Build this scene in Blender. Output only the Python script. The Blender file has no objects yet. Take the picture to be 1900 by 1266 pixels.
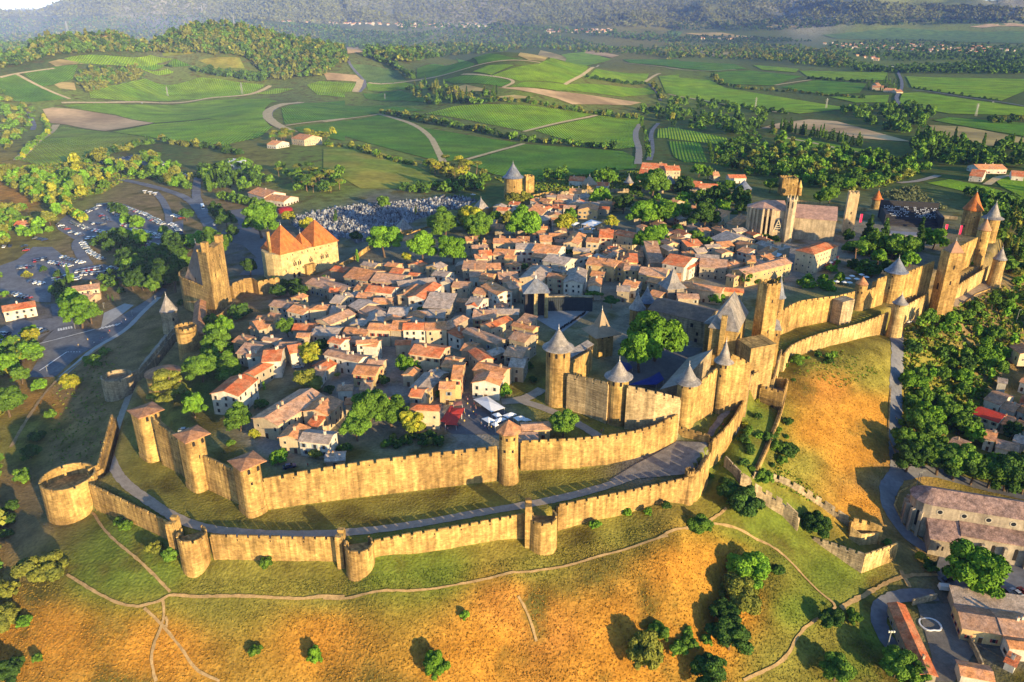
import bpy, math, random
import numpy as np
from mathutils import Vector, Matrix
random.seed(7); RNG = np.random.RandomState(11)
S = bpy.context.scene; COL = S.collection
# ---------------------------------------------------------------- camera
H, F, CX, CY, HZ = 150.0, 1400.0, 950.0, 633.0, 32.0
TH = math.atan((CY - HZ) / F); CT, ST = math.cos(TH), math.sin(TH)
cd = bpy.data.cameras.new('camera'); cam = bpy.data.objects.new('camera', cd); COL.objects.link(cam)
cam.location = (0, 0, H); cam.rotation_euler = (math.pi/2 - TH, 0, 0)
cd.sensor_width = 36; cd.lens = 36*F/1900; cd.clip_start = 1; cd.clip_end = 80000
S.camera = cam
# ---------------------------------------------------------------- light
SUN_EL, SUN_AZ = math.radians(10.5), math.radians(140)
w = bpy.data.worlds.new('World'); S.world = w; w.use_nodes = True
nt = w.node_tree; bg = nt.nodes['Background']
sky = nt.nodes.new('ShaderNodeTexSky'); sky.sky_type = 'NISHITA'; sky.sun_disc = False
sky.sun_elevation = SUN_EL; sky.sun_rotation = SUN_AZ; sky.altitude = 150; sky.dust_density = 0.4; sky.air_density = 1.1; sky.ozone_density = 4.0
nt.links.new(sky.outputs[0], bg.inputs[0]); bg.inputs[1].default_value = 0.15
sl = bpy.data.lights.new('sun', 'SUN'); sl.energy = 4.4; sl.angle = math.radians(0.5); sl.color = (1.0, 0.74, 0.38)
so = bpy.data.objects.new('sun', sl); COL.objects.link(so)
SV = Vector((math.sin(SUN_AZ)*math.cos(SUN_EL), math.cos(SUN_AZ)*math.cos(SUN_EL), math.sin(SUN_EL)))
so.rotation_euler = SV.to_track_quat('Z', 'Y').to_euler(); so.location = (0, 0, 900)
S.view_settings.view_transform = 'Standard'; S.view_settings.look = 'None'
S.view_settings.exposure = 1.2; S.view_settings.gamma = 1.0
S.cycles.max_bounces = 4; S.cycles.diffuse_bounces = 2; S.cycles.glossy_bounces = 2; S.cycles.volume_bounces = 0
S.cycles.transparent_max_bounces = 4
# ---------------------------------------------------------------- surveying: zoom windows of the survey photo -> photo pixels -> world
REG = {'a':(0,0,2.969),'b':(600,0,2.879),'c':(1240,0,2.879),'d':(0,400,2.877),'1':(480,380,4.521),'2':(860,300,4.521),
 '3':(1200,300,4.87),'4':(1520,320,4.521),'5':(380,560,4.219),'6':(760,540,4.219),'7':(1140,480,3.956),'e':(0,760,2.5016),
 'f':(600,760,2.5016),'g':(1220,760,2.5015),'h':(1400,500,3.164),'i':(300,380,5.275),'j':(1240,560,7.035),'k':(1280,680,5.755),
 'l':(1600,880,3.28),'m':(0,330,3.42),'p':(0,0,1)}
def Zp(r, x, y):
    a, b, s = REG[r]; return (a + x/s, b + y/s)
def rays(px, py):
    u = (np.asarray(px, float) - CX)/F; v = (CY - np.asarray(py, float))/F
    return u, CT + v*ST, -ST + v*CT
def on(px, py, z):                      # point where the sight line through a photo pixel meets height z
    dx, dy, dz = rays(px, py); t = (z - H)/dz
    return float(t*dx), float(t*dy)
def proj(x, y, z):
    x = np.asarray(x, float); y = np.asarray(y, float); z = np.asarray(z, float) - H
    d = y*CT - z*ST; v = y*ST + z*CT
    return CX + F*x/d, CY - F*v/d
def zat(X, Y, py):                      # height over (X,Y) that shows at photo row py
    v = (CY - py)/F
    return H + Y*(v*CT - ST)/(CT + v*ST)
# ---------------------------------------------------------------- terrain heights
class TPS:
    def __init__(s, pts, log=True, lam=1e-4):
        s.log = log; P = np.array([s.c(x, y) for x, y, z in pts]).reshape(-1, 2); z = np.array([p[2] for p in pts], float)
        n = len(P); A = np.zeros((n+3, n+3)); A[:n, :n] = s.k(P, P) + lam*np.eye(n)
        A[:n, n] = 1; A[:n, n+1:] = P; A[n, :n] = 1; A[n+1:, :n] = P.T
        s.P = P; s.w = np.linalg.solve(A, np.concatenate([z, np.zeros(3)]))
    def c(s, x, y):
        if not s.log: return np.stack([np.asarray(x)/100., np.asarray(y)/100.], -1)
        return np.stack([np.arctan2(x, np.maximum(y, 1.))*2.2, np.log(np.hypot(x, y)+1e-6)], -1)
    @staticmethod
    def k(A, B):
        d2 = ((A[:, None, :] - B[None, :, :])**2).sum(-1); return 0.5*d2*np.log(d2 + 1e-12)
    def __call__(s, x, y):
        x = np.asarray(x, float); Q = s.c(x, np.asarray(y, float)); sh = x.shape; Q = Q.reshape(-1, 2); out = np.empty(len(Q))
        n = len(s.P)
        for i in range(0, len(Q), 20000):
            q = Q[i:i+20000]; out[i:i+20000] = s.k(q, s.P) @ s.w[:n] + s.w[n] + q @ s.w[n+1:]
        return out.reshape(sh)
# outer wall: crest pixel (x, y), crest height, row of the foot outside (or None)
OW = [(322,606,4,None),(262,682,3.2,None),(236,694,3,None),(206,768,3,None),(180,862,3,None),(84,893,3,968),(176,903,3,950),(328,977,2.6,1016),
 (345,1000,2.6,1062),(388,992,2.6,1037),(510,996,2.6,1040),(636,998,2.6,1044),(668,1022,2.6,1067),(692,1003,2.6,1032),(760,990,2.6,1027),(860,974,2.6,1012),(975,953,2.6,1000),
 (1008,970,2.6,1020),(1036,937,2.6,985),(1160,912,2.6,955),(1283,884,2.6,938),(1300,872,3.5,925)]
OWR = [(1320,838,5,905),(1345,800,7,None),(1385,750,9,None),(1408,716,10,None),(1440,648,7,None),(1458,655,6,692),(1472,637,6,668),(1530,616,5.5,645),(1590,603,5.5,632),(1650,579,5,624),
 (1672,572,5,612),(1722,545,5,588),(1768,535,5,556),(1838,492,5,522),(1858,478,5,510)]
OFAR = [(1880,440,2),(1840,395,2),(1700,372,2),(1560,352,2),(1340,330,2),(1190,322,1),(1000,335,1),(880,372,0),(745,412,0),(645,440,0),(505,500,1),(400,540,3)]
OPOLY = np.array([on(a, b, c) for a, b, c, _ in OW + OWR] + [on(*q) for q in OFAR])
# inner wall: crest pixel, foot row, foot height
IW = [(300,776,858,1),(350,822,885,1),(378,835,908,1),(386,845,905,1),(450,875,935,1),(475,880,948,1),(494,884,942,1),(640,862,922,1),(760,846,908,1),
 (925,828,888,1),(945,815,893,1.5),(966,818,868,1.5),(1100,812,860,2),(1200,796,838,2.5),(1255,768,815,3)]
def base(x, yb, z0): return on(x, yb, z0)
IPOLY = np.array([on(345,600,4), on(330,655,3), on(298,740,3)] + [base(a, c, d) for a, b, c, d in IW] + [on(1318,790,6), on(1350,742,8), on(1400,700,9), on(1428,640,7)] + [on(a, b-2, 4) for a, b in ((1436,625),(1462,614),(1478,606),(1520,598),(1543,594),(1580,580),(1618,570),(1636,564),(1666,556),(1722,541),(1760,516),(1802,492))] + [on(1836,450,6), on(1800,402,4), on(1600,375,4), on(1350,340,4), on(1180,325,4), on(960,342,3), on(885,392,3), on(750,435,3), on(640,480,3), on(520,545,4), on(430,560,4)])
def inpoly(x, y, P):
    x = np.asarray(x, float); y = np.asarray(y, float); r = np.zeros(x.shape, bool); n = len(P)
    for i in range(n):
        x0, y0 = P[i]; x1, y1 = P[(i+1) % n]
        if y0 == y1: continue
        c = ((y0 > y) != (y1 > y)); r ^= c & (x < (x1-x0)*(y-y0)/(y1-y0) + x0)
    return r
def sdf(x, y, P):                       # signed distance, positive inside
    x = np.asarray(x, float); y = np.asarray(y, float); d = np.full(x.shape, 1e12); n = len(P)
    for i in range(n):
        a = P[i]; b = P[(i+1) % n]; ex, ey = b - a; L = ex*ex + ey*ey + 1e-9
        t = np.clip(((x-a[0])*ex + (y-a[1])*ey)/L, 0, 1)
        d = np.minimum(d, (x-a[0]-t*ex)**2 + (y-a[1]-t*ey)**2)
    d = np.sqrt(d); return np.where(inpoly(x, y, P), d, -d)
C_OUT = [(a, b, z) for a, b, z in [
 (600,1110,-11),(150,1110,-14),(320,1110,-13),(950,1075,-10),(1250,1000,-8),(1250,960,-6.5),(1100,1000,-8),(300,1266,-24),(0,1266,-30),(600,1266,-25),(950,1266,-27),(1200,1266,-30),(1450,1266,-36),(1640,1240,-40),(1900,1266,-40),
 (1300,1100,-20),(1450,1100,-26),(950,1160,-18),(600,1180,-18),(1500,1180,-33),(1560,1130,-34),(1700,1120,-38),(1900,1100,-38),(1680,1060,-37),(1600,1082,-36),(1500,1050,-30),(1400,1000,-22),(1350,940,-12),
 (1850,950,-37),(1700,930,-34),(1650,870,-28),(1480,900,-16),(1550,900,-22),(1440,850,-8),(1500,760,-7),(1580,760,-15),(1660,800,-24),(1660,720,-17),(1662,640,-6),(1500,680,-2),(1600,650,-3),(1480,700,-3),(1640,640,-4),
 (1700,610,-4),(1760,575,-3),(1850,520,-3),(1800,600,-14),(1900,560,-14),(1800,720,-30),(1900,740,-34),(1900,860,-37),(1730,820,-31),(1720,700,-22),(1375,860,-3),(1400,790,-1),
 (90,960,-9),(20,1000,-15),(60,1150,-19),(20,880,-14),(100,800,-12),(190,700,-8),(140,830,-10),(240,640,-7),(300,590,-5),(170,600,-8),(40,600,-9),(0,700,-11),(0,500,-8),(150,480,-6),(300,400,-5),(420,480,-3),(380,360,-6),
 (560,400,-3),(640,410,-3),(760,395,-4),(870,365,-5),(500,360,-5),(700,350,-3),(800,330,-6),(1000,310,-12),(1200,290,-16),(1300,300,-14),(1500,310,-15),(1700,330,-12),(1900,330,-12),(1880,400,-9),(1300,325,-5),(1550,345,-5),
 (560,300,0),(640,310,2),(500,330,-4),(300,300,-6),(0,330,-8),(0,420,-8),(100,260,-8),(400,230,-12),(700,240,-22),(950,260,-22),(1100,220,-25),(1250,250,-22),(1400,230,-25),(1600,230,-25),(1900,250,-25),
 (0,200,-5),(200,190,-8),(500,190,-15),(700,170,-25),(300,150,0),(0,150,5),(100,130,18),(500,150,-5),(250,110,35),(600,120,-5),(900,150,-30),(1200,170,-32),(1600,180,-32),(1900,180,-32),(800,110,-20),(1000,115,-30),(1300,110,-33),(1700,120,-35),(1900,120,-35),
 (860,85,5),(700,90,-10),(1050,100,-20)]]
PT_OUT = [(*on(a, b, z), z) for a, b, z in C_OUT]
for a, b, c, f in OW + OWR:
    X, Y = on(a, b, c)
    if f: PT_OUT.append((X, Y, zat(X, Y, f) - 0.3))
def polar(az, r, z): return (r*math.sin(math.radians(az)), r*math.cos(math.radians(az)), z)
# the wooded ridge behind on the left and the low wooded rise in the middle, by distance
for az, r, z in [(-34,2300,95),(-30,2400,100),(-26,2450,108),(-22,2500,118),(-18,2500,112),(-14,2550,85),(-10,2700,52),(-6,2900,30),(-34,3600,40),(-26,3600,40),(-18,3600,40),(-8,3700,0),
  (-5,2500,15),(-1.5,2300,50),(1.5,2350,40),(5,2500,12),(0,3300,-15),(8,3500,-30),(16,2800,-25),(22,2900,-30),(34,3000,-32),(30,4000,-35),(-38,5500,0),(-20,5500,0),(0,5500,-35),(20,5500,-35),(38,5500,-35),(-45,9000,0),(0,9000,-20),(45,9000,-20),(-45,300,-10),(-45,150,-35),(48,150,-45),(48,400,-30),(0,60,-42),(-30,70,-45),(30,70,-48),(0,15000,0),(-40,15000,0),(40,15000,0),(45,1500,-30),(-45,1500,40)]:
    PT_OUT.append(polar(az, r, z))
T_OUT = TPS(PT_OUT, True, 2e-3)
C_IN = [(450,960,0),(650,975,0),(900,920,0),(1150,872,0.2),(1240,840,1),(230,760,0),(300,640,1),(150,900,0),(210,720,0),(330,1000,0),(560,990,0),(1000,950,0),(1320,800,4),(1340,760,6),(1400,720,7),(1440,650,5),
 (1480,640,3.5),(1550,608,3.5),(1640,578,3.5),(1740,540,4),(1840,490,4),(420,540,3),(700,420,1),(900,360,1),(1200,325,1),(1500,350,2),(1800,390,2)]
T_IN = TPS([(*on(a, b, z), z) for a, b, z in C_IN], False, 1e-2)
C_TW = [(480,800,6),(420,850,6),(700,830,6.5),(880,790,7),(1090,800,7),(600,600,8),(750,550,7),(900,450,5),(1200,450,5),(1450,480,6),(1600,480,7),(1250,650,9),(1150,740,7),(1050,600,7.5),(640,490,5),(1000,380,4),(1300,360,3),(480,560,4),
 (350,700,6),(330,780,5),(1400,640,9),(1550,560,7),(1750,480,7),(1780,420,5),(1220,780,6)]
T_TW = TPS([(*on(a, b, z), z) for a, b, z in C_TW], False, 1e-2)
def sm(t): t = np.clip(t, 0, 1); return t*t*(3-2*t)
def hnoise(x, y, seed=0):
    r = np.random.RandomState(100+seed); z = np.zeros_like(x)
    for k in range(14):
        f = 0.6*1.38**k; a = r.uniform(0, 6.283); p = r.uniform(0, 6.283)
        z += np.sin(f*(x*math.cos(a) + y*math.sin(a)) + p)/f**0.9
    return z
def ground(x, y):
    x = np.atleast_1d(np.asarray(x, float)); y = np.atleast_1d(np.asarray(y, float))
    r = np.hypot(x, y); z = T_OUT(x, y)
    far = r > 5200
    if far.any():
        xf, yf, rf = x[far], y[far], r[far]; az = np.degrees(np.arctan2(xf, yf))
        n = hnoise(xf/1100, yf/1100, 1); n2 = hnoise(xf/520, yf/520, 2)
        top = np.interp(az, [-48,-32.2,-30,-28.5,-25.5,-22,-15,-8,0,8,15,22,25,28,34,48], [230,232,258,385,540,640,640,600,520,460,430,400,350,322,312,312])
        st = np.interp(az, [-48,-20,-8,0,10,20,34,48], [6500,6200,6200,6300,6500,7000,7600,8000])
        up = sm((rf - st)/4200)
        f1 = (120 + 30*n2)*sm((rf-st+400)/1500)*(0.5+0.5*np.clip(n*0.45,-1,1))
        rg = np.exp(-np.abs(hnoise(xf/900+3, yf/900, 5))*1.6); m = (top*(.93+.07*rg) + 10*n + 4*n2)*up + f1*(1-up); sl_ = up*(1-up)*4; m = m + sl_*(130*(rg-.5) + 45*n2)
        z[far] = z[far] + (np.maximum(m, 0) - 0)*sm((rf-5200)/800)
    near = r < 900
    if near.any():
        xn, yn, zn = x[near], y[near], z[near]
        s = sdf(xn, yn, OPOLY); q = np.abs(s) < 60
        b = sm((s - .6 - np.maximum(0, np.hypot(xn, yn)-200)*.008)/2.6)
        k = b > 0
        if k.any():
            zi = T_IN(xn[k], yn[k]); s2 = sdf(xn[k], yn[k], IPOLY); b2 = sm((s2 - 0.6 - np.maximum(0, np.hypot(xn[k], yn[k])-200)*.006)/3.0); zt = T_TW(xn[k], yn[k])
            zi = zi*(1-b2) + zt*b2; zn[k] = zn[k]*(1-b[k]) + zi*b[k]
        z[near] = zn
    return z
def g1(x, y): return float(ground(x, y)[0])
def hits(P):                            # photo pixels -> points on the ground, by marching the sight lines
    P = np.asarray(P, float).reshape(-1, 2); dx, dy, dz = rays(P[:, 0], P[:, 1]); n = np.sqrt(dx*dx+dy*dy+dz*dz); dx, dy, dz = dx/n, dy/n, dz/n
    t = np.full(len(P), 60.); done = np.zeros(len(P), bool); lo = t.copy()
    while True:
        a = ~done & (t < 16000)
        if not a.any(): break
        hz = H + dz[a]*t[a] - ground(dx[a]*t[a], dy[a]*t[a]); idx = np.where(a)[0]
        below = hz < 0; done[idx[below]] = True
        mv = idx[~below]; lo[mv] = t[mv]; t[mv] = t[mv] + np.maximum(0.7, np.maximum(hz[~below]*0.6, 0.004*t[mv]))
    hi = t.copy()
    for _ in range(14):
        m = (lo+hi)/2; b = (H + dz*m - ground(dx*m, dy*m)) < 0
        hi = np.where(b, m, hi); lo = np.where(b, lo, m)
    return np.stack([dx*hi, dy*hi, H + dz*hi], -1)
def hit(px, py): return tuple(float(c) for c in hits([(px, py)])[0])
# ---------------------------------------------------------------- materials
def lin(h):
    h = h.lstrip('#'); return tuple((c/12.92 if c <= .04045 else ((c+.055)/1.055)**2.4) for c in (int(h[i:i+2], 16)/255 for i in (0, 2, 4)))
MATS = {}
def mat(name, col, rough=0.85, var=0.25, scale=0.5, col2=None, bump=0.0, bscale=2.0, rnd=0.0, streak=0.0, attr=None, spec=0.25, emit=0.0, sc2=None, course=0.0, block=(1.1, .45)):
    """Principled surface: colour broken by two noise scales in world space, optional vertical streaks, per object variation and bump."""
    if name in MATS: return MATS[name]
    m = bpy.data.materials.new(name); m.use_nodes = True; t = m.node_tree; N = t.nodes; Lk = t.links; p = N['Principled BSDF']
    p.inputs['Roughness'].default_value = rough; p.inputs['Specular IOR Level'].default_value = spec
    geo = N.new('ShaderNodeNewGeometry')
    def noise(sc, vec=None, det=4):
        n = N.new('ShaderNodeTexNoise'); n.inputs['Scale'].default_value = sc; n.inputs['Detail'].default_value = det
        Lk.new(vec or geo.outputs['Position'], n.inputs['Vector']); return n.outputs['Fac']
    def mp(f, a, b, lo=.3, hi=.7):
        r = N.new('ShaderNodeMapRange'); r.inputs[1].default_value = lo; r.inputs[2].default_value = hi; r.inputs[3].default_value = a; r.inputs[4].default_value = b
        Lk.new(f, r.inputs[0]); return r.outputs[0]
    def mix(f, a, b, ty='MIX'):
        x = N.new('ShaderNodeMix'); x.data_type = 'RGBA'; x.blend_type = ty
        for s, v in ((x.inputs[0], f), (x.inputs[6], a), (x.inputs[7], b)):
            if hasattr(v, 'links'): Lk.new(v, s)
            elif isinstance(v, (int, float)): s.default_value = v
            else: s.default_value = (*v, 1)
        return x.outputs[2]
    def mul(a, b):
        x = N.new('ShaderNodeMath'); x.operation = 'MULTIPLY'
        for s, v in ((x.inputs[0], a), (x.inputs[1], b)):
            if hasattr(v, 'links'): Lk.new(v, s)
            else: s.default_value = v
        return x.outputs[0]
    if attr:
        at = N.new('ShaderNodeAttribute'); at.attribute_name = attr; c = at.outputs['Color']
        if col2: c = mix(mp(noise(scale*0.4), 0, 1, .52, .68), c, col2)
    elif col2: c = mix(mp(noise(scale*0.35), 0, 1, .42, .6), col, col2)
    else:
        x = N.new('ShaderNodeRGB'); x.outputs[0].default_value = (*col, 1); c = x.outputs[0]
    f = mp(noise(scale), 1-var, 1+var); f = mul(f, mp(noise(sc2 or scale*5), 1-var*.8, 1+var*.8))
    if streak:
        mpn = N.new('ShaderNodeMapping'); mpn.inputs['Scale'].default_value = (1, 1, 0.1); Lk.new(geo.outputs['Position'], mpn.inputs['Vector'])
        f = mul(f, mp(noise(0.8, mpn.outputs[0]), 1-streak, 1+streak*.6))
    if course:                           # masonry courses or tile rows: blocks of slightly different tone on the upright faces
        sp = N.new('ShaderNodeSeparateXYZ'); Lk.new(geo.outputs['Position'], sp.inputs[0]); ad = N.new('ShaderNodeMath'); ad.operation = 'MULTIPLY_ADD'; ad.inputs[1].default_value = .8; Lk.new(sp.outputs[0], ad.inputs[0]); Lk.new(sp.outputs[1], ad.inputs[2])
        cb = N.new('ShaderNodeCombineXYZ'); Lk.new(ad.outputs[0], cb.inputs[0]); Lk.new(sp.outputs[2], cb.inputs[1]); br = N.new('ShaderNodeTexBrick'); br.inputs['Scale'].default_value = 1; br.inputs['Brick Width'].default_value = block[0]; br.inputs['Row Height'].default_value = block[1]; br.inputs['Mortar Size'].default_value = block[1]*.07
        br.inputs['Color1'].default_value = (1-course,)*3+(1,); br.inputs['Color2'].default_value = (1+course*.8,)*3+(1,); br.inputs['Mortar'].default_value = (1-course*1.8,)*3+(1,); Lk.new(cb.outputs[0], br.inputs['Vector']); c = mix(1.0, c, br.outputs['Color'], 'MULTIPLY')
    if rnd:
        oi = N.new('ShaderNodeObjectInfo'); f = mul(f, mp(oi.outputs['Random'], 1-rnd, 1+rnd, 0, 1))
    c = mix(1.0, c, f, 'MULTIPLY')
    Lk.new(c, p.inputs['Base Color'])
    if bump:
        b = N.new('ShaderNodeBump'); b.inputs['Strength'].default_value = 1.0; b.inputs['Distance'].default_value = bump
        Lk.new(noise(bscale, det=5), b.inputs['Height']); Lk.new(b.outputs[0], p.inputs['Normal'])
    MATS[name] = m; return m
# ---------------------------------------------------------------- mesh builder, things and parts
class MB:
    def __init__(s): s.v = []; s.f = []; s.m = []; s.uv = {}
    def add(s, vs, fs, mi=0):
        o = len(s.v); s.v += [tuple(v) for v in vs]; s.f += [tuple(i+o for i in f) for f in fs]; s.m += [mi]*len(fs); return s
    def hexa(s, b, t, mi=0):            # bottom and top quads, counter-clockwise from above
        return s.add(list(b)+list(t), [(3,2,1,0),(4,5,6,7),(0,1,5,4),(1,2,6,5),(2,3,7,6),(3,0,4,7)], mi)
    def box(s, c, d, ax=(1, 0), mi=0):   # centre of base, size, local x axis in plan
        ux, uy = ax; hx, hy = d[0]/2, d[1]/2; P = [(c[0]+a*ux*hx-b*uy*hy, c[1]+a*uy*hx+b*ux*hy) for a, b in ((-1,-1),(1,-1),(1,1),(-1,1))]
        return s.hexa([(x, y, c[2]) for x, y in P], [(x, y, c[2]+d[2]) for x, y in P], mi)
    def prism(s, P, z0, z1, mi=0, cap=True):
        n = len(P); z0 = z0 if hasattr(z0, '__len__') else [z0]*n; z1 = z1 if hasattr(z1, '__len__') else [z1]*n
        vs = [(p[0], p[1], z) for p, z in zip(P, z0)] + [(p[0], p[1], z) for p, z in zip(P, z1)]
        fs = [(i, (i+1) % n, n+(i+1) % n, n+i) for i in range(n)]
        if cap: fs += [tuple(range(n, 2*n)), tuple(range(n-1, -1, -1))]
        return s.add(vs, fs, mi)
    def lathe(s, c, prof, n=24, mi=0, a0=0, a1=None):   # profile [(r, z)] bottom to top
        full = a1 is None; a1 = a0 + 2*math.pi if full else a1; k = n if full else n+1; vs = []; fs = []
        for r, z in prof:
            for i in range(k):
                a = a0 + (a1-a0)*i/n; vs.append((c[0]+r*math.cos(a), c[1]+r*math.sin(a), z))
        for j in range(len(prof)-1):
            for i in range(n):
                q = (i+1) % k; fs.append((j*k+i, j*k+q, (j+1)*k+q, (j+1)*k+i))
        return s.add(vs, fs, mi)
    def cone(s, P, z0, apex, mi=0):
        n = len(P); vs = [(p[0], p[1], z0) for p in P] + [apex]
        return s.add(vs, [(i, (i+1) % n, n) for i in range(n)] + [tuple(range(n-1, -1, -1))], mi)
    def build(s, name, mats, parent=None, smooth=False, colors=None):
        me = bpy.data.meshes.new(name); o0 = Vector((0, 0, 0))
        if parent is not None: o0 = WL.get(parent.name, Vector((0, 0, 0)))
        v = np.array(s.v, float).reshape(-1, 3) - np.array(o0)
        me.from_pydata(v.tolist(), [], s.f)
        for m in (mats if isinstance(mats, (list, tuple)) else [mats]): me.materials.append(m)
        me.polygons.foreach_set('material_index', s.m)
        if smooth: me.polygons.foreach_set('use_smooth', [True]*len(s.f))
        me.update(); o = bpy.data.objects.new(name, me); COL.objects.link(o)
        if parent is not None: o.parent = parent; WL[o.name] = o0
        return o
WL = {}
THINGS = []
def tag(o, label=None, cat=None, group=None, kind=None, at=None):
    if label: o['label'] = label
    if cat: o['category'] = cat
    if group: o['group'] = group
    if kind: o['kind'] = kind
    if at is not None and not kind: THINGS.append((o, at))
    return o
def thing(name, desc, cat, loc, group=None, own=False, rz=0, sc=None):
    """Empty at the base; 'desc' becomes the label, completed later with where it stands unless own=True."""
    o = bpy.data.objects.new(name, None); COL.objects.link(o); o.empty_display_size = 1; o.location = loc; o.rotation_euler = (0, 0, rz)
    if sc: o.scale = sc
    WL[o.name] = Vector(loc); o['label'] = desc; o['category'] = cat
    if group: o['group'] = group
    if not own: THINGS.append((o, loc))
    return o
def struct(o, kind='structure'): o['kind'] = kind; return o
# ================================================================ ground sheet
def ground_colors(x, y):
    """Local ground cover (dry grass, green grass, earth, paving) from survey points, smoothly interpolated."""
    px, py = proj(x, y, ground(x, y))
    pts = [(300,1200,'gold'),(600,1180,'gold'),(900,1200,'gold'),(1150,1150,'gold'),(1100,1230,'gold'),(100,1180,'gold'),(950,1120,'rust'),(1250,1050,'gold'),(1020,1180,'rust'),
      (600,1090,'olive'),(800,1060,'green'),(1000,1050,'olive'),(1150,985,'olive'),(450,1085,'olive'),(700,1050,'green'),(240,1010,'green'),(200,1060,'green'),(300,1060,'green'),(380,1100,'olive'),
      (450,960,'olive'),(650,950,'olive'),(850,930,'olive'),(1050,890,'olive'),(380,930,'olive'),(280,860,'olive'),(300,800,'olive'),(1200,850,'grey'),
      (160,760,'soil'),(120,830,'soil'),(190,650,'soil'),(40,830,'olive'),(60,900,'soil'),(250,620,'soil'),(20,980,'soil'),(150,720,'soil'),(60,790,'olive'),(90,760,'gold'),
      (1540,720,'rust'),(1520,800,'gold'),(1580,850,'gold'),(1600,760,'gold'),(1560,660,'olive'),(1480,660,'olive'),(1500,607,'olive'),(1600,585,'olive'),(1700,560,'soil'),(1780,530,'soil'),(1480,860,'olive'),(1620,700,'olive'),(1640,900,'soil'),(1600,930,'gold'),
      (1450,1020,'green'),(1540,1060,'green'),(1400,1050,'olive'),(1480,1130,'green'),(1550,1180,'olive'),(1360,1130,'gold'),(1340,1040,'gold'),(1600,1200,'green'),(1450,1220,'olive'),(1300,1200,'gold'),(1450,960,'green'),(1390,980,'green'),(1395,820,'green'),(1405,780,'green'),(1375,860,'green'),
      (1800,600,'soil'),(1850,680,'soil'),(1750,700,'olive'),(1800,850,'olive'),(1720,660,'olive'),(1850,1060,'grey'),(1800,1150,'grey'),(1700,980,'soil'),
      (600,620,'stone'),(800,560,'stone'),(1000,480,'stone'),(700,720,'stone'),(870,780,'stone'),(500,820,'stone'),(1250,480,'stone'),(1450,480,'stone'),(1650,480,'stone'),(1250,650,'stone'),(1090,800,'olive'),(1000,720,'olive'),
      (400,720,'wood'),(420,620,'soil'),(450,860,'olive'),(100,600,'grey'),(150,480,'soil'),(260,400,'soil'),(60,420,'olive'),(300,430,'soil'),(480,450,'grey'),(430,400,'soil'),
      (700,390,'grey'),(640,330,'meadow'),(700,300,'meadow'),(560,310,'meadow'),(30,370,'gold'),(100,350,'meadow'),(480,300,'olive'),(300,270,'wood'),(900,330,'wood'),(1100,300,'wood'),(1300,280,'wood'),(1500,320,'wood'),(1700,300,'wood'),(1850,320,'wood'),
      (700,200,'meadow'),(400,180,'meadow'),(100,200,'meadow'),(200,80,'wood'),(500,80,'wood'),(50,110,'wood'),(900,110,'wood'),(1000,150,'meadow'),(1300,150,'meadow'),(1600,180,'wood'),(1850,200,'wood'),(1200,90,'olive'),(1600,90,'meadow'),(1800,80,'meadow'),
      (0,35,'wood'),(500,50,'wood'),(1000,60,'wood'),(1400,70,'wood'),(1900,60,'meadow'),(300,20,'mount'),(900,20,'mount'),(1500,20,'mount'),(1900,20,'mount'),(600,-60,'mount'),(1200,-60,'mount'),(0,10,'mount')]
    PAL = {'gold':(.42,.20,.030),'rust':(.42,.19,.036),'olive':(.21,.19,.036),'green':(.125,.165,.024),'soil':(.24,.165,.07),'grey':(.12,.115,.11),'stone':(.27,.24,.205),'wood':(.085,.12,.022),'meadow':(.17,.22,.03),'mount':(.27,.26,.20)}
    P = np.array([(a, b) for a, b, c in pts], float); Cc = np.array([PAL[c] for a, b, c in pts])
    px = np.where(y > 5, px, 950.); py = np.where(y > 5, py, 1400.); out = np.zeros((len(x), 3))
    Q = np.stack([px, py*1.5], -1); P[:, 1] *= 1.5
    for i in range(0, len(Q), 20000):
        d = ((Q[i:i+20000, None] - P[None])**2).sum(-1) + 400.
        wgt = d**-1.7; out[i:i+20000] = (wgt/wgt.sum(1, keepdims=True)) @ Cc
    return out
NA, NR = 420, 560
az = np.radians(np.linspace(-50, 50, NA)); rr = np.concatenate([[20], np.exp(np.linspace(math.log(70), math.log(1000), 380)), np.exp(np.linspace(math.log(1020), math.log(17000), NR-381))])
A, R = np.meshgrid(az, rr); gx = (R*np.sin(A)).ravel(); gy = (R*np.cos(A)).ravel(); gz = ground(gx, gy)
me = bpy.data.meshes.new('ground'); vv = np.stack([gx, gy, gz], -1)
idx = np.arange(NA*NR).reshape(NR, NA); q = np.stack([idx[:-1, :-1], idx[:-1, 1:], idx[1:, 1:], idx[1:, :-1]], -1).reshape(-1, 4)
me.vertices.add(len(vv)); me.vertices.foreach_set('co', vv.ravel()); me.loops.add(q.size); me.loops.foreach_set('vertex_index', q.ravel().astype(np.int32))
me.polygons.add(len(q)); me.polygons.foreach_set('loop_start', np.arange(0, q.size, 4, dtype=np.int32)); me.polygons.foreach_set('use_smooth', [True]*len(q)); me.update()
gc = ground_colors(gx, gy); ca = me.color_attributes.new('Cover', 'FLOAT_COLOR', 'POINT'); ca.data.foreach_set('color', np.concatenate([gc, np.ones((len(gc), 1))], 1).ravel())
GROUND = bpy.data.objects.new('ground', me); COL.objects.link(GROUND); struct(GROUND)
me.materials.append(mat('ground_cover', (1,1,1), 0.95, 0.27, 0.14, attr='Cover', col2=(.12,.10,.022), bump=0.5, bscale=1.1, spec=0.05, sc2=0.9))
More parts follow.
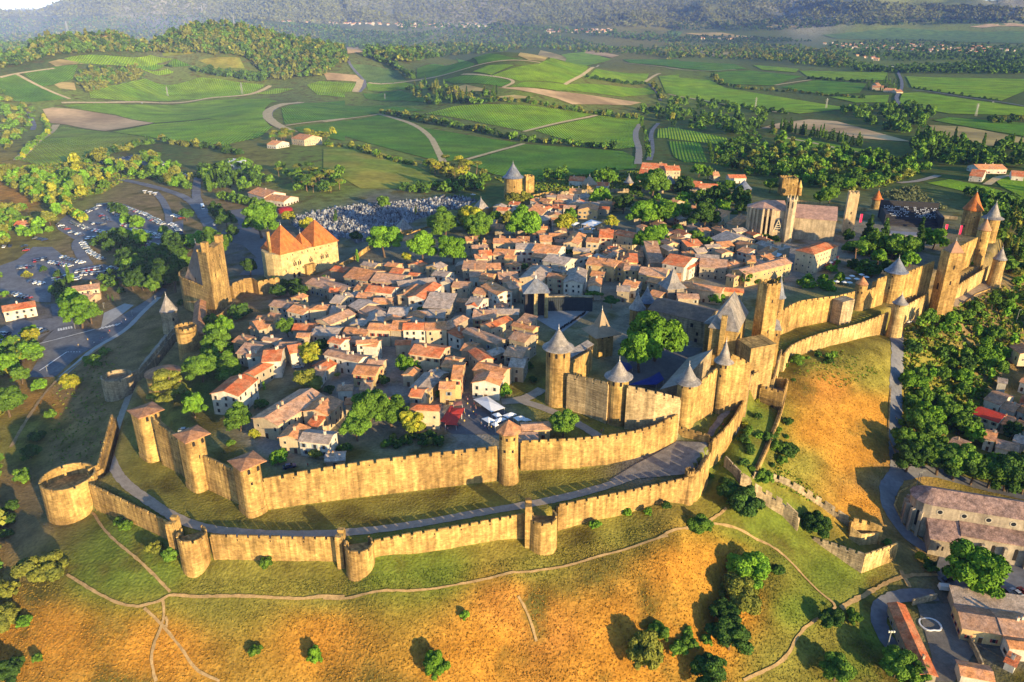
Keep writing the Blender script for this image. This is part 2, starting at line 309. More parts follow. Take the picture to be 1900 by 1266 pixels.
# ---------------------------------------------------------------- sheets draped over the ground (fields, roads, paving)
def tess(P, size):
    """Clip a square grid to a polygon: returns convex pieces (lists of xy)."""
    P = [np.array(p, float) for p in P]; mn = np.min(P, 0); mx = np.max(P, 0)
    def clip(poly, ax, val, keep):
        out = []; n = len(poly)
        for i in range(n):
            a, b = poly[i], poly[(i+1) % n]; ia = (a[ax]-val)*keep >= 0; ib = (b[ax]-val)*keep >= 0
            if ia: out.append(a)
            if ia != ib: t = (val-a[ax])/(b[ax]-a[ax]); out.append(a + t*(b-a))
        return out
    res = []; nx = max(1, int(math.ceil((mx[0]-mn[0])/size))); ny = max(1, int(math.ceil((mx[1]-mn[1])/size)))
    for i in range(nx):
        s = clip(clip(P, 0, mn[0]+i*size, 1), 0, mn[0]+(i+1)*size, -1)
        if len(s) < 3: continue
        for j in range(ny):
            c = clip(clip(s, 1, mn[1]+j*size, 1), 1, mn[1]+(j+1)*size, -1)
            if len(c) >= 3: res.append(c)
    return res
def drape(name, P, m, size=None, lift=None, kind='structure', rowdir=None):
    """P: world xy polygon. A sheet following the ground a little above it."""
    d = float(np.median([math.hypot(*p) for p in P])); size = size or max(1.5, d*0.008); lift = lift if lift is not None else 0.05 + d*0.0005
    pcs = tess(P, size)
    if not pcs: return None
    pts = np.array([p for c in pcs for p in c]); z = ground(pts[:, 0], pts[:, 1]) + lift
    key = {}; vs = []; fs = []; k = 0
    for c in pcs:
        f = []
        for p in c:
            kk = (round(p[0], 2), round(p[1], 2))
            if kk not in key: key[kk] = len(vs); vs.append((p[0], p[1], z[k]))
            f.append(key[kk]); k += 1
        f = [a for i, a in enumerate(f) if a != f[i-1]]
        if len(f) >= 3: fs.append(f)
    mb = MB(); mb.add(vs, fs)
    o = mb.build(name, m, smooth=True); 
    flip = sum(p.normal.z for p in o.data.polygons) < 0
    if flip: o.data.flip_normals()
    if rowdir is not None:
        uv = o.data.uv_layers.new(name='Rows'); ca_, sa = math.cos(rowdir), math.sin(rowdir); co = np.array([v.co[:] for v in o.data.vertices])
        li = np.array([l.vertex_index for l in o.data.loops]); u = co[li, 0]*ca_ + co[li, 1]*sa; v_ = -co[li, 0]*sa + co[li, 1]*ca_
        uv.data.foreach_set('uv', np.stack([u, v_], -1).astype(np.float32).ravel())
    struct(o, kind); return o
def zpoly(r, pts): return [(x, y) for x, y, z in hits([Zp(r, *p) for p in pts])]
def smooth_line(L, n=3):
    L = [np.array(p, float) for p in L]
    for _ in range(n):
        Q = [L[0]]
        for a, b in zip(L[:-1], L[1:]): Q += [a*.75+b*.25, a*.25+b*.75]
        L = Q + [L[-1]]
    return L
def ribbon_poly(L, wd):
    L = smooth_line(L); a = []; b = []
    for i, p in enumerate(L):
        d = L[min(i+1, len(L)-1)] - L[max(i-1, 0)]; d = d/(np.hypot(*d)+1e-9); n = np.array([-d[1], d[0]])
        a.append(p + n*wd/2); b.append(p - n*wd/2)
    return a, b
def ribbon(name, L, wd, m, lift=None, kind='structure', nx=3, step=None, rag=None):
    """A strip of given width along a world polyline, draped."""
    L = smooth_line(L); d = float(np.median([np.hypot(*p) for p in L])); lift = lift if lift is not None else 0.08 + d*0.0006
    Q = [L[0]]; step = step or max(1.5, d*0.006)
    for p in L[1:]:
        e = p - Q[-1]; l = np.hypot(*e)
        while l > step: Q.append(Q[-1] + e/l*step); e = p - Q[-1]; l = np.hypot(*e)
    Q.append(L[-1]); pts = []
    for i, p in enumerate(Q):
        t = Q[min(i+1, len(Q)-1)] - Q[max(i-1, 0)]; t = t/(np.hypot(*t)+1e-9); n = np.array([-t[1], t[0]])
        if rag is None: rag = .13 if wd < 2.5 else .04
        w1, w2 = wd*(1+RNG.normal()*rag), wd*RNG.normal()*rag*.5
        for k in range(nx+1): pts.append(p + n*(w1*(0.5 - k/nx)+w2))
    pts = np.array(pts); z = ground(pts[:, 0], pts[:, 1]) + lift; k = nx+1
    fs = [(i*k+j, i*k+j+1, (i+1)*k+j+1, (i+1)*k+j) for i in range(len(Q)-1) for j in range(nx)]
    mb = MB(); mb.add([(*p, zz) for p, zz in zip(pts, z)], fs); o = mb.build(name, m, smooth=True)
    if sum(p.normal.z for p in o.data.polygons) < 0: o.data.flip_normals()
    struct(o, kind); return o
def vine_mat(name, g1_, g2_, soil, period=4.4):
    m = mat(name, g1_, 0.9, 0.34, 0.025, col2=g2_, bump=0.6, bscale=0.6, spec=0.1, sc2=0.3); t = m.node_tree; N = t.nodes; Lk = t.links; p = N['Principled BSDF']
    uv = N.new('ShaderNodeUVMap'); uv.uv_map = 'Rows'; sx = N.new('ShaderNodeSeparateXYZ'); Lk.new(uv.outputs[0], sx.inputs[0])
    a = N.new('ShaderNodeMath'); a.operation = 'MULTIPLY'; a.inputs[1].default_value = 2*math.pi/period; Lk.new(sx.outputs[1], a.inputs[0])
    s = N.new('ShaderNodeMath'); s.operation = 'SINE'; Lk.new(a.outputs[0], s.inputs[0])
    r = N.new('ShaderNodeMapRange'); r.inputs[1].default_value = 0.2; r.inputs[2].default_value = 0.9; r.inputs[4].default_value = 0.75; Lk.new(s.outputs[0], r.inputs[0])
    x = N.new('ShaderNodeMix'); x.data_type = 'RGBA'; Lk.new(r.outputs[0], x.inputs[0]); src = p.inputs['Base Color'].links[0].from_socket
    Lk.new(src, x.inputs[6]); x.inputs[7].default_value = (*soil, 1); Lk.new(x.outputs[2], p.inputs['Base Color'])
    bp = [n for n in N if n.type == 'BUMP'][0]; hs = bp.inputs['Height'].links[0].from_socket; ma = N.new('ShaderNodeMath'); ma.operation = 'MULTIPLY_ADD'; ma.inputs[1].default_value = -.45; Lk.new(s.outputs[0], ma.inputs[0]); Lk.new(hs, ma.inputs[2]); Lk.new(ma.outputs[0], bp.inputs['Height']); bp.inputs['Distance'].default_value = 2.0; return m
V = {'d': vine_mat('vines_deep', (.105,.27,.010), (.155,.30,.012), (.12,.17,.022)), 'g': vine_mat('vines_green', (.21,.40,.010), (.27,.42,.012), (.20,.25,.028)),
     'b': vine_mat('vines_bright', (.23,.41,.012), (.28,.43,.018), (.20,.26,.03)), 'y': vine_mat('vines_yellow', (.30,.36,.025), (.24,.36,.02), (.27,.26,.045)),
     'p': vine_mat('vines_pale', (.11,.22,.05), (.14,.24,.05), (.19,.21,.07), 4.0),
     't': mat('stubble', (.50,.37,.13), 0.95, .16, 0.02, col2=(.30,.23,.09), spec=.05), 'r': mat('ploughed_earth', (.62,.42,.21), 0.95, .14, 0.02, col2=(.36,.24,.12), spec=.05),
     'm': mat('meadow_grass', (.20,.26,.032), 0.95, .25, 0.03, col2=(.28,.25,.04), spec=.05, bump=.3)}
FIELDS = [ # window, cover, row direction (deg), outline
 ('a','d',140,[(0,425),(90,410),(385,548),(190,565),(70,560),(0,500)]),('a','d',15,[(120,400),(310,370),(430,360),(400,440),(290,470),(220,480)]),
 ('a','b',20,[(350,325),(600,310),(830,305),(960,325),(870,350),(560,360),(430,355)]),('a','d',20,[(620,345),(960,325),(1060,365),(860,355)]),('a','t',0,[(265,345),(330,330),(470,355),(310,370)]),
 ('a','m',0,[(1090,335),(1320,320),(1350,380),(1190,380)]),('a','m',0,[(890,290),(1080,265),(1200,270),(1050,300),(900,310)]),('a','b',20,[(760,375),(920,380),(960,400),(860,415)]),
 ('a','g',15,[(800,435),(1100,430),(1300,455),(1460,470),(1380,520),(1250,540),(1000,550),(700,560),(500,545),(490,500),(650,470)]),
 ('a','r',0,[(235,605),(290,595),(420,605),(640,640),(850,680),(580,725),(370,690),(280,680)]),
 ('a','b',60,[(340,585),(700,580),(1100,560),(1480,545),(1530,560),(1460,600),(1455,660),(1490,700),(1330,690),(1150,655),(860,680),(640,635),(420,600)]),
 ('a','g',100,[(850,685),(1150,660),(1500,700),(1430,760),(1250,800),(1000,790),(620,730)]),('a','y',128,[(350,700),(600,730),(870,770),(700,830),(500,880),(300,920),(110,890),(290,720)]),
 ('a','d',110,[(1550,600),(1680,570),(1900,555),(1900,650),(1570,690)]),('a','d',118,[(1620,705),(1900,665),(1900,780),(1800,760),(1650,730)]),('a','b',20,[(1390,520),(1520,490),(1620,490),(1520,520)]),
 ('a','g',20,[(1690,470),(1760,450),(1900,460),(1900,540),(1750,525)]),('a','t',0,[(300,470),(330,455),(410,460),(420,500),(330,490)]),
 ('b','d',35,[(0,555),(300,565),(560,595),(300,600),(0,650)]),('b','g',100,[(540,610),(700,570),(900,560),(1200,580),(1440,612),(1250,660),(1080,705),(850,660)]),
 ('b','g',96,[(1130,700),(1480,620),(1700,635),(1680,680),(1660,790),(1560,800),(1350,760)]),('b','d',118,[(0,662),(300,617),(560,690),(800,730),(1040,765),(880,820),(640,870),(400,810),(180,750),(0,690)]),
 ('b','d',112,[(750,868),(1070,772),(1350,790),(1600,810),(1680,850),(1670,900),(1450,930),(1200,950),(1100,975),(900,930)]),('b','p',80,[(130,345),(250,350),(400,380),(450,440),(220,440),(170,400)]),
 ('b','d',30,[(500,370),(640,350),(810,345),(780,370),(640,405),(500,420)]),('b','d',30,[(710,310),(900,290),(1000,310),(1090,330),(830,345),(720,330)]),('b','g',30,[(800,385),(880,352),(1020,350),(900,402)]),
 ('b','g',20,[(900,407),(1150,345),(1430,355),(1400,410),(1300,450),(1050,435)]),('b','d',20,[(640,430),(740,407),(1020,440),(950,465),(700,450)]),('b','g',20,[(1000,467),(1070,440),(1300,455),(1740,470),(1780,500),(1600,520),(1250,485)]),
 ('b','r',0,[(930,472),(1240,490),(1700,550),(1640,565),(1330,560),(1250,530)]),('b','t',0,[(1040,300),(1160,270),(1310,310),(1180,330),(1100,325)]),('b','b',20,[(1270,295),(1400,280),(1540,320),(1420,350),(1200,335),(1300,315)]),
 ('b','t',0,[(680,475),(760,455),(900,490),(700,500)]),('b','t',0,[(920,520),(1020,510),(1130,525),(940,540)]),('b','r',0,[(125,255),(190,250),(230,280),(130,290)]),('b','g',20,[(1420,410),(1460,370),(1740,395),(1720,450),(1400,420)]),
 ('b','g',20,[(1790,410),(1900,400),(1900,510),(1830,500)]),('b','d',20,[(1600,320),(1900,320),(1900,360),(1640,340)]),('b','r',0,[(0,390),(190,405),(200,440),(20,430)]),('b','b',20,[(0,440),(180,450),(170,490),(0,510)]),
 ('b','b',80,[(1790,690),(1900,685),(1900,740),(1780,740)]),('b','m',0,[(0,800),(250,800),(440,860),(620,960),(480,1010),(200,1010),(0,900)]),('b','r',0,[(1370,262),(1580,300),(1540,310),(1400,287)]),
 ('b','g',30,[(230,445),(430,440),(640,475),(400,480),(240,485)]),('b','d',30,[(210,500),(400,485),(560,520),(600,560),(420,540),(230,530)]),('b','t',0,[(290,290),(430,255),(480,250),(330,290)]),('b','m',0,[(260,260),(370,215),(420,215),(300,275)]),
 ('c','d',20,[(0,325),(350,345),(420,370),(250,385),(0,360)]),('c','g',85,[(0,410),(220,430),(300,470),(600,520),(900,570),(1000,580),(700,610),(400,570),(0,500)]),('c','d',20,[(240,390),(430,380),(720,410),(560,460),(300,450)]),
 ('c','g',20,[(450,350),(700,370),(680,390),(500,375)]),('c','g',20,[(700,380),(1170,390),(1170,430),(900,430),(740,410)]),('c','d',20,[(600,470),(790,430),(1060,450),(1020,500),(850,510)]),('c','g',20,[(860,520),(1180,510),(1170,550),(1000,550)]),
 ('c','g',10,[(1270,410),(1400,415),(1900,425),(1900,490),(1780,540),(1560,510),(1300,470)]),('c','g',10,[(1250,500),(1340,495),(1650,540),(1900,575),(1900,620),(1500,610),(1300,575),(1230,550)]),('c','d',10,[(1410,645),(1500,630),(1900,660),(1900,730),(1600,680)]),
 ('c','t',0,[(1390,670),(1580,680),(1900,740),(1900,790),(1640,780),(1430,720)]),('c','r',0,[(590,660),(750,640),(900,650),(1150,720),(1300,760),(1000,740),(900,710),(700,690),(480,690)]),('c','t',0,[(70,265),(180,250),(290,275),(440,300),(300,310),(110,290)]),
 ('c','b',80,[(0,680),(310,740),(330,780),(0,745)]),('c','d',80,[(0,755),(170,765),(215,870),(90,870),(30,840)]),('c','b',30,[(600,740),(700,740),(1100,810),(1050,830),(900,800),(640,780)]),
 ('c','g',-20,[(1380,980),(1500,960),(1700,1000),(1900,1060),(1900,1110),(1600,1030)]),('c','b',-30,[(1750,970),(1830,940),(1900,950),(1900,1060),(1780,1000)]),
 ('c','p',10,[(820,190),(1200,150),(1900,170),(1900,235),(1300,215),(900,210)]),('c','t',0,[(80,180),(250,175),(470,200),(300,205)]),('c','r',0,[(1610,145),(1750,130),(1900,130),(1900,145),(1700,150)]),('c','p',10,[(0,165),(80,172),(60,195),(0,195)]),('c','t',0,[(480,148),(640,135),(730,145),(600,155)])]
for r_, c_, ang, pts in FIELDS:
    P = zpoly(r_, pts); nm = {'t':'stubble_field','r':'bare_field','m':'meadow'}.get(c_, 'vineyard')
    drape(nm, P, V[c_], rowdir=math.radians(ang if 70 <= ang <= 140 or ang < 0 else 86+ang), kind='structure' if c_ in 'tr' else 'stuff')
# ---------------------------------------------------------------- roads, tracks, paths
ASPH = mat('asphalt', (.145,.148,.165), 0.9, .22, 0.12, col2=(.18,.178,.18), spec=.2); DIRT = mat('dirt_track', (.52,.40,.21), .95, .2, .2, spec=.05); GRAV = mat('pale_gravel', (.34,.29,.23), .95, .15, .4, spec=.05)
PAVE = mat('stone_paving', (.24,.22,.195), .9, .25, .5, col2=(.19,.175,.16), spec=.1); PATH = mat('trodden_path', (.37,.25,.115), .95, .25, .5, spec=.05); WHITE = mat('white_road_paint', (.72,.72,.72), .7, .1, 1.); CONC = mat('pale_concrete', (.38,.37,.35), .9, .12, .5)
PATHL = []
def zline(r, pts): return [(x, y) for x, y, z in hits([Zp(r, *p) for p in pts])]
for nm, r_, wd, m_, pts in [
 ('road','a',8,ASPH,[(665,990),(780,1015),(920,1050),(1050,1100),(1120,1190),(1180,1250)]),('road','a',6,ASPH,[(855,1060),(900,1110),(935,1190),(925,1250)]),('road','a',8,ASPH,[(1090,980),(1080,1050),(1085,1110),(1130,1180)]),
 ('track','a',11,DIRT,[(340,570),(600,575),(800,566),(1100,545),(1300,535),(1400,520),(1490,475)]),('verge','a',17,DIRT,[(1610,730),(1520,690),(1470,650),(1475,610),(1550,580),(1660,565)]),('road','a',6.5,ASPH,[(1600,725),(1510,670),(1490,645),(1495,615),(1530,595)]),
 ('track','a',7,DIRT,[(90,410),(240,490),(385,548)]),('track','a',7,DIRT,[(0,430),(100,405),(300,380)]),('track','a',7,DIRT,[(1570,695),(1900,655)]),('track','b',7,DIRT,[(0,655),(150,632),(300,612)]),('track','b',7,DIRT,[(740,862),(900,815),(1070,770)]),
 ('track','b',7,DIRT,[(1070,706),(1250,660),(1460,618)]),('road','a',8,ASPH,[(150,600),(190,690),(180,720)]),('track','a',11,DIRT,[(100,885),(200,790),(290,720),(310,690)]),
 ('road','b',10,ASPH,[(190,495),(225,460),(215,430)]),('track','b',18,DIRT,[(170,495),(190,460),(200,425)]),('road','b',8,ASPH,[(215,430),(140,350),(130,310)]),('track','b',10,DIRT,[(240,445),(460,432),(640,408),(800,360),(1160,338)]),
 ('track','b',8,DIRT,[(740,400),(900,412),(1040,435),(960,470)]),('track','b',8,DIRT,[(1290,455),(1420,400),(1470,350)]),('track','b',10,DIRT,[(1610,338),(1900,372)]),('road','b',7,ASPH,[(1790,660),(1745,710),(1760,800),(1740,860)]),('track','b',9,GRAV,[(1690,665),(1660,720),(1690,800),(1680,880)]),
 ('track','b',9,DIRT,[(1720,440),(1780,400),(1800,395)]),('road','b',8,ASPH,[(1740,450),(1790,500),(1800,540)]),('track','b',9,DIRT,[(640,868),(560,690),(300,612)]),
 ('road','c',9,ASPH,[(1240,565),(1210,525),(1250,480),(1245,420),(1200,350)]),('road','c',8,ASPH,[(1300,485),(1400,490),(1560,520),(1780,548),(1900,570)]),('track','c',12,DIRT,[(0,368),(160,385),(360,375)]),('track','c',10,DIRT,[(570,458),(760,430)]),('track','c',9,DIRT,[(0,505),(200,540),(420,580),(640,610)]),
 ('track','c',8,DIRT,[(600,735),(800,770),(1050,830),(1300,850)]),('track','c',8,GRAV,[(1230,980),(1340,970),(1440,940)]),('track','c',8,DIRT,[(1700,990),(1760,950),(1830,940)])]:
    ribbon(nm, zline(r_, pts), wd, m_, kind='structure')
def paved(name, r_, pts, m_, lift=0.14): return drape(name, zpoly(r_, pts), m_, lift=lift)
paved('car_park','m',[(350,300),(420,240),(520,225),(600,185),(700,160),(800,170),(920,230),(1060,290),(1163,270),(1163,420),(1090,480),(950,490),(900,400),(780,380),(650,385),(560,390),(470,390),(370,330)], ASPH)
paved('car_park','m',[(0,560),(110,520),(210,440),(330,440),(420,510),(560,560),(660,550),(800,600),(760,640),(500,650),(330,670),(320,790),(240,790),(0,720)], ASPH)
paved('car_park','m',[(0,960),(110,900),(200,910),(340,890),(350,960),(240,1030),(100,1070),(0,1080)], ASPH)
paved('car_park','a',[(530,900),(620,880),(760,850),(840,850),(960,930),(1070,985),(1000,985),(760,920)], ASPH)
paved('road_junction','m',[(320,800),(420,810),(480,960),(620,960),(800,860),(960,760),(1030,700),(1060,710),(990,790),(850,890),(760,990),(600,1070),(500,1130),(430,1190),(350,1266),(180,1266),(240,1160),(240,1070),(350,960)], ASPH)
ribbon('road', zline('m',[(560,560),(500,470),(480,410),(530,375)]), 7, ASPH)
ribbon('road', zline('i',[(330,0),(400,110),(480,230),(540,330),(530,420)]), 8.5, ASPH)
paved('forecourt','i',[(640,60),(800,40),(860,110),(820,200),(1080,330),(1110,420),(1120,680),(960,690),(760,690),(930,520),(800,400),(560,330),(600,250),(760,200)], mat('dusky_paving', (.13,.125,.13), .9, .15, .3))
ribbon('pavement', zline('m',[(1010,760),(900,860),(790,980),(600,1080),(480,1190),(390,1266)]), 3.2, CONC, lift=0.22)
paved('forecourt','m',[(640,960),(660,860),(790,800),(850,810),(760,880)], CONC, 0.18)
for a_, b_ in [((240,1058),(600,965)),((250,1228),(425,1108))]: ribbon('road_marking', zline('m',[a_, b_]), 0.7, WHITE, lift=0.32)
for i in range(6):
    ribbon('road_marking', zline('m',[(375+i*16,975-i*3),(372+i*16,960-i*3)]), 0.9, WHITE, lift=0.32)
    ribbon('road_marking', zline('m',[(628+i*22,966-i*5),(655+i*22,950-i*5)]), 1.0, WHITE, lift=0.32)
for i in range(5): ribbon('road_marking', zline('m',[(430+i*18,1108),(438+i*18,1109)]), 0.5, WHITE, lift=0.32)
# lower road round the hill on the right, with its low wall
LR = zline('p',[(1662,618),(1664,700),(1661,800),(1664,850),(1668,880),(1646,905),(1646,935),(1660,960),(1690,1000),(1730,1020)])
ribbon('road', LR, 6.5, ASPH, lift=.2)
ribbon('road', zline('p',[(1668,880),(1720,870),(1800,895),(1900,920)]), 7, ASPH, lift=.2)
ribbon('road', zline('h',[(850,350),(1000,280),(1150,200),(1300,120),(1430,70)]), 7, mat('warm_track', (.24,.18,.12), .95, .2, .3), lift=.25)
paved('car_park','l',[(480,480),(620,440),(830,500),(984,520),(984,800),(740,740),(560,720),(460,640),(450,560)], ASPH)
ribbon('road', zline('l',[(450,740),(300,730),(160,760),(90,830),(110,960),(190,1060),(270,1150),(340,1266)]), 5.5, ASPH, lift=.25)
paved('courtyard','l',[(330,790),(520,790),(600,960),(680,1090),(560,1266),(440,1266),(420,1100)], mat('yard_gravel', (.14,.13,.115), .95, .2, .4), .2)
# the lists: gravel walk between the walls
ribbon('footpath', zline('d',[(945,585),(860,690),(770,800),(710,920),(665,1060),(610,1200)]), 5, GRAV, lift=.15)
ribbon('footpath', zline('p',[(212,800),(200,848),(218,888),(275,930),(330,965),(395,985),(520,993),(640,990),(760,976),(900,950),(1020,930),(1120,905),(1200,875)]), 3.6, GRAV, lift=.16)
paved('paved_ward','p',[(1130,892),(1180,862),(1255,820),(1320,826),(1302,862),(1280,884)], PAVE, .2)
ribbon('footpath', zline('k',[(260,770),(300,690),(380,600),(450,500),(480,400)]), 7, PAVE, lift=.2)
for nm, r_, wd, pts in [('p','e',.8,[(430,480),(500,590),(640,700),(790,850)]),('p','e',.85,[(310,770),(440,850),(560,910),(660,920),(760,885),(800,855),(1000,872),(1300,880),(1600,870)]),('p','e',.75,[(670,925),(750,1000),(860,1130),(900,1210),(1020,1266)]),('p','e',.85,[(755,880),(765,970),(750,1010),(710,1100),(700,1180),(725,1266)]),
   ('p','e',.85,[(750,1010),(790,1010),(770,965)]),('p','f',.7,[(0,878),(300,860),(700,800),(1100,740),(1400,650),(1600,590)]),('p','g',.9,[(0,605),(140,555),(220,530),(320,460)]),('p','g',.9,[(230,530),(300,535),(490,600),(650,740),(760,860),(850,920),(740,970),(640,1060),(600,1170),(400,1260)]),
   ('p','g',1.6,[(850,925),(960,860),(1130,770),(1300,770)]),('p','g',1.5,[(1130,750),(1170,830)]),('p','f',0.8,[(905,870),(940,930),(975,1020),(990,1080)]),('p','d',1.4,[(560,690),(420,790),(280,900),(160,1060),(60,1240)])]:
    PL_ = zline(r_, pts); PATHL.append((smooth_line(PL_), wd)); ribbon('footpath', PL_, wd, PATH, lift=.34, nx=2)
# town paving and yards
paved('paved_square','6',[(380,820),(460,800),(560,840),(760,950),(900,1110),(700,1130),(330,1120),(250,1060)], mat('square_setts', (.13,.125,.13), .85, .15, .6), .15)
ribbon('footpath', zline('6',[(720,870),(860,860),(960,820),(1040,770)]), 5, GRAV, lift=.2); ribbon('footpath', zline('6',[(860,860),(1000,900),(1200,980),(1350,1060),(1480,1140)]), 4, GRAV, lift=.2)
paved('castle_yard','7',[(120,760),(470,650),(650,660),(420,860),(330,950),(100,930),(60,850)], mat('yard_paving', (.14,.135,.135), .9, .15, .4), .15)
paved('theatre_floor','6',[(940,190),(1080,150),(1420,150),(1390,180),(1190,330),(1120,300)], mat('pale_stage', (.30,.30,.30), .8, .1, .4), .2)
# ================================================================ ramparts and castle
STONE = mat('golden_limestone', (.46,.30,.105), .92, .3, .16, col2=(.34,.215,.08), bump=.16, bscale=1.1, streak=.42, spec=.08, sc2=.8, course=.2)
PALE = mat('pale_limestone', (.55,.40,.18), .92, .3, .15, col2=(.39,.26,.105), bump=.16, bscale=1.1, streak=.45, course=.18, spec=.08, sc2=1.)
GREYST = mat('weathered_shade_greystone', (.40,.31,.19), .92, .26, .25, col2=(.31,.25,.165), bump=.16, bscale=1.1, streak=.4, course=.2, spec=.08)  # weathered grey stone; also stands for shade on the lower fort's left face
SLATE = mat('slate_tiles', (.235,.22,.215), .6, .2, .4, col2=(.30,.265,.235), spec=.3, streak=.3, sc2=2., course=.16, block=(.8,.5))
SLATB = mat('blue_slate_tiles', (.15,.175,.235), .55, .18, .4, col2=(.20,.205,.23), spec=.3, streak=.3, course=.16, block=(.8,.5))
ORANGE = mat('orange_flat_tiles', (.54,.165,.04), .8, .18, .4, col2=(.45,.15,.045), spec=.15, streak=.25, sc2=2., course=.14, block=(.9,.6))
TILE = mat('old_terracotta_tiles', (.44,.21,.10), .88, .3, .5, col2=(.31,.165,.095), spec=.1, bump=.12, bscale=2.2, sc2=1.6)
LEAD = mat('lead_finial', (.62,.62,.60), .5, .05, 1.); DARK = mat('shadowed_opening', (.018,.016,.015), .9, .1, 1.); WOOD = mat('weathered_timber', (.22,.14,.075), .85, .2, 1.)
def P2(p): return np.array(p[:2], float)
def unit(v): v = np.array(v, float); return v/(np.hypot(*v)+1e-9)
def wall_mesh(L, zb, th, side, mer=True, pitch=3.5, gap=0.85, mh=0.95, every=0):
    """L: [(x, y, crest z)] along the outer face; zb: foot heights; side +1 puts the thickness to the left of the path. Returns body and parapet builders."""
    body, par = MB(), MB(); n = len(L); off = []
    for i in range(n):
        d = unit(P2(L[min(i+1, n-1)]) - P2(L[max(i-1, 0)])); off.append(np.array([-d[1], d[0]])*side)
    for i in range(n-1):
        a, b = L[i], L[i+1]; A0, B0 = P2(a), P2(b); A1, B1 = A0 + off[i]*th, B0 + off[i+1]*th; wa, wb = a[2]-1.9, b[2]-1.9
        q = [A0, B0, B1, A1] if side > 0 else [A1, B1, B0, A0]; zt = [wa, wb, wb, wa]; z0 = [zb[i], zb[i+1], zb[i+1], zb[i]]
        body.hexa([(*p, z) for p, z in zip(q, z0)], [(*p, z) for p, z in zip(q, zt)])
        A2, B2 = A0 + off[i]*.55, B0 + off[i+1]*.55; q = [A0, B0, B2, A2] if side > 0 else [A2, B2, B0, A0]
        par.hexa([(*p, z-.01) for p, z in zip(q, zt)], [(*p, z) for p, z in zip(q, [a[2]-mh, b[2]-mh, b[2]-mh, a[2]-mh])])
        if mer:
            ln = np.hypot(*(B0-A0)); k = 1 if every else max(1, int(round(ln/pitch)))
            for j in range(k):
                t0 = j/k + gap/2/ln; t1 = (j+1)/k - gap/2/ln
                if every: t0 = gap/ln if i % every == 0 else 0; t1 = 1
                if t1 <= t0: continue
                pt = lambda t, o: A0+(B0-A0)*t + (off[i]*(1-t)+off[i+1]*t)*o
                q = [pt(t0,0.003), pt(t1,0.003), pt(t1,.547), pt(t0,.547)]; q = q if side > 0 else [q[3], q[2], q[1], q[0]]
                zA = a[2]+(b[2]-a[2])*t0; zB = a[2]+(b[2]-a[2])*t1; z = [zA, zB, zB, zA]
                h = random.uniform(-.12, .1) if not every else random.Random(i//every).uniform(-.15, .1)
                par.hexa([(*p, zz-mh-.01) for p, zz in zip(q, z)], [(*p, zz+h) for p, zz in zip(q, z)])
    return body, par
def wall(desc, L, zb=None, th=2.4, side=1, m=None, curve=1, mer=True, name='curtain_wall', group='curtain walls of the citadel', slits=True, cat='wall', **kw):
    m = m or STONE; zb = zb if zb is not None else [None]*len(L)
    if curve:
        A = [np.array([*p, (z if z is not None else 1e9)]) for p, z in zip(L, zb)]
        A = [np.array([*p, (z if z is not None else min(g1(p[0]+d[0], p[1]+d[1]) for d in ((0,0),(3,0),(-3,0),(0,3),(0,-3)))-.6)]) for p, z in zip(L, zb)]
        for _ in range(curve):
            Q = [A[0]]
            for a, b in zip(A[:-1], A[1:]): Q += [a*.75+b*.25, a*.25+b*.75]
            A = Q + [A[-1]]
        L = [tuple(a[:3]) for a in A]; zb = [a[3] for a in A]
    else: zb = [z if z is not None else g1(p[0], p[1])-2 for p, z in zip(L, zb)]
    mid = L[len(L)//2]; r = thing(name, desc, cat, (mid[0], mid[1], min(zb)), group)
    b, p = wall_mesh(L, zb, th, side, mer, **kw); b.build('wall_body', m, r); p.build('battlement', m, r)
    if slits and mer:
        s = MB()
        for a, c in zip(L[:-1], L[1:]):
            d = P2(c)-P2(a); ln = np.hypot(*d); d = d/ln; nrm = np.array([d[1], -d[0]])*side
            for k in range(int(ln/7)):
                t = (k+.5)*7/ln; q = P2(a)+d*ln*t + nrm*.02; z = a[2]+(c[2]-a[2])*t
                s.box((q[0], q[1], z-2.0), (.35, .12, .5), d)
        if s.v: s.build('put_holes', DARK, r)
    return r
def opening(parent, q, nrm, z, w, h, arch=False, name='window', m=None):
    """dark opening standing 4 cm proud of a face at plan point q with outward normal nrm"""
    d = (-nrm[1], nrm[0]); mb = MB(); b = MB()
    pr = [(-w/2, 0), (w/2, 0), (w/2, h)] + ([(w*.35, h+w*.32), (0, h+w*.5), (-w*.35, h+w*.32)] if arch else []) + [(-w/2, h)]
    f = lambda u, z_, o: (q[0]+d[0]*u+nrm[0]*o, q[1]+d[1]*u+nrm[1]*o, z+z_)
    n = len(pr); vs = [f(u, v, .05) for u, v in pr] + [f(u, v, -.2) for u, v in pr]
    mb.add(vs, [tuple(range(n)), tuple(range(2*n-1, n-1, -1))] + [(i, n+i, n+(i+1) % n, (i+1) % n) for i in range(n)])
    return mb.build(name, m or DARK, parent)
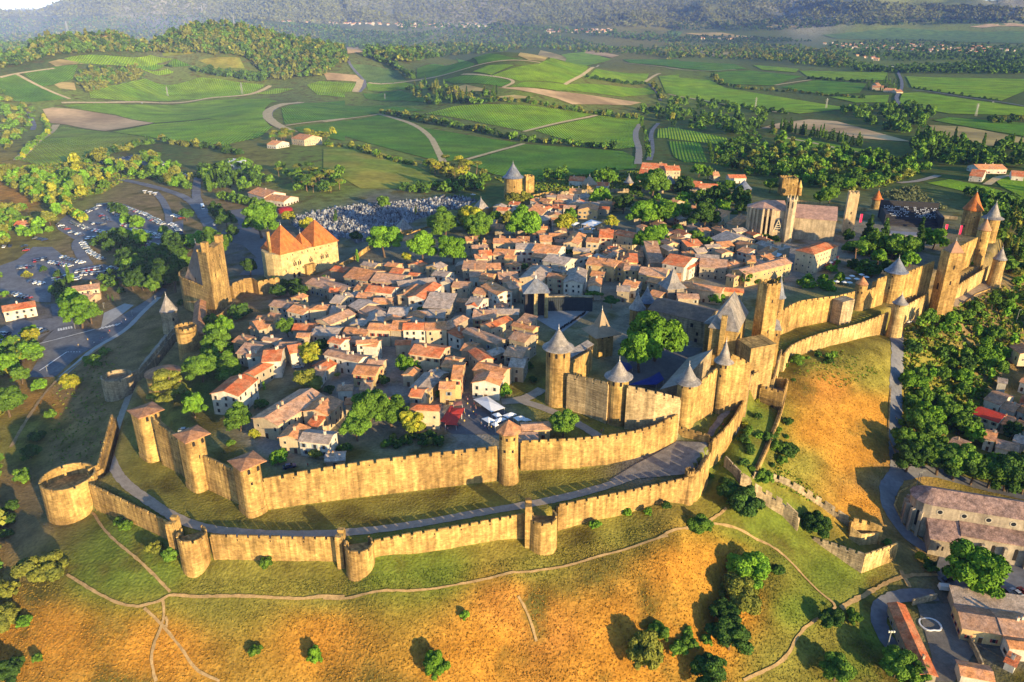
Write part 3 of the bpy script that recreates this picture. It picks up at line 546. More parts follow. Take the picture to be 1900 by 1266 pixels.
def tower(desc, x, hw, yb, z0, yt, roof=None, ya=None, rm=None, m=None, name='round_tower', sq=False, rot=0., open_top=False, wins=(), ns=24, over=.5, deep=6, flare=True, group=None, cat='tower', fin=True, bell=False, batter=.25, r=None, half=None):
    """x: photo column, hw: half width in photo px, yb/yt: rows of the foot and the top rim at the front, ya: apex row."""
    m = m or STONE; f = np.array(on(x, yb, z0)); dep = f[1]*CT - (z0-H)*ST; r = r or hw*dep/F; away = unit(f); C = f + away*r
    zt = zat(f[0], f[1], yt); root = thing(name, desc, cat, (C[0], C[1], z0), group)
    if sq == 'D':                        # rounded block, flat at the back
        a = rot + math.atan2(-away[0], away[1]); ax = (math.cos(a), math.sin(a)); k = r*1.04; sg = lambda c_, e: math.copysign(abs(c_)**e, c_)
        ol = [(sg(math.cos(t_), .62), sg(math.sin(t_), .62)) for t_ in np.linspace(math.pi, 2*math.pi, 15)] + [(1, 1), (-1, 1)]
        W_ = lambda u_, v_: (C[0]+ax[0]*u_*k-ax[1]*v_*k, C[1]+ax[1]*u_*k+ax[0]*v_*k); Pd = [W_(*q_) for q_ in ol]; MB().prism([((p[0]-C[0])*1.06+C[0], (p[1]-C[1])*1.06+C[1]) for p in Pd], z0-deep, z0+1.2).prism(Pd, z0+1.2, zt).build('body', m, root)
        Pq = [W_(*q_) for q_ in ((-1,-1),(1,-1),(1,1),(-1,1))]; ring = lambda s: [(C[0]+(p[0]-C[0])*s, C[1]+(p[1]-C[1])*s) for p in Pq]
    elif sq:
        k = r*1.0; a = rot + math.atan2(-away[0], away[1]); ax = (math.cos(a), math.sin(a)); Pq = [(C[0]+ax[0]*u*k-ax[1]*v*k, C[1]+ax[1]*u*k+ax[0]*v*k) for u, v in ((-1,-1),(1,-1),(1,1),(-1,1))]
        MB().prism(Pq, z0-deep, zt).build('body', m, root)
        ring = lambda s: [(C[0]+(p[0]-C[0])*s, C[1]+(p[1]-C[1])*s) for p in Pq]
    else:
        b = MB(); b.lathe(C, [(r+batter*2.2, z0-deep), (r+batter, z0+.6), (r, z0+(zt-z0)*.25), (r, zt-.05)], ns)
        b.prism([(C[0]+r*math.cos(2*math.pi*i/ns), C[1]+r*math.sin(2*math.pi*i/ns)) for i in range(ns)], zt-.9, zt-.02); b.build('body', m, root, smooth=False)
        ring = lambda s, n=ns: [(C[0]+r*s*math.cos(2*math.pi*i/n), C[1]+r*s*math.sin(2*math.pi*i/n)) for i in range(n)]
    if open_top:
        q = ring(1.0); pts = [(*p, zt+1.9) for p in q] + [(*q[0], zt+1.9)]
        bd, pr = wall_mesh(pts, [zt-.3]*len(pts), .55, 1, True, pitch=2.4, gap=.8, every=0 if sq else 2); pr.build('battlement', m, root)
    if roof:
        zc = zat(C[0], C[1], ya); mb = MB(); e = (r+over)/r
        if roof == 'cone' and not sq:
            h = zc-zt; prof = [(r+over, zt-.25), (r+over, zt), (r*.86, zt+h*.2), (r*.5, zt+h*.52), (r*.2, zt+h*.83), (.02, zc)] if bell else [(r+over, zt-.25), (r+over, zt), (r*.9, zt+h*.12), (.02, zc)]
            mb.lathe(C, prof, ns); mb.prism(ring(e*.999), zt-.26, zt-.2)
        elif roof == 'oct':
            rg = [(C[0]+(r+over)*math.cos(2*math.pi*(i+.5)/8), C[1]+(r+over)*math.sin(2*math.pi*(i+.5)/8)) for i in range(8)]; mb.prism(rg, zt, zt+.3); mb.cone(rg, zt+.301, (*C, zc))
        else:
            rg = ring(e); mb.prism(rg, zt+.001, zt+.25)
            if bell: md = [(*p, zt+(zc-zt)*.28) for p in ring(.68)]; mb.add([(*p, zt+.251) for p in rg]+md, [(i, (i+1) % 4, 4+(i+1) % 4, 4+i) for i in range(4)]); mb.add(md+[(*C, zc)], [(i, (i+1) % 4, 4) for i in range(4)])
            else: mb.cone(rg, zt+.251, (*C, zc))
        ro = mb.build('roof', rm or SLATE, root)
        if fin:
            fb = MB(); fb.lathe(C, [(.16, zc-.5), (.22, zc+.1), (.08, zc+.3), (.05, zc+1.5), (.01, zc+1.9)], 6); fb.build('finial', LEAD, ro)
    for w_ in wins:                      # (angle from the camera direction in degrees, fraction of height, w, h)
        a = math.radians(w_[0]); nr = np.array([-away[0]*math.cos(a)-(-away[1])*math.sin(a), -away[1]*math.cos(a)+(-away[0])*math.sin(a)])
        if sq: i = w_[0]; e0, e1 = np.array(Pq[i % 4]), np.array(Pq[(i+1) % 4]); d = unit(e1-e0); nr = np.array([d[1], -d[0]]); q = e0+(e1-e0)*w_[4]
        else: q = C + nr*r
        opening(root, q, nr, z0+(zt-z0)*w_[1], w_[2], w_[3], arch=w_[2] > .7)
    return root, C, r, zt
W3 = [(-35,.82,.6,1.0),(0,.82,.6,1.0),(35,.82,.6,1.0)]
# ---- front inner wall towers with low tiled roofs
GI = 'towers of the inner wall'
tower('round wall tower with low square tiled roof at the end of the inner rampart',290,19,852,1,770,'pyr',756,TILE,sq='D',rot=.35,over=.8,name='wall_tower',group=GI,fin=False,wins=[(0,.87,.9,1.3,.3),(0,.87,.9,1.3,.7),(0,.6,.7,1,.5)])
tower('square-roofed wall tower with brown tiles rising beside the grass lists',375,18,908,1,815,'pyr',798,TILE,sq='D',rot=.4,over=1.0,name='wall_tower',group=GI,fin=False,wins=[(0,.87,.9,1.3,.3),(0,.87,.9,1.3,.75),(0,.6,.9,1.2,.5),(1,.87,.9,1.2,.5)])
tower('corner wall tower with brown tiled hipped roof and arched door at its foot',474,19,954,1,866,'pyr',849,TILE,sq='D',rot=.4,over=1.0,name='wall_tower',group=GI,fin=False,wins=[(0,.85,.9,1.3,.3),(0,.85,.9,1.3,.75),(0,.62,.7,1,.35),(1,.85,.9,1.2,.4),(1,.45,1.1,1.6,.3)])
tower('slim round wall tower with octagonal tiled roof in the middle of the front rampart',944,17.5,897,1,807,'oct',779,TILE,over=1.3,name='wall_tower',group=GI,fin=False,wins=[(-50,.86,.7,1.1),(-10,.86,.7,1.1),(35,.86,.7,1.1),(-25,.62,.7,1.1),(25,.62,.7,1.1)])
# ---- front inner wall
def iw(i0, i1, side=1): 
    L = []; zb = []
    for a, c, f, z0 in IW[i0:i1+1]:
        X, Y = on(a, f, z0); L.append((X, Y, zat(X, Y, c))); zb.append(z0-3)
    return L, zb
L, zb = iw(0,2); wall('short inner rampart running between the two leftmost square tiled towers', L, zb, curve=0, th=2.6)
L, zb = iw(3,5); wall('inner rampart stretch before the corner tower with arched foot door', L, zb, curve=0, th=2.6)
L, zb = iw(6,9); L[0] = (*L[0][:2], L[0][2]-1); wall('long golden inner rampart between the corner tower and the octagonal-roofed tower', L, zb, th=2.8, mh=1.3, gap=1.0, pitch=4.4)
L, zb = iw(11,14); wall('curving inner rampart from the octagonal-roofed tower toward the castle gate', L, zb, th=2.8, pitch=3.3)
# ---- outer wall
def ow(ids, src=OW): return [(*on(a, b, c), c) for a, b, c, f in (src[i] for i in ids)]
GO = 'stretches of the outer wall'
wall('thin outer wall in shade following the pale gravel walk below the pointed gate tower', ow([0,1,2]), th=1.2, m=GREYST, mer=True, pitch=5)
wall('outer wall with people leaning by it between small open tower and round bastion', ow([3,4])+[(*on(160,872,3),3)], th=1.6, curve=0, pitch=4)
wall('outer wall climbing from the round bastion to the split buttress tower', [(*on(164,897,3),3)]+ow([6,7]), th=1.8, curve=0)
wall('straight low outer wall between two half-round towers above the dry field', ow([9,10,11]), th=1.8)
wall('gently curved outer wall rising toward the tall half-round tower with a slit', ow([13,14,15,16]), th=1.8)
wall('outer wall from the tall half-round tower to the paved ward corner', ow([18,19,20]), th=1.8)
wall('broken outer wall corner closing the grey paved ward', ow([20,21])+ow([0],OWR), th=2.2, curve=0)
# half-round open towers
def bastion(desc, x, hw, yb, ycrest, zc, m=None, closed=True, n=20, arc=(50, 310), name='half_round_tower', floor=None, hgt=None, every=3, gap=.75):
    f = np.array(on(x, ycrest, zc)); dep = f[1]*CT-(zc-H)*ST; r = hw*dep/F; aw = unit(f); C = f + aw*r*.98; z0 = zat(f[0], f[1], yb); a0 = math.atan2(aw[1], aw[0])
    rt = thing(name, desc, 'tower', (C[0], C[1], z0)); m = m or STONE; A = [a0 + math.radians(d) for d in np.linspace(*arc, n)]
    pts = [(C[0]+r*math.cos(a), C[1]+r*math.sin(a), zc) for a in A]
    fl = floor if floor is not None else zc-2.3
    Pb = [(p[0], p[1]) for p in pts]; b = MB(); kk = len(Pb); bot = [(C[0]+(p[0]-C[0])*1.05, C[1]+(p[1]-C[1])*1.05, z0-3) for p in Pb]
    b.add(bot + [(*p, fl) for p in Pb], [(i, i+1, kk+i+1, kk+i) for i in range(kk-1)] + [(kk-1, 0, kk, 2*kk-1), tuple(range(kk, 2*kk))]); b.build('body', m, rt)
    bd, pr = wall_mesh(pts, [fl-.02]*kk, .7, 1, True, gap=gap, every=every)
    if fl < zc-2: bd2, _ = wall_mesh([(p[0], p[1], p[2]) for p in pts], [fl-.02]*kk, .7, 1, False); bd2.build('inner_face', m, rt)
    pr.build('battlement', m, rt)
    return rt, C, r, z0
bastion('large round corner bastion open at the top with stone floor inside', 131, 48, 978, 905, 3.4, arc=(95, 445), n=40, name='round_bastion', floor=-1.0, every=5)
bastion('half-round outer tower with rounded prow at the bend of the wall',358,27,1063,1004,2.8)
bastion('squat half-round outer tower between two low wall stretches',667,27,1069,1024,2.8)
bastion('tall half-round outer tower with arrow slit beside the bright grass',1007,27,1021,972,3.2)
bastion('small round outer tower with open shaded top above the dry moat',218,27,752,706,3.2,m=GREYST,arc=(60,400),n=28,every=5)
for x, yb, yt, dsc in [(331,1020,968,'narrow stone buttress pier with steps beside the bent outer tower'),(636,1040,992,'narrow wall pier beside the squat half-round tower'),(980,1000,936,'narrow wall pier beside the tall half-round tower')]:
    f = on(x, yb, -6.5); zt = zat(*f, yt); r = thing('wall_pier', dsc, 'pier', (*f, -6.5), 'wall piers'); MB().box((*unit(f)*0+f, -9), (2.2, 5.5, zt+9)).build('shaft', STONE, r); MB().box((f[0], f[1]-2, zt), (2.0, 1.4, .9)).build('merlon', STONE, r); MB().box((f[0], f[1]+1.6, zt), (2.0, 1.6, .9)).build('merlon', STONE, r)
tower('small turret on the outer wall corner of the paved ward',1276,9,915,-4,884,open_top=True,name='wall_turret',deep=5)
# ---- left side: covered wall walk, small towers
tower('open crenellated round tower below the covered wall walk',355,19,664,3,618,open_top=True,name='round_tower',deep=5)
tower('low round tower with flattish tiled roof behind the spreading cedar',311,30,735,2,702,'cone',684,TILE,over=.6,name='round_tower',fin=False)
tower('pointed slate gate tower beside the shaded outer gate',318,15,604,2,580,'cone',547,SLATE,over=.5,name='gate_tower',ns=8,deep=5,m=GREYST,wins=[(20,.3,.9,1.2)])
def covered_walk():
    a, b, c = on(366,620,9), on(372,560,10), on(432,548,12)
    r = thing('covered_wall_walk','wall walk under a long red-brown roof joining the crow-stepped tower and open tower','wall walk',(a[0],a[1],2)); rf = MB(); bd = MB()
    for p, q, zp, zq in ((a,b,9.5,10.5),):
        p, q = P2(p), P2(q); d = unit(q-p); n = np.array([-d[1], d[0]])*2.6
        bd.prism([p-n, q-n, q+n, p+n][::-1] if False else [p+n, p-n, q-n, q+n], -1, [zp-2]*4); P = [p-n*1.15, p+n*1.15, q+n*1.15, q-n*1.15]
        rf.add([(*P[0], zp-.8), (*P[1], zp-.8), (*P[2], zq-.8), (*P[3], zq-.8), (*p, zp+1.1), (*q, zq+1.1)], [(0,4,5,3),(1,2,5,4),(0,1,4),(3,5,2),(0,3,2,1)])
    bd.build('wall_body', STONE, r); rf.build('roof', TILE, r)
covered_walk()
wall('curved golden skirt wall wrapping the foot of the crow-stepped tower', [(*on(372,580,9),9),(*on(395,586,9),9),(*on(412,578,9),9),(*on(436,556,9),9)], [0,0,0,0], th=1.6, mer=False, curve=2, name='skirt_wall')
wall('golden rampart linking the crow-stepped tower with the twin-roofed gatehouse', [(*on(431,526,12),12),(*on(450,518,12),12),(*on(467,516,12),12),(*on(478,522,11.5),11.5),(*on(518,514,11),11)], [0]*5, th=2.2, curve=0)
def crow_stepped():
    z0 = 4; K, Lp, Rp = (np.array(on(*q, z0)) for q in ((401,582),(343,556),(430,556)))
    r = thing('crow_stepped_tower','huge golden tower with stepped gable wall and dark hipped roof at the rampart corner','tower',(K[0],K[1],z0))
    e1 = Rp-K; e2 = Lp-K; bk = Lp+e1*.9; zc = zat(*Lp, 517); zt = zat(*K, 470)
    cen = (K+Lp+bk+Rp)/4
    def arc(): # rounded outer end
        mid = (Lp+bk)/2; v = Lp-mid; o = unit(e2)*np.hypot(*v); return [mid + v*math.cos(a) + o*math.sin(a)*.8 for a in np.linspace(0, math.pi, 9)]
    ol = [K, Rp] + arc()[::-1]; ol = [tuple(p) for p in ol]
    MB().prism(ol, z0-6, zc-1).build('body', STONE, r)
    pts = [(*p, zc+.9) for p in ([ol[0]]+ol[:1:-1])]
    _, pr = wall_mesh(pts, [zc-2]*len(pts), .7, -1, True, pitch=3.4); pr.build('battlement', STONE, r)
    u = unit(e1); v = unit(e2); w1 = np.hypot(*e1)
    q0 = K+v*9.5; g = MB(); g.prism([K+v*.0-u*.01, K+u*w1, K+u*w1+v*6.5, K+v*6.5], zc-1.2, zt); g.prism([K+v*6.5, K+v*6.5+u*5, q0+u*5, q0], zc-1.2, zt-1.0)
    hp = zat(*K, 452); g.box((*(K+v*1.6+u*1.6), zt-.01), (3.0, 3.0, hp-zt), u); g.box((*(K+u*(w1-2)+v*2), zt-.01), (3.4, 3.4, (hp-zt)*.75), u); g.box((*(K+u*6+v*1), zt-.01), (3, 1.8, 1.6), u); g.box((*(K+v*8.7+u*.8), zt-1.01), (1.4, 1.4, 1.2), u)
    g.build('gable_wall', STONE, r)
    ra = (K+v*7+u*w1*.35); rb = K+v*7+u*w1*.75; c1 = K+v*7.2+u*1.5; c2 = K+v*7.2+u*(w1-1.5); c3 = Lp+u*w1*.75-v*1.0; c4 = Lp+u*2.2-v*2.5; zr = zat(*(K+v*8), 466)
    ap = Lp*.55+K*.45+u*w1*.4
    rf = MB(); rf.add([(*c1,zc+.3),(*c2,zc+.3),(*c3,zc+.3),(*c4,zc+.3),(*(K+v*7.2+u*w1*.5),zr),(*ap,zr)], [(3,0,4,5),(0,1,4),(1,2,5,4),(2,3,5),(3,2,1,0)]); ro = rf.build('roof', mat('brown_slates', (.21,.155,.12), .8, .15, .5), r)
    MB().lathe(ap, [(.2,zr-.3),(.1,zr+.5),(.02,zr+2.6)], 6).build('finial', LEAD, ro)
    nl = -np.array([v[1], -v[0]]); nr = np.array([u[1], -u[0]])
    if nr.dot(K-cen) < 0: nr = -nr
    if nl.dot(K-cen) < 0: nl = -nl
    for t, zz, w_, h_ in ((.3,.55,.7,1.8),(.62,.62,.7,2.2),(.3,.8,.6,1.6),(.7,.8,.6,1.6)): opening(r, K+e1*t, nr, z0+(zt-z0)*zz, w_, h_)
    for t, zz, w_, h_ in ((.5,.42,.9,2.4),(.75,.3,.7,1.6)): opening(r, K+e2*t, nl, z0+(zt-z0)*zz, w_, h_)
crow_stepped()
def gatehouse():
    z0 = 3; A, B = np.array(on(526.5,522,z0)), np.array(on(630,494,z0)); u = unit(B-A); v = np.array([-u[1], u[0]]); w_ = np.hypot(*(B-A)); D = w_*.5; ze = zat(*A, 473)
    r = thing('twin_gatehouse','great golden gatehouse with two steep orange hipped roofs and a small one between','gatehouse',(A[0],A[1],z0))
    cap = [A+v*D, A+v*D*.8-u*3.2, A+v*D*.5-u*4.4, A+v*D*.2-u*3.2]; ol = [A, B, B+v*D]+[A+u*w_*.6+v*D*1.0]+cap
    MB().prism([tuple(p) for p in ol], z0-6, ze).build('body', mat('gate_masonry', (.56,.42,.20), .92, .28, .5, col2=(.46,.33,.16), bump=.12, bscale=1., spec=.08, sc2=1.6), r)
    def hip(s0, s1, ya, d0, d1, nm='roof', o=.7):
        q = [A+u*(s0*w_-o)+v*(d0*D-o), A+u*(s1*w_+o)+v*(d0*D-o), A+u*(s1*w_+o)+v*(d1*D+o), A+u*(s0*w_-o)+v*(d1*D+o)]; c = sum(q)/4; za = zat(*c, ya)
        mb = MB(); mb.prism([tuple(p) for p in q], ze+.002, ze+.3); mb.cone([tuple(p) for p in q], ze+.301, (*c, za)); ro = mb.build(nm, ORANGE, r)
        MB().lathe(c, [(.25,za-.5),(.3,za),(.08,za+.4),(.03,za+2.6)], 6).build('finial', LEAD, ro)
    hip(0,.41,417,0,1); hip(.58,1,407,0,1); hip(.425,.565,432,.12,.75)
    for s, yy in ((.02,430),(.93,413)):
        cq = A+u*w_*s+v*D*(.45 if s<.5 else .8)-(u*2.2 if s<.5 else u*0); hh = zat(*cq, yy); MB().box((*cq, ze-2), (1.5, 1.5, hh-ze+2), u).build('chimney', STONE, r)
    n = -v; hh = ze-z0
    for s in (.22,.30,.5,.70,.79): 
        for d in (-.65,.65): opening(r, A+u*(w_*s+d), n, z0+hh*.46, .9, 2.0, True)
        opening(r, A+u*w_*s, n, z0+hh*.46+2.6, .7, .5, True)
    for s in (.20,.36,.46,.58,.68,.84): opening(r, A+u*w_*s, n, z0+hh*.86, .6, 1.1)
    for s, zz, ww, h_ in ((.19,.02,1.6,2.6),(.27,.02,1.6,2.2),(.35,.3,.7,1.4),(.25,.3,.7,1.),(.6,.25,.7,1.5),(.06,.3,.6,1.8),(.1,.75,.5,1.6),(.6,.7,.5,1.6)): opening(r, A+u*w_*s, n, z0+hh*zz, ww, h_, ww > 1)
    gt = MB(); f = A+u*w_*.42-v*1.2; gt.box((*(f+u*w_*.03), z0-4), (w_*.16, 3, hh*.42+4), u); gt.build('apse', STONE, r)
gatehouse()
# ---- far rampart towers
GF = 'far rampart towers'
tower('tall round tower with steep slate cone on the far rampart',952,17,374,2,332,'cone',302,SLATB,over=1.4,name='round_tower',wins=[(10,.6,.8,1.2)])
_t = tower('square crenellated stair block joined to the slate-coned far tower',981,8,367,2,331,sq=True,open_top=True,name='square_tower',rot=.3)
tower('small square tower with steep tan pyramid roof on the far rampart',1093,10,357,2,344,'pyr',326,mat('tan_slates',(.33,.25,.17),.8,.12,.5),sq=True,rot=.5,name='square_tower',over=.8)
tower('far round tower with short slate cone among trees left of the barn roofs',1166,8,348,2,340,'cone',325,SLATE,over=.8)
tower('far square tower with low grey pyramid roof beside the big plane trees',1240,10,357,2,342,'pyr',324,SLATE,sq=True,rot=.4,over=.6,name='square_tower')
tower('twin-finialled tower with pale steep roof at the rampart by the cemetery',893,10,406,1,388,'pyr',368,SLATE,sq=True,rot=.5,over=.4,name='square_tower')
tower('little steep-roofed tower at the cemetery edge behind the plane trees',750,12,440,1,427,'pyr',405,SLATE,sq=True,rot=.4,over=.5,name='square_tower')
tower('broad round tower with blue slate cone left of the basilica',1378,14,364,3,352,'cone',334,SLATB,over=.6,wins=[(20,.3,.7,.9)])
tower('square crenellated golden tower behind the basilica',1459,14,365,2,335,sq=True,rot=.25,open_top=True,name='square_tower',wins=[(0,.7,.8,1.1,.3),(0,.7,.8,1.1,.7)])
tower('little round tower with bright orange cone near the olive grove',1625,8.5,384,6,371,'cone',353,ORANGE,over=1.0,m=PALE)
tower('thin golden spire rising behind the basilica',1482,4.2,362,3,348,'cone',334,mat('golden_spire',(.55,.40,.12),.8,.1,1.),over=.1,name='spire',fin=False)
def wl(desc, pts, zb, **kw): return wall(desc, [(*on(a, b, c), c) for a, b, c in pts], [zb]*len(pts), **kw)
wl('golden crenellated far rampart right of the slate-coned round tower', [(989,362,10),(1012,357,10),(1032,354,10)], 0, curve=0)
wl('lit far rampart running up to the slate-coned round tower', [(900,389,8),(932,376,9)], -2, curve=0)
wl('pale rampart wall between cemetery and plane trees', [(755,432,6),(800,415,6),(890,392,6)], -2, curve=0, mer=False)
wl('low golden rampart from the twin-roofed gatehouse toward the cemetery', [(630,490,8),(655,477,8),(690,452,8),(740,436,7)], -2, curve=0)
wl('shaded far rampart behind the dark trees left of the basilica', [(1262,352,8),(1310,352,8),(1362,357,8)], 0, curve=0, m=GREYST)
wl('far rampart between the pyramid-roofed towers', [(1035,356,7),(1085,352,7),(1160,350,7),(1232,351,7)], 0, curve=0, m=GREYST)
wl('pale rampart behind the bell tower by the olive grove', [(1475,368,9),(1560,380,9),(1610,384,8)], 1, curve=0, m=PALE, mer=False)
wl('rampart along the theatre stands toward the orange-coned tower', [(1640,386,8),(1700,393,8),(1778,400,8)], 1, curve=0, m=GREYST, mer=False)
# ---- right-hand ramparts
tower('great square tower with four buttressed sides and small pyramid roof astride both walls',1744,14.5,575,-2,470,'pyr',446,mat('brown_tiles',(.33,.19,.12),.85,.15,.5),sq=True,rot=.55,over=-.8,name='square_tower',wins=[(0,.72,.9,2.,.45),(0,.45,.9,2.,.45),(3,.33,1.8,3.,.5),(1,.6,.6,1.6,.4)],deep=8)
tower('big round tower with broad blue slate cone on the right rampart',1651,18,562,4,508,'cone',478,SLATB,over=.9,wins=[(-15,.85,.7,1),(-20,.45,.8,1.2)])
tower('slim round tower with brown cone below the stepped rampart',1590,10.5,575,4,529,'cone',513,TILE,over=.2,wins=[(-20,.65,.7,1.2),(15,.65,.7,1.2),(0,.85,.6,.8)],fin=False)
tower('tall round tower with tan cone at the far right inner rampart',1810,11,493,4,428,'cone',406,mat('tan_tiles',(.40,.22,.12),.85,.12,.5),over=.2,wins=[(-10,.68,.8,1.2),(0,.4,.8,1.2)])
tower('massive round tower with tall bright orange cone at the right end',1794,15,436,6,391,'cone',356,ORANGE,over=.9,wins=[(-30,.3,.8,1.2),(20,.7,.7,1)],bell=True)
tower('round tower with tall grey slate cone at the extreme right',1830,13,452,3,407,'cone',375,SLATE,over=2.2,wins=[(-20,.7,.7,1)])
tower('small outer round tower with slate cone at the right road bend',1845,10.5,520,-1,483,'cone',460,SLATE,over=.5,m=PALE,wins=[(0,.9,.5,.7)])
tower('outer round tower with dark slate cone where the road turns down',1660,12,612,-2,566,'cone',546,SLATE,over=.5,m=PALE,wins=[(0,.9,.5,.8)])
def wz(desc, pts, z0, **kw):             # wall from crest pixel and foot row
    L = []; zb = []
    for x, c, f in pts: X, Y = on(x, f, z0); L.append((X, Y, zat(X, Y, c))); zb.append(z0-4)
    return wall(desc, L, zb, **kw)
wz('tall inner rampart between the big blue-coned tower and the great square tower',[(1666,508,556),(1722,484,541)],4,curve=0,th=3)
wz('high inner rampart between the great square tower and the tan-coned tower',[(1760,462,516),(1802,440,492)],4,curve=0,th=3)
wz('stepped inner rampart climbing to the big blue-coned tower',[(1601,540,574),(1618,532,570)],4,curve=0,th=2.5); wz('raised step of the inner rampart against the big blue-coned tower',[(1618,518,570),(1636,512,564)],4,curve=0,th=2.5)
wz('inner rampart with tall blind arches right of the castle',[(1478,558,606),(1520,552,598),(1543,550,594),(1580,541,580)],4,curve=0,th=3)
wz('buttressed inner rampart behind the castle gatehouse',[(1436,582,625),(1462,565,614),(1478,558,606)],4,curve=0,th=3)
wall('smooth pale outer wall curving below the castle gate over the dry slope', ow([5,6,7,8,9],OWR), th=1.8, side=1, m=PALE, curve=1)
wall('pale outer wall between the dark slate-coned tower and the great square tower', ow([10,11],OWR), th=1.8, curve=0, m=PALE)
wall('pale outer wall from the great square tower to the small road-bend tower', ow([12,13],OWR), th=1.8, curve=0, m=PALE)
def blind_arch(x, yb, yt, w_, z0=4):
    X, Y = on(x, yb, z0); return X, Y, zat(X, Y, yt)
for x, yb, dsc in [(1495,601,'first dark blind arch recess in the rampart right of the castle'),(1515,598,'second blind arch recess in the rampart right of the castle')]:
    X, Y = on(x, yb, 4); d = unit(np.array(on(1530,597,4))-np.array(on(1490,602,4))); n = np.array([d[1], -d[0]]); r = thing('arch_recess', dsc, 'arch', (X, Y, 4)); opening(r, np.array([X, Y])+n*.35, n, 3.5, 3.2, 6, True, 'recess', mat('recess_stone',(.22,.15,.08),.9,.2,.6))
X, Y = on(1553,594,4); b_ = thing('square_wall_tower','shaded open-backed square tower standing between arches and slim round tower','tower',(X,Y,4)); MB().box((X+1,Y-1.5,0),(9,6,zat(X,Y,553)),(math.cos(.5),math.sin(.5))).build('body',GREYST,b_); X2, Y2 = on(1464,600,4); b2 = thing('wall_buttress','slim tall buttress pier on the rampart beside the castle','buttress',(X2,Y2,4)); MB().box((X2,Y2,0),(2.5,3,zat(X2,Y2,562))).build('shaft',STONE,b2)
X, Y = on(1626,560,4); r = thing('wall_chapel','small pointed stone turret in front of the stepped rampart','turret',(X,Y,4)); MB().box((X,Y,2),(5,4,zat(X,Y,545)-2)).build('body',STONE,r); zt_=zat(X,Y,545); MB().cone([(X-2.7,Y-2.2),(X+2.7,Y-2.2),(X+2.7,Y+2.2),(X-2.7,Y+2.2)],zt_+.01,(X,Y,zat(X,Y,538))).build('roof',SLATE,r)
# ================================================================ houses
def roofmat(nm, c, c2, v=.34): return mat(nm, c, .9, v, .55, col2=c2, bump=.12, bscale=2.2, rnd=.16, spec=.08, sc2=1.9)
ROOF = {'r': roofmat('red_canal_tiles', (.62,.165,.06), (.60,.25,.115), .3), 'o': roofmat('orange_canal_tiles', (.66,.285,.11), (.55,.27,.145)), 'b': roofmat('brown_canal_tiles', (.52,.28,.155), (.43,.265,.18)),
        'g': roofmat('greyed_canal_tiles', (.45,.34,.26), (.38,.305,.25)), 'R': roofmat('bright_red_sheet', (.52,.05,.03), (.48,.06,.035), .12), 's': SLATE}
def wallmat(nm, c, c2=None): return mat(nm, c, .92, .13, .35, col2=c2, rnd=.10, spec=.08, streak=.15, sc2=1.5)
WALLM = {'w': wallmat('white_render', (.60,.55,.46), (.52,.47,.39)), 'c': wallmat('cream_render', (.56,.45,.29), (.48,.38,.25)), 's': wallmat('grey_rubble_stone', (.40,.335,.235), (.32,.27,.195)), 'y': wallmat('ochre_stone', (.56,.41,.20), (.46,.33,.17))}
RN = {'r':'red tiled','o':'orange tiled','b':'brown tiled','g':'grey-brown tiled','R':'bright red','s':'slate'}; WN = {'w':'white','c':'cream','s':'grey stone','y':'golden stone'}
SHUT = [mat('shutter_grey_blue', (.22,.27,.33), .7, .1, 1.), mat('shutter_brown', (.16,.09,.05), .7, .1, 1.), mat('shutter_wine', (.25,.04,.04), .7, .1, 1.), mat('shutter_pale', (.48,.47,.42), .7, .1, 1.)]
GLASS = mat('window_pane', (.02,.024,.03), .25, .1, 1., spec=.5); FRAME = mat('window_frame', (.42,.38,.31), .8, .1, 1.); DOORM = mat('door_wood', (.10,.055,.03), .7, .2, 1.)
def window_mesh(kind, sh):               # faces local -y
    mb = MB(); w_, h = (.55, 1.45) if kind < 2 else (.45, .9)
    mb.box((0, -.02, 0), (w_*2-.1, .10, h), mi=0); mb.box((0, -.04, -.14), (w_*2+.25, .18, .13), mi=1); mb.box((0, -.03, h+.01), (w_*2+.2, .13, .16), mi=1)
    if kind == 0:
        for s in (-1, 1): mb.box((s*(w_*1.5+.02), -.05, .0), (w_*.98, .08, h), mi=2)
    else:
        for s in (-1, 1): mb.box((s*(w_+.03), -.03, -.01), (.16, .13, h+.01), mi=1)
    o = mb.build('window', [GLASS, FRAME, SHUT[sh]]); me_ = o.data; bpy.data.objects.remove(o); return me_
WIN = [window_mesh(0, i) for i in range(4)] + [window_mesh(1, 0), window_mesh(1, 0), window_mesh(2, 0)]
_db = MB(); _db.box((0, -.03, 0), (1.2, .14, 2.2), mi=0); _db.box((0, -.04, 2.21), (1.6, .18, .2), mi=1); _o = _db.build('door', [DOORM, FRAME]); DOORMESH = _o.data; bpy.data.objects.remove(_o)
def put(mesh, name, parent, q, nrm, z):
    o = bpy.data.objects.new(name, mesh); COL.objects.link(o); o.parent = parent; b = WL[parent.name]
    o.location = (q[0]-b[0], q[1]-b[1], z-b[2]); o.rotation_euler = (0, 0, math.atan2(nrm[0], -nrm[1])); return o
FOOT = []                                # house footprints taken, for filling gaps later
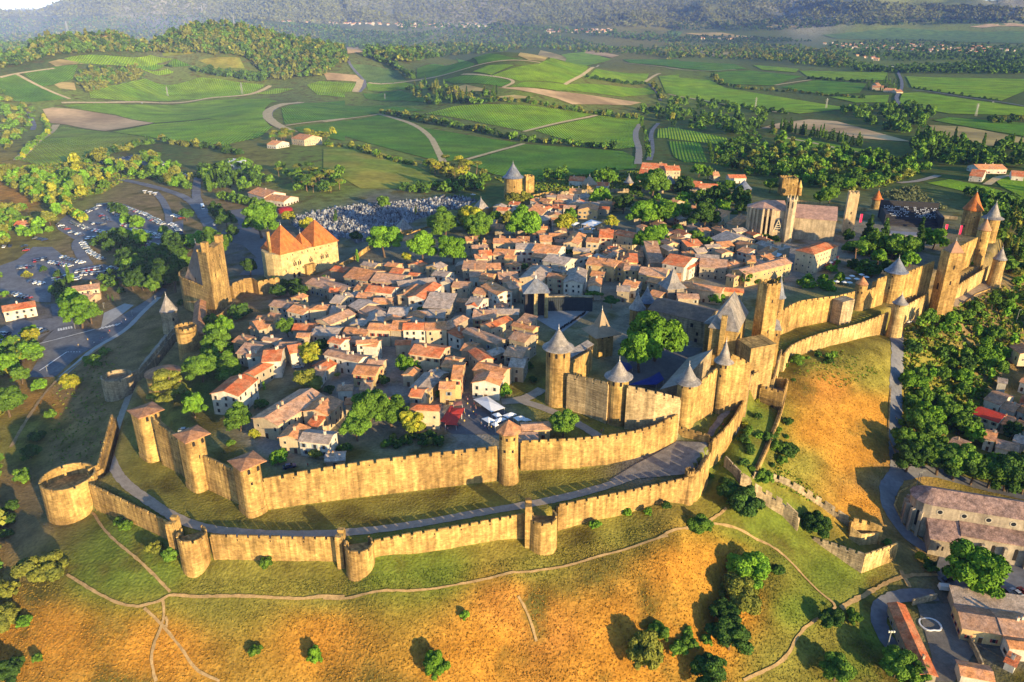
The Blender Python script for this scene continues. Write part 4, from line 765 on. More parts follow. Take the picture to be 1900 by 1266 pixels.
def house_at(A, B, V, zg, ze, ridge, rc, wc, desc=None, pitch=.30, wins=True, chim=None, name='house', cat='house', group=None, over=.45, deep=2.5, wm=None, rm=None, door=True, wgap=3.4, at=None):
    """A, B: plan ends of one eave, V: plan vector of the depth. ridge: u (along AB), v (along depth), h (hipped), s (single slope rising away)."""
    A, B, V = np.array(A), np.array(B), np.array(V); U = B-A; wd, d = np.hypot(*U), np.hypot(*V); u, v = U/wd, V/d; cen = A+U/2+V/2
    ccw = u[0]*v[1]-u[1]*v[0] > 0
    c4 = [A, B, B+V, A+V]; q = c4 if ccw else c4[::-1]; wmm = wm or WALLM[wc]; rmm = rm or ROOF[rc]
    r = thing(name, desc or f'{WN[wc]} walled house with {RN[rc]} roof', cat, (cen[0], cen[1], zg), group); wb = MB(); rb = MB(); FOOT.append((cen, u, v, wd/2, d/2))
    P = lambda a, b: A+u*a+v*b
    o = over; rise = {'u': d/2*pitch, 'v': wd/2*pitch, 'h': min(wd, d)/2*pitch, 's': d*pitch*.75}[ridge]; e = -o*pitch
    wb.prism([tuple(p) for p in q], zg-deep, ze)
    def slab(top, outline_i):            # closed solid: top faces over the outline plus an underside 0.18 lower
        vs, fs = top; n = len(vs); lo = [(x, y, z-.2) for x, y, z in vs]
        rb.add(vs+lo, fs+[tuple(n+i for i in f[::-1]) for f in fs]+[(outline_i[i], n+outline_i[i], n+outline_i[(i+1) % len(outline_i)], outline_i[(i+1) % len(outline_i)]) for i in range(len(outline_i))])
    pt = lambda a, b, z: (*P(a, b), z)
    zr = ze+rise
    if ridge == 'u':
        slab(([pt(-o,-o,ze+e+.2), pt(wd+o,-o,ze+e+.2), pt(wd+o,d/2,zr+.2), pt(wd+o,d+o,ze+e+.2), pt(-o,d+o,ze+e+.2), pt(-o,d/2,zr+.2)], [(0,1,2,5),(5,2,3,4)]), [0,1,2,3,4,5])
        for a in (0, wd): wb.add([pt(a,0,ze-.01), pt(a,d,ze-.01), pt(a,d/2,zr-.02), pt(abs(a-.3),0,ze-.01), pt(abs(a-.3),d,ze-.01), pt(abs(a-.3),d/2,zr-.02)], [(0,1,2),(3,5,4),(0,2,5,3),(1,4,5,2),(0,3,4,1)])
    elif ridge == 'v':
        slab(([pt(-o,-o,ze+e+.2), pt(wd/2,-o,zr+.2), pt(wd+o,-o,ze+e+.2), pt(wd+o,d+o,ze+e+.2), pt(wd/2,d+o,zr+.2), pt(-o,d+o,ze+e+.2)], [(0,1,4,5),(1,2,3,4)]), [0,1,2,3,4,5])
        for b in (0, d): wb.add([pt(0,b,ze-.01), pt(wd,b,ze-.01), pt(wd/2,b,zr-.02), pt(0,abs(b-.3),ze-.01), pt(wd,abs(b-.3),ze-.01), pt(wd/2,abs(b-.3),zr-.02)], [(0,1,2),(3,5,4),(0,2,5,3),(1,4,5,2),(0,3,4,1)])
    elif ridge == 'h':
        m_ = min(wd, d)/2; a0, a1, b0, b1 = (m_, wd-m_, d/2, d/2) if wd >= d else (wd/2, wd/2, m_, d-m_)
        R0, R1 = pt(a0,b0,zr+.2), pt(a1+1e-3,b1+1e-3,zr+.2); cs = [pt(-o,-o,ze+e+.2), pt(wd+o,-o,ze+e+.2), pt(wd+o,d+o,ze+e+.2), pt(-o,d+o,ze+e+.2)]
        fs = [(0,1,5,4),(1,2,5),(2,3,4,5),(3,0,4)] if wd >= d else [(0,1,4),(1,2,5,4),(2,3,5),(3,0,4,5)]
        slab((cs+[R0, R1], fs), [0,1,2,3])
    else:
        slab(([pt(-o,-o,ze+e+.2), pt(wd+o,-o,ze+e+.2), pt(wd+o,d+o,zr+.2), pt(-o,d+o,zr+.2)], [(0,1,2,3)]), [0,1,2,3])
        wb.add([pt(0,0,ze-.01), pt(wd,0,ze-.01), pt(wd,d,ze-.01), pt(0,d,ze-.01), pt(0,d,zr-.05), pt(wd,d,zr-.05)], [(3,2,5,4),(0,3,4),(1,5,2),(0,1,2,3)])
    wb.build('wall', wmm, r); ro = rb.build('roof', rmm, r)
    rs = random.Random(int(abs(cen[0]*31+cen[1]*17)*10)); nch = rs.choice([0,1,1,2]) if chim is None else chim
    for _ in range(nch):
        a, b = (rs.uniform(.15,.85)*wd, d*rs.uniform(.42,.58)) if ridge in 'uh' else (wd*rs.uniform(.42,.58), rs.uniform(.15,.85)*d)
        cb = MB(); cb.box((*P(a, b), ze+rise*.6), (.75, .6, rise*.4+1.3), u, 0); cb.box((*P(a, b), ze+rise+1.301), (.95, .8, .15), u, 0); cb.box((*P(a, b), ze+rise+1.452), (.4, .3, .35), u, 1); cb.build('chimney', [wmm, TILE], ro)
    if wins:
        kind = rs.randrange(7); h = ze-zg
        faces = [(A, u, -v, wd), (B, v, u, d), (A, v, -u, d)]
        for fi, (p0, dr, nr, ln) in enumerate(faces):
            if nr.dot(-cen) < .12*np.hypot(*cen): continue
            n = max(1, int(ln/wgap)); fl = max(1, int((h+.3)/3.0))
            for f in range(fl):
                for k in range(n):
                    z = zg+.9+f*(h-.5)/fl
                    if rs.random() < .22: continue
                    if f == 0 and door and fi == 0 and k == n//2: put(DOORMESH, 'door', r, p0+dr*ln*(k+.5)/n, nr, zg); continue
                    put(WIN[kind if rs.random() < .8 else 6], 'window', r, p0+dr*ln*(k+.5+rs.uniform(-.12,.12))/n, nr, min(z, ze-1.75))
    return r
def house(rg, a, b, c, h, ridge='u', rc='o', wc='c', desc=None, zg=None, **kw):
    pa, pb, pc = Zp(rg, *a), Zp(rg, *b), Zp(rg, *c); z = 6.
    for _ in range(4): A = on(*pa, z+h); B = on(*pb, z+h); z = zg if zg is not None else g1((A[0]+B[0])/2, (A[1]+B[1])/2+3)
    A, B, C = (np.array(on(*p, z+h)) for p in (pa, pb, pc)); u = unit(B-A); w_ = C-B; v = w_ - u*u.dot(w_); L = np.hypot(*v)
    if L < 3.5: v = (v/L if L > .5 else np.array([-u[1], u[0]]))*3.5
    if L > 30: v = v/L*30
    return house_at(A, B, v, z, z+h, ridge, rc, wc, desc, **kw)
HS = {'1': [((715,605),(905,640),(1000,545),6,'u','o','s'),((940,640),(1175,665),(1240,590),6,'u','b','s'),((1085,590),(1180,600),(1260,540),6,'u','r','s'),((1180,690),(1490,655),(1530,600),6,'u','g','s'),
 ((1450,590),(1560,610),(1590,560),6,'u','g','w'),((1710,540),(1895,545),(1895,470),8,'u','b','s'),((395,660),(690,740),(830,700),6,'u','b','s'),((590,735),(660,735),(670,695),6,'u','r','s'),
 ((895,725),(1110,745),(1135,690),7,'u','r','w'),((690,805),(800,770),(875,715),6,'s','g','w'),((1255,775),(1385,790),(1480,670),8,'v','r','w'),((1165,760),(1255,770),(1330,680),7,'v','o','c'),((1400,770),(1480,740),(1560,680),6,'u','o','c'),((1620,690),(1750,700),(1755,645),6,'u','b','c'),
 ((835,885),(1010,835),(1000,780),6,'v','g','s'),((960,830),(1105,830),(1110,780),6,'u','o','s'),((240,890),(370,920),(430,855),6,'u','o','w'),((425,880),(560,880),(660,840),7,'h','o','c'),((90,845),(240,870),(225,805),6,'u','b','s'),((480,970),(600,1005),(800,915),7,'v','b','c'),
 ((915,1045),(1095,1055),(1110,995),8,'u','o','c'),((1105,1050),(1210,1055),(1245,965),8,'u','o','s'),((1212,1050),(1400,1048),(1400,985),9,'u','r','w'),((1405,1055),(1575,1045),(1535,980),9,'u','o','c'),((1590,1050),(1755,955),(1700,915),8,'u','b','s'),
 ((440,1100),(640,1100),(640,1035),5,'u','g','s'),((585,1160),(720,1165),(745,1110),8,'u','o','w'),((820,1180),(985,1190),(985,1135),8,'u','o','w'),((0,1050),(65,1035),(60,945),6,'u','o','s'),((760,1010),(870,1020),(905,975),6,'v','g','s'),((900,985),(1040,985),(1190,905),6,'v','g','s'),
 ((1380,860),(1600,875),(1560,790),6,'s','g','s'),((1745,845),(1830,855),(1895,790),9,'v','r','w'),((1800,740),(1895,755),(1895,700),7,'u','o','c'),((1850,640),(1898,650),(1898,595),7,'u','o','c'),((600,820),(680,830),(760,760),6,'u','g','s'),((1080,930),(1240,935),(1260,860),6,'u','g','s'),((1280,930),(1420,935),(1440,890),5,'u','g','s')],
 '2': [((440,430),(655,445),(665,385),7,'v','o','c'),((640,505),(740,480),(800,420),6,'u','g','s'),((740,505),(840,505),(845,475),5,'u','o','c'),((670,415),(745,385),(730,360),7,'u','r','w'),((785,310),(910,315),(905,285),6,'u','b','w'),((890,268),(985,270),(1000,235),9,'u','o','w'),((985,305),(1065,300),(1045,272),6,'u','g','w'),
 ((885,160),(1010,165),(1000,135),5,'u','r','w'),((1110,200),(1210,205),(1200,180),5,'u','r','w'),((1470,120),(1570,125),(1580,80),6,'u','r','c'),((1490,55),(1690,65),(1690,30),8,'u','r','c'),((1700,75),(1820,75),(1825,45),8,'u','r','c'),((1085,285),(1220,290),(1225,265),5,'u','b','s'),((960,405),(1120,412),(1120,372),7,'v','o','y'),
 ((250,685),(510,690),(500,650),8,'u','o','c'),((645,670),(740,670),(775,620),7,'u','o','s'),((840,685),(965,695),(1010,615),8,'v','o','c'),((1030,672),(1130,680),(1120,642),8,'u','o','c'),((1140,635),(1250,640),(1260,578),9,'u','r','c'),((1260,608),(1420,640),(1455,600),9,'u','r','c'),
 ((575,745),(785,770),(860,715),9,'u','o','w'),((665,830),(850,868),(960,820),9,'u','g','w'),((440,738),(580,740),(620,690),8,'u','g','w'),((140,790),(240,785),(215,742),7,'u','r','c'),((250,780),(410,790),(430,740),7,'u','o','c'),((0,900),(90,900),(105,840),8,'u','o','s'),((95,905),(310,900),(320,850),8,'u','o','s'),
 ((135,980),(230,990),(290,945),8,'u','o','y'),((300,990),(460,985),(470,920),7,'u','b','s'),((150,1045),(285,1120),(390,1085),9,'u','o','w'),((470,980),(650,1000),(740,905),9,'v','g','c'),((700,965),(840,985),(860,950),9,'u','o','c'),((840,1015),(1000,1025),(1095,915),9,'v','g','w'),((1050,1045),(1150,1050),(1245,985),8,'v','o','w'),
 ((1030,860),(1165,875),(1215,815),9,'u','o','y'),((1170,872),(1260,890),(1290,825),9,'u','o','y'),((1265,870),(1345,890),(1370,835),9,'u','o','y'),((1345,905),(1460,915),(1500,870),9,'u','b','y'),((1470,945),(1690,970),(1710,905),9,'u','b','y'),((1320,840),(1460,845),(1550,775),10,'h','r','y'),((940,818),(1075,780),(1150,745),8,'u','o','w'),
 ((1670,850),(1850,885),(1895,800),9,'u','r','w'),((1570,850),(1680,850),(1800,745),6,'s','b','s'),((1740,590),(1820,630),(1880,590),7,'u','r','w'),((1700,362),(1760,372),(1830,335),7,'u','o','s'),((20,1200),(120,1215),(230,1150),9,'u','g','w'),((390,1070),(470,1060),(460,1000),8,'u','b','s'),((1200,830),(1300,760),(1340,730),7,'u','b','s')],
 '3': [((315,228),(460,240),(460,190),5,'u','r','w'),((470,238),(640,245),(640,212),5,'u','r','w'),((750,150),(900,150),(890,125),5,'u','r','w'),((605,130),(660,130),(660,100),5,'u','o','c'),((725,558),(825,582),(850,485),6,'u','o','c'),((575,692),(700,745),(800,640),6,'u','g','s'),((670,775),(790,765),(800,712),6,'u','o','c'),
 ((680,835),(780,825),(785,790),6,'v','o','c'),((820,805),(910,833),(950,785),6,'u','o','w'),((440,912),(650,925),(690,850),7,'u','g','w'),((640,935),(750,965),(890,915),7,'h','o','c'),((480,950),(720,968),(740,890),7,'u','b','s'),((895,1022),(1310,917),(1240,865),8,'u','b','y'),((1350,800),(1510,838),(1670,745),13,'h','r','c'),((150,928),(385,972),(410,890),7,'h','r','w'),
 ((160,1080),(300,1090),(300,1010),4,'u','o','c'),((910,900),(985,905),(980,850),10,'h','o','y'),((400,440),(470,445),(465,405),5,'u','o','s'),((0,1080),(90,1100),(80,1050),7,'u','o','s')],
 '5': [((50,718),(260,738),(350,605),9,'v','r','w'),((300,560),(385,578),(432,470),7,'v','r','s'),((375,912),(572,968),(920,735),7,'v','b','c'),((770,858),(960,888),(1062,780),7,'v','o','c'),((580,1062),(740,1078),(800,985),6,'v','o','c'),((740,1090),(965,1112),(1050,1025),6,'u','g','w'),((800,962),(880,978),(955,912),5,'s','r','c'),
 ((1100,802),(1540,790),(1520,745),5,'u','r','s'),((1040,695),(1150,692),(1285,645),5,'u','b','w'),((1160,562),(1330,578),(1412,500),6,'u','o','y'),((935,412),(1200,472),(1275,430),7,'u','b','w'),((970,310),(1060,332),(1110,288),9,'u','r','w'),((1190,332),(1345,322),(1345,290),9,'u','o','w'),((250,402),(385,422),(490,322),6,'u','b','s'),
 ((450,470),(590,462),(600,360),8,'u','r','w'),((670,405),(770,388),(830,305),7,'u','r','w'),((580,352),(700,352),(720,312),7,'u','b','c'),((450,297),(560,312),(615,290),7,'u','b','w'),((220,312),(300,332),(330,262),6,'u','o','s'),((350,207),(470,222),(485,168),5,'u','o','s'),((395,150),(480,155),(485,108),5,'u','o','s'),((840,262),(1030,272),(1050,195),6,'u','g','s'),
 ((945,1250),(1090,1240),(1310,1160),3,'u','g','s'),((820,605),(900,610),(960,545),4,'s','b','w'),((1215,690),(1290,690),(1300,620),5,'u','b','s'),((330,432),(440,420),(455,395),6,'u','b','w')],
 '6': [((0,490),(232,522),(300,435),9,'u','r','c'),((330,690),(400,692),(455,562),9,'u','o','y'),((250,590),(345,605),(380,520),7,'u','o','c'),((235,768),(350,768),(400,700),7,'u','o','y'),((0,762),(150,785),(212,655),6,'v','g','y'),((0,928),(225,938),(258,892),8,'h','r','c'),((0,820),(90,830),(110,760),7,'u','r','c'),((415,322),(680,418),(750,378),8,'u','b','s'),
 ((555,262),(640,292),(790,222),8,'v','r','c'),((405,462),(490,475),(520,410),7,'u','o','s'),((465,472),(550,552),(640,518),8,'u','r','s'),((500,617),(720,668),(755,595),7,'u','o','c'),((490,718),(700,738),(730,668),7,'v','o','w'),((780,372),(900,402),(1015,348),10,'u','b','s'),((800,268),(965,308),(990,278),8,'u','o','y'),((640,512),(750,475),(705,440),7,'u','g','s'),
 ((740,502),(880,522),(900,442),9,'u','b','s'),((620,180),(850,185),(860,140),6,'u','g','s'),((885,1092),(1100,1082),(1105,1025),4.5,'u','b','y'),((860,1180),(1000,1180),(1000,1130),3.5,'s','b','y'),((780,590),(890,600),(900,520),7,'u','g','s'),((130,660),(220,690),(240,620),6,'u','g','s')],
 '7': [((500,207),(780,252),(790,212),7,'u','o','s'),((785,237),(945,250),(945,222),6,'u','r','y'),((470,292),(620,295),(700,260),6,'u','b','s'),((20,240),(110,245),(110,200),6,'u','g','s'),((60,200),(160,215),(165,165),6,'u','o','w'),((250,265),(330,285),(320,235),5,'u','o','s')]}
for rg, L in HS.items():
    for t in L: house(rg, *t)
# houses outside the walls
house('m',(20,852),(225,818),(205,783),6,'u','r','w','white house with bright orange roof at the edge of the road junction',zg=-9)
house('m',(462,724),(630,702),(622,670),6,'u','b','c','cream two-storey house with brown roof in a garden by the car park')
house('m',(500,768),(572,772),(585,735),3.5,'u','b','c','low brown-roofed annex in front of the garden house by the car park')
house('m',(90,300),(185,298),(185,275),4,'u','r','c','small pink-roofed building among trees behind the car park')
house('a',(1365,1062),(1455,1088),(1492,1045),7,'u','o','w','white two-storey lodge with tiled roof by the cemetery gate'); house('a',(1455,1098),(1562,1112),(1592,1082),5,'u','o','w','lower white wing of the lodge by the cemetery gate')
house('a',(1605,762),(1675,772),(1680,745),8,'u','o','c','villa with orange roof between umbrella pines at the vineyard edge'); house('a',(1470,795),(1520,800),(1525,780),5,'u','o','w','small white outbuilding beside umbrella pines at the vineyard edge')
house('a',(1215,908),(1285,918),(1290,895),4,'s','g','w','pale flat-roofed shed alone in the scrub above the ring road',wins=False,rm=mat('white_sheet_roof',(.75,.75,.75),.6,.05,1.))
house('b',(1690,945),(1760,950),(1750,915),5,'u','r','c'); house('c',(1610,938),(1680,945),(1682,915),6,'u','r','w','white house with red roof at the edge of the olive grove road'); house('c',(1660,905),(1810,905),(1805,885),5,'u','o','w','long low orange-roofed house behind trees at the far right'); house('c',(1835,940),(1900,945),(1900,925),5,'u','r','w','red-roofed white house at the right edge beside green vines')
for a, b, c, h in [((1090,468),(1150,470),(1150,440),7),((1150,482),(1205,485),(1205,460),5),((1220,492),(1255,492),(1255,470),4),((1115,455),(1135,455),(1135,430),12)]: house('c',a,b,c,h,'u','o','c','farmstead building with ochre walls among trees beside the valley road',name='farm_building',cat='farm building')
HR = [((1285,848),(1430,898),(1480,858),6,'u','R','c'),((1350,762),(1440,795),(1480,732),5,'u','b','w'),((1445,812),(1522,838),(1552,792),5,'u','b','w'),((1450,908),(1530,924),(1560,872),5,'u','o','c'),((1525,930),(1590,950),(1595,895),5,'u','o','w'),((1350,992),(1410,1008),(1445,962),6,'u','o','w'),((1420,1045),(1545,1075),(1590,1035),5,'u','b','w'),
 ((1140,1025),(1220,1055),(1260,1012),4,'u','b','c'),((1500,452),(1560,495),(1590,422),5,'u','o','c'),((1430,662),(1480,672),(1490,645),4,'u','g','w'),((1545,830),(1600,850),(1610,800),5,'u','o','w'),((1560,780),(1600,790),(1610,750),5,'u','r','w'),((1560,660),(1600,672),(1605,640),5,'u','o','w'),((1520,1010),(1590,1030),(1600,985),5,'u','g','w')]
for t in HR: house('h', *t)
house('l',(160,790),(345,1215),(440,1200),5,'u','r','s','long narrow house with orange roof on the lower road bend',chim=1); house('l',(612,935),(858,975),(818,835),5,'u','b','y','yellow-walled house with brown roof facing the gravel yard'); house('l',(862,975),(1060,1000),(1040,860),5,'u','b','w','white house with brown roof and two chimneys right of the yellow-walled house',chim=2)
house('l',(605,1222),(800,1260),(760,1170),4,'u','o','w','little white house with orange roof at the bottom edge below the yard'); house('l',(900,1055),(1060,1075),(1050,1010),5,'u','o','w','white terrace house with small orange roof below the yellow-walled house'); house('l',(870,1140),(930,1170),(960,1130),3,'s','r','w','pale lean-to beside the small yards at the lower right',wins=False); house('l',(570,800),(1100,880),(1100,790),4,'s','g','s','dark long shed roof lining the lower street behind the yellow-walled house',wins=False)
def low_wall(desc, pts, h, th=.45, m=None, zoff=0): 
    L = [(x, y, g1(x, y)+h) for x, y in pts]; return wall(desc, L, [z-h-1.5 for x, y, z in L], th=th, mer=False, curve=0, m=m or GREYST, name='stone_wall', group='low walls', slits=False)
low_wall('grey yard wall with white gate by the lower street', zline('l',[(305,800),(450,765)]), 3.5); low_wall('tall yard wall between the gravel yard and yellow-walled house', zline('l',[(535,770),(610,960),(690,1110),(720,1180)]), 3.2); low_wall('curved retaining wall along the inside of the lower road bend', zline('l',[(320,50),(220,110),(190,190),(250,310),(380,420),(455,480)]), 1.4, m=STONE)
low_wall('long low wall lining the steep cobbled road on the dry slope side', zline('h',[(805,380),(795,700),(780,980),(840,1120)]), 1.1, m=STONE); low_wall('ochre parapet wall bordering the road below the right ramparts', zline('h',[(1215,215),(1300,150),(1420,105)]), 1.6, m=STONE); low_wall('low parapet wall with lamp posts under the pale outer wall', zline('h',[(590,375),(700,380),(805,385)]), 1.3, m=PALE)
# ================================================================ castle
CG = 'cone-roofed castle towers'
tower('tall castle corner tower with grey bell-shaped cone beside the white awnings',1033,22,760,6.5,653,'cone',609,SLATE,over=1.6,bell=True,group=CG,wins=[(-45,.88,.8,1.5),(-8,.88,.9,1.5),(30,.88,.8,1.5)])
tower('castle tower with bell-shaped slate cone directly above the front inner rampart',1142,19,796,5.5,706,'cone',669,SLATE,over=1.5,bell=True,group=CG,wins=[(-25,.87,.8,1.4),(15,.87,.9,1.5)])
tower('castle tower with slate cone at the angle of the long grey lean-to roof',1268,18,790,6,715,'cone',677,SLATE,over=1.3,bell=True,group=CG,wins=[(-30,.9,.7,1.3),(15,.9,.8,1.3)])
tower('slender castle tower with pointed slate cone next to the castle gate',1332,12.5,766,6,675,'cone',633,SLATE,over=1.2,bell=True,group=CG,wins=[(-20,.9,.7,1.2),(20,.9,.7,1.2),(-15,.72,.6,1.1)])
tower('square timber-hoarded castle tower with flared roof of grey and orange tiles',1113,16.5,668,7,622,'pyr',574,mat('grey_tan_shingles',(.30,.22,.145),.8,.15,.5),sq=True,rot=.55,over=2.6,bell=True,name='square_tower',wins=[(0,.85,.8,1.3,.3),(0,.85,.8,1.3,.7)])
tower('small castle tower with pointed slate cone left of the courtyard plane trees',1180,13.5,612,7,576,'cone',545,SLATE,over=.7,bell=True,group=CG,wins=[(20,.8,.7,1.2)]); tower('castle tower with blue slate cone half hidden behind its twin',1197,13,600,7,563,'cone',533,SLATB,over=.8,bell=True,group=CG)
tower('dark square castle tower with tall sweeping pointed slate roof',1244,16,566,7,536,'pyr',497,SLATE,sq=True,rot=.5,over=1.2,bell=True,name='square_tower',m=mat('grey_timber_boards',(.25,.21,.17),.9,.2,.5),wins=[(0,.6,.8,1.6,.5),(1,.5,.9,1.4,.5)])
tower('tall square watch tower with crenellated top above the castle',1408,14,672,8,534,sq=True,rot=.62,open_top=True,name='watch_tower',deep=10,wins=[(0,.8,.6,1.4,.5),(1,.55,.7,1.4,.5),(0,.4,.6,1.4,.5)])
tower('round tower with blue slate cone behind the square watch tower',1436,10.5,612,7,554,'cone',513,SLATB,over=.7,wins=[(-10,.86,.7,1.1)])
def cw(desc, pts, z0, m=None, **kw): return wz(desc, pts, z0, m=m, curve=0, **kw)
cw('castle curtain wall between the tall corner tower and bell-coned tower',[(1050,694,765),(1085,701,775),(1124,710,790)],6,th=2.4,m=mat('castle_masonry',(.49,.36,.19),.92,.26,.25,col2=(.38,.275,.145),course=.2,bump=.1,bscale=1.3,streak=.3,spec=.08))
cw('castle curtain wall with hoarding holes above the curving inner rampart',[(1158,716,800),(1210,727,806),(1258,739,802)],5.5,th=2.4,m=MATS['castle_masonry']); cw('golden castle curtain wall rising beside the grey lean-to roof',[(1284,713,787),(1322,682,768)],6,th=2.2)
cw('castle gate curtain wall behind the arched gateway',[(1344,656,762),(1362,664,760),(1384,676,757)],6.5,th=2)
cw('wall below the timber gallery between the corner tower and hoarded tower',[(1056,668,735),(1098,645,690)],7,th=1.6,mer=False)
def gallery():
    a, b = np.array(on(1058,668,17)), np.array(on(1100,643,17)); u = unit(b-a); n = np.array([-u[1], u[0]]); L = np.hypot(*(b-a)); r = thing('timber_gallery','timber hoarding gallery with slatted braces between castle corner tower and hoarded tower','gallery',(*a,10))
    f = MB(); f.prism([tuple(a), tuple(b), tuple(b+n*2.4), tuple(a+n*2.4)], 15.6, 15.9); f.build('floor', WOOD, r)
    p = MB(); p.add([(*(a-u*.2-n*.6),18.2),(*(b-n*.6),18.2),(*(b+n*2.8),19.4),(*(a-u*.2+n*2.8),19.4)]+[(*(a-u*.2-n*.6),18.05),(*(b-n*.6),18.05),(*(b+n*2.8),19.25),(*(a-u*.2+n*2.8),19.25)],[(0,1,2,3),(7,6,5,4),(0,4,5,1),(1,5,6,2),(2,6,7,3),(3,7,4,0)]); p.build('roof', SLATE, r)
    for k in range(11):
        q = a+u*L*(k+.3)/11-n*.35; w0 = MB(); w0.hexa([(*(q-u*.12-n*.1),15.0),(*(q+u*.12-n*.1),15.0),(*(q+u*.12+n*.1),15.0),(*(q-u*.12+n*.1),15.0)],[(*(q+u*.5-n*.1),18.1),(*(q+u*.75-n*.1),18.1),(*(q+u*.75+n*.1),18.1),(*(q+u*.5+n*.1),18.1)]); w0.build('post', WOOD, r)
gallery()
house('7',(250,372),(668,468),(745,375),12,'u','b','s','long shaded castle wing with brown roof and mullioned windows',zg=8,wins=False,rm=mat('wing_tiles',(.26,.155,.10),.9,.25,.5,col2=(.20,.13,.095)),chim=0,wm=GREYST,name='castle_wing',cat='castle wing')
_w = bpy.data.objects['castle_wing']
def wing_windows():
    a, b = np.array(on(*Zp('7',250,372),20)), np.array(on(*Zp('7',668,468),20)); u = unit(b-a); L = np.hypot(*(b-a)); n = np.array([u[1], -u[0]])
    for t, z, w_, h, ar in ((.52,16.2,1.5,2,0),(.78,16.0,1.5,2,0),(.62,12.6,1.3,1.8,1),(.88,12.4,1.1,1.7,0),(.87,8.6,1.4,2.2,0),(.4,12.6,1.1,1.6,0)):
        f = opening(_w, a+u*L*t, n, z, w_, h, bool(ar)); 
wing_windows()
def keep():
    z0, ze = 8, 27
    for nm, A_, B_, C_, hh, ds, pt, rd in [('keep_tower',(1318,603),(1368,611),(1399,578),20,'castle keep block with huge steep hipped slate roof and tall chimney',1.75,'h'),('keep_annex',(1309,598),(1338,604),(1352,594),16,'lower castle annex with half-hipped slate roof against the keep block',.8,'h')]:
        r = house('p',A_,B_,C_,hh,rd,'s','y',ds,zg=8,pitch=pt,wins=False,chim=0,wm=STONE,over=.7,name=nm,cat='tower',deep=4)
        if nm == 'keep_tower':
            A, B = np.array(on(*A_,28)), np.array(on(*B_,28)); u = unit(B-A); n = np.array([u[1], -u[0]]); q = A+u*np.hypot(*(B-A))*.5+n*.75; MB().box((*q,15),(2.2,1.5,18.5),u).build('chimney',STONE,r)
            C = np.array(on(*C_,28)); v = unit(C-B-u*u.dot(C-B)); nr = u
            for t, z in ((1.5,24),(4.5,24.5),(2.5,19),(5,14),(2,12)): opening(r, B+v*t, nr, z, .8, 1.6)
        else: opening(r, np.array(on(1330,602.5,24))+np.array([.05,-.1]), np.array([.25,-.97]), 20.5, 1.0, 1.3)
    r = house('p',(1369,630),(1394,648),(1412,624),16,'s','s','y','pale high castle block between keep and watch tower',zg=7,wins=False,chim=0,wm=PALE,rm=STONE,over=.1,name='castle_block',cat='tower',pitch=.1,door=False,deep=8)
    r = house('p',(1424,610),(1449,612),(1452,596),11,'h','s','y','slate-roofed stone gate lodge on the upper ramp beside the watch tower',zg=7,pitch=.9,wins=False,chim=0,wm=STONE,name='gate_lodge',cat='gatehouse',deep=8)
    A, B = np.array(on(1424,610,18)), np.array(on(1449,612,18)); u = unit(B-A); n = np.array([u[1], -u[0]]); L = np.hypot(*(B-A)); opening(r, A+u*L*.2, n, 4.5, 2.8, 5.5, True, 'gate')
    for t in (.3,.75): opening(r, A+u*L*t, n, 14.6, .7, 1.2)
    opening(r, A+u*L*.75, n, 10, .7, 1.3)
keep()
def leanto():
    lo = [on(*p,14.5) for p in ((1224,723),(1277,664))]; hi = [on(*p,18) for p in ((1263,712),(1322,648))]; r = thing('gallery_building','long grey lead-roofed castle gallery sloping down to the blue-tarped yard','castle gallery',(*lo[0],7)); P = [lo[0],hi[0],hi[1],lo[1]]; zz = [14.5,18,18,14.5]
    a = np.array(lo[0])-np.array(lo[1]); ccw = 1
    MB().prism(P, 5, [z-.25 for z in zz]).build('wall', GREYST, r); MB().prism([tuple(np.array(p)*1.0) for p in P], [z-.2 for z in zz], zz).build('roof', mat('lead_roof',(.33,.29,.25),.6,.2,.35,streak=.1), r)
leanto()
def passage():
    z0 = 6; X, Y = on(1371,756,z0); r = thing('arched_gateway','tall narrow castle gateway tower with dark archway over the ramp','gateway',(X,Y,z0)); zt = zat(X,Y,700); MB().box((X,Y+2.5,z0-4),(7.5,5,zt-z0+4),(.94,-.34)).build('body',mat('dusky_limestone',(.33,.24,.14),.92,.2,.3,streak=.3),r); n = unit((-.34,-.94)); opening(r,np.array((X,Y+2.5))+n*2.5,n,z0,3,4.5,True,'gate')
    for k in (-1,1): MB().box((X+k*2.4,Y+2,zt+.001),(2,4.2,1.2),(.94,-.34)).build('merlon',STONE,r)
    X, Y = on(1354,752,z0); r = thing('gate_porch','small ochre arched porch beside the tall castle gateway','porch',(X,Y,z0)); zt = zat(X,Y,720); MB().box((X,Y+1.5,z0-3),(6,3,zt-z0+3),(.8,.6)).build('body',STONE,r); n = unit((.6,-.8)); opening(r,np.array((X,Y+1.5))+n*1.5,n,z0,1.8,2.8,True,'gate'); n2 = n; opening(r,np.array((X,Y+1.5))+n*1.5,n,z0+6.5,1.2,1.2,True)
passage()
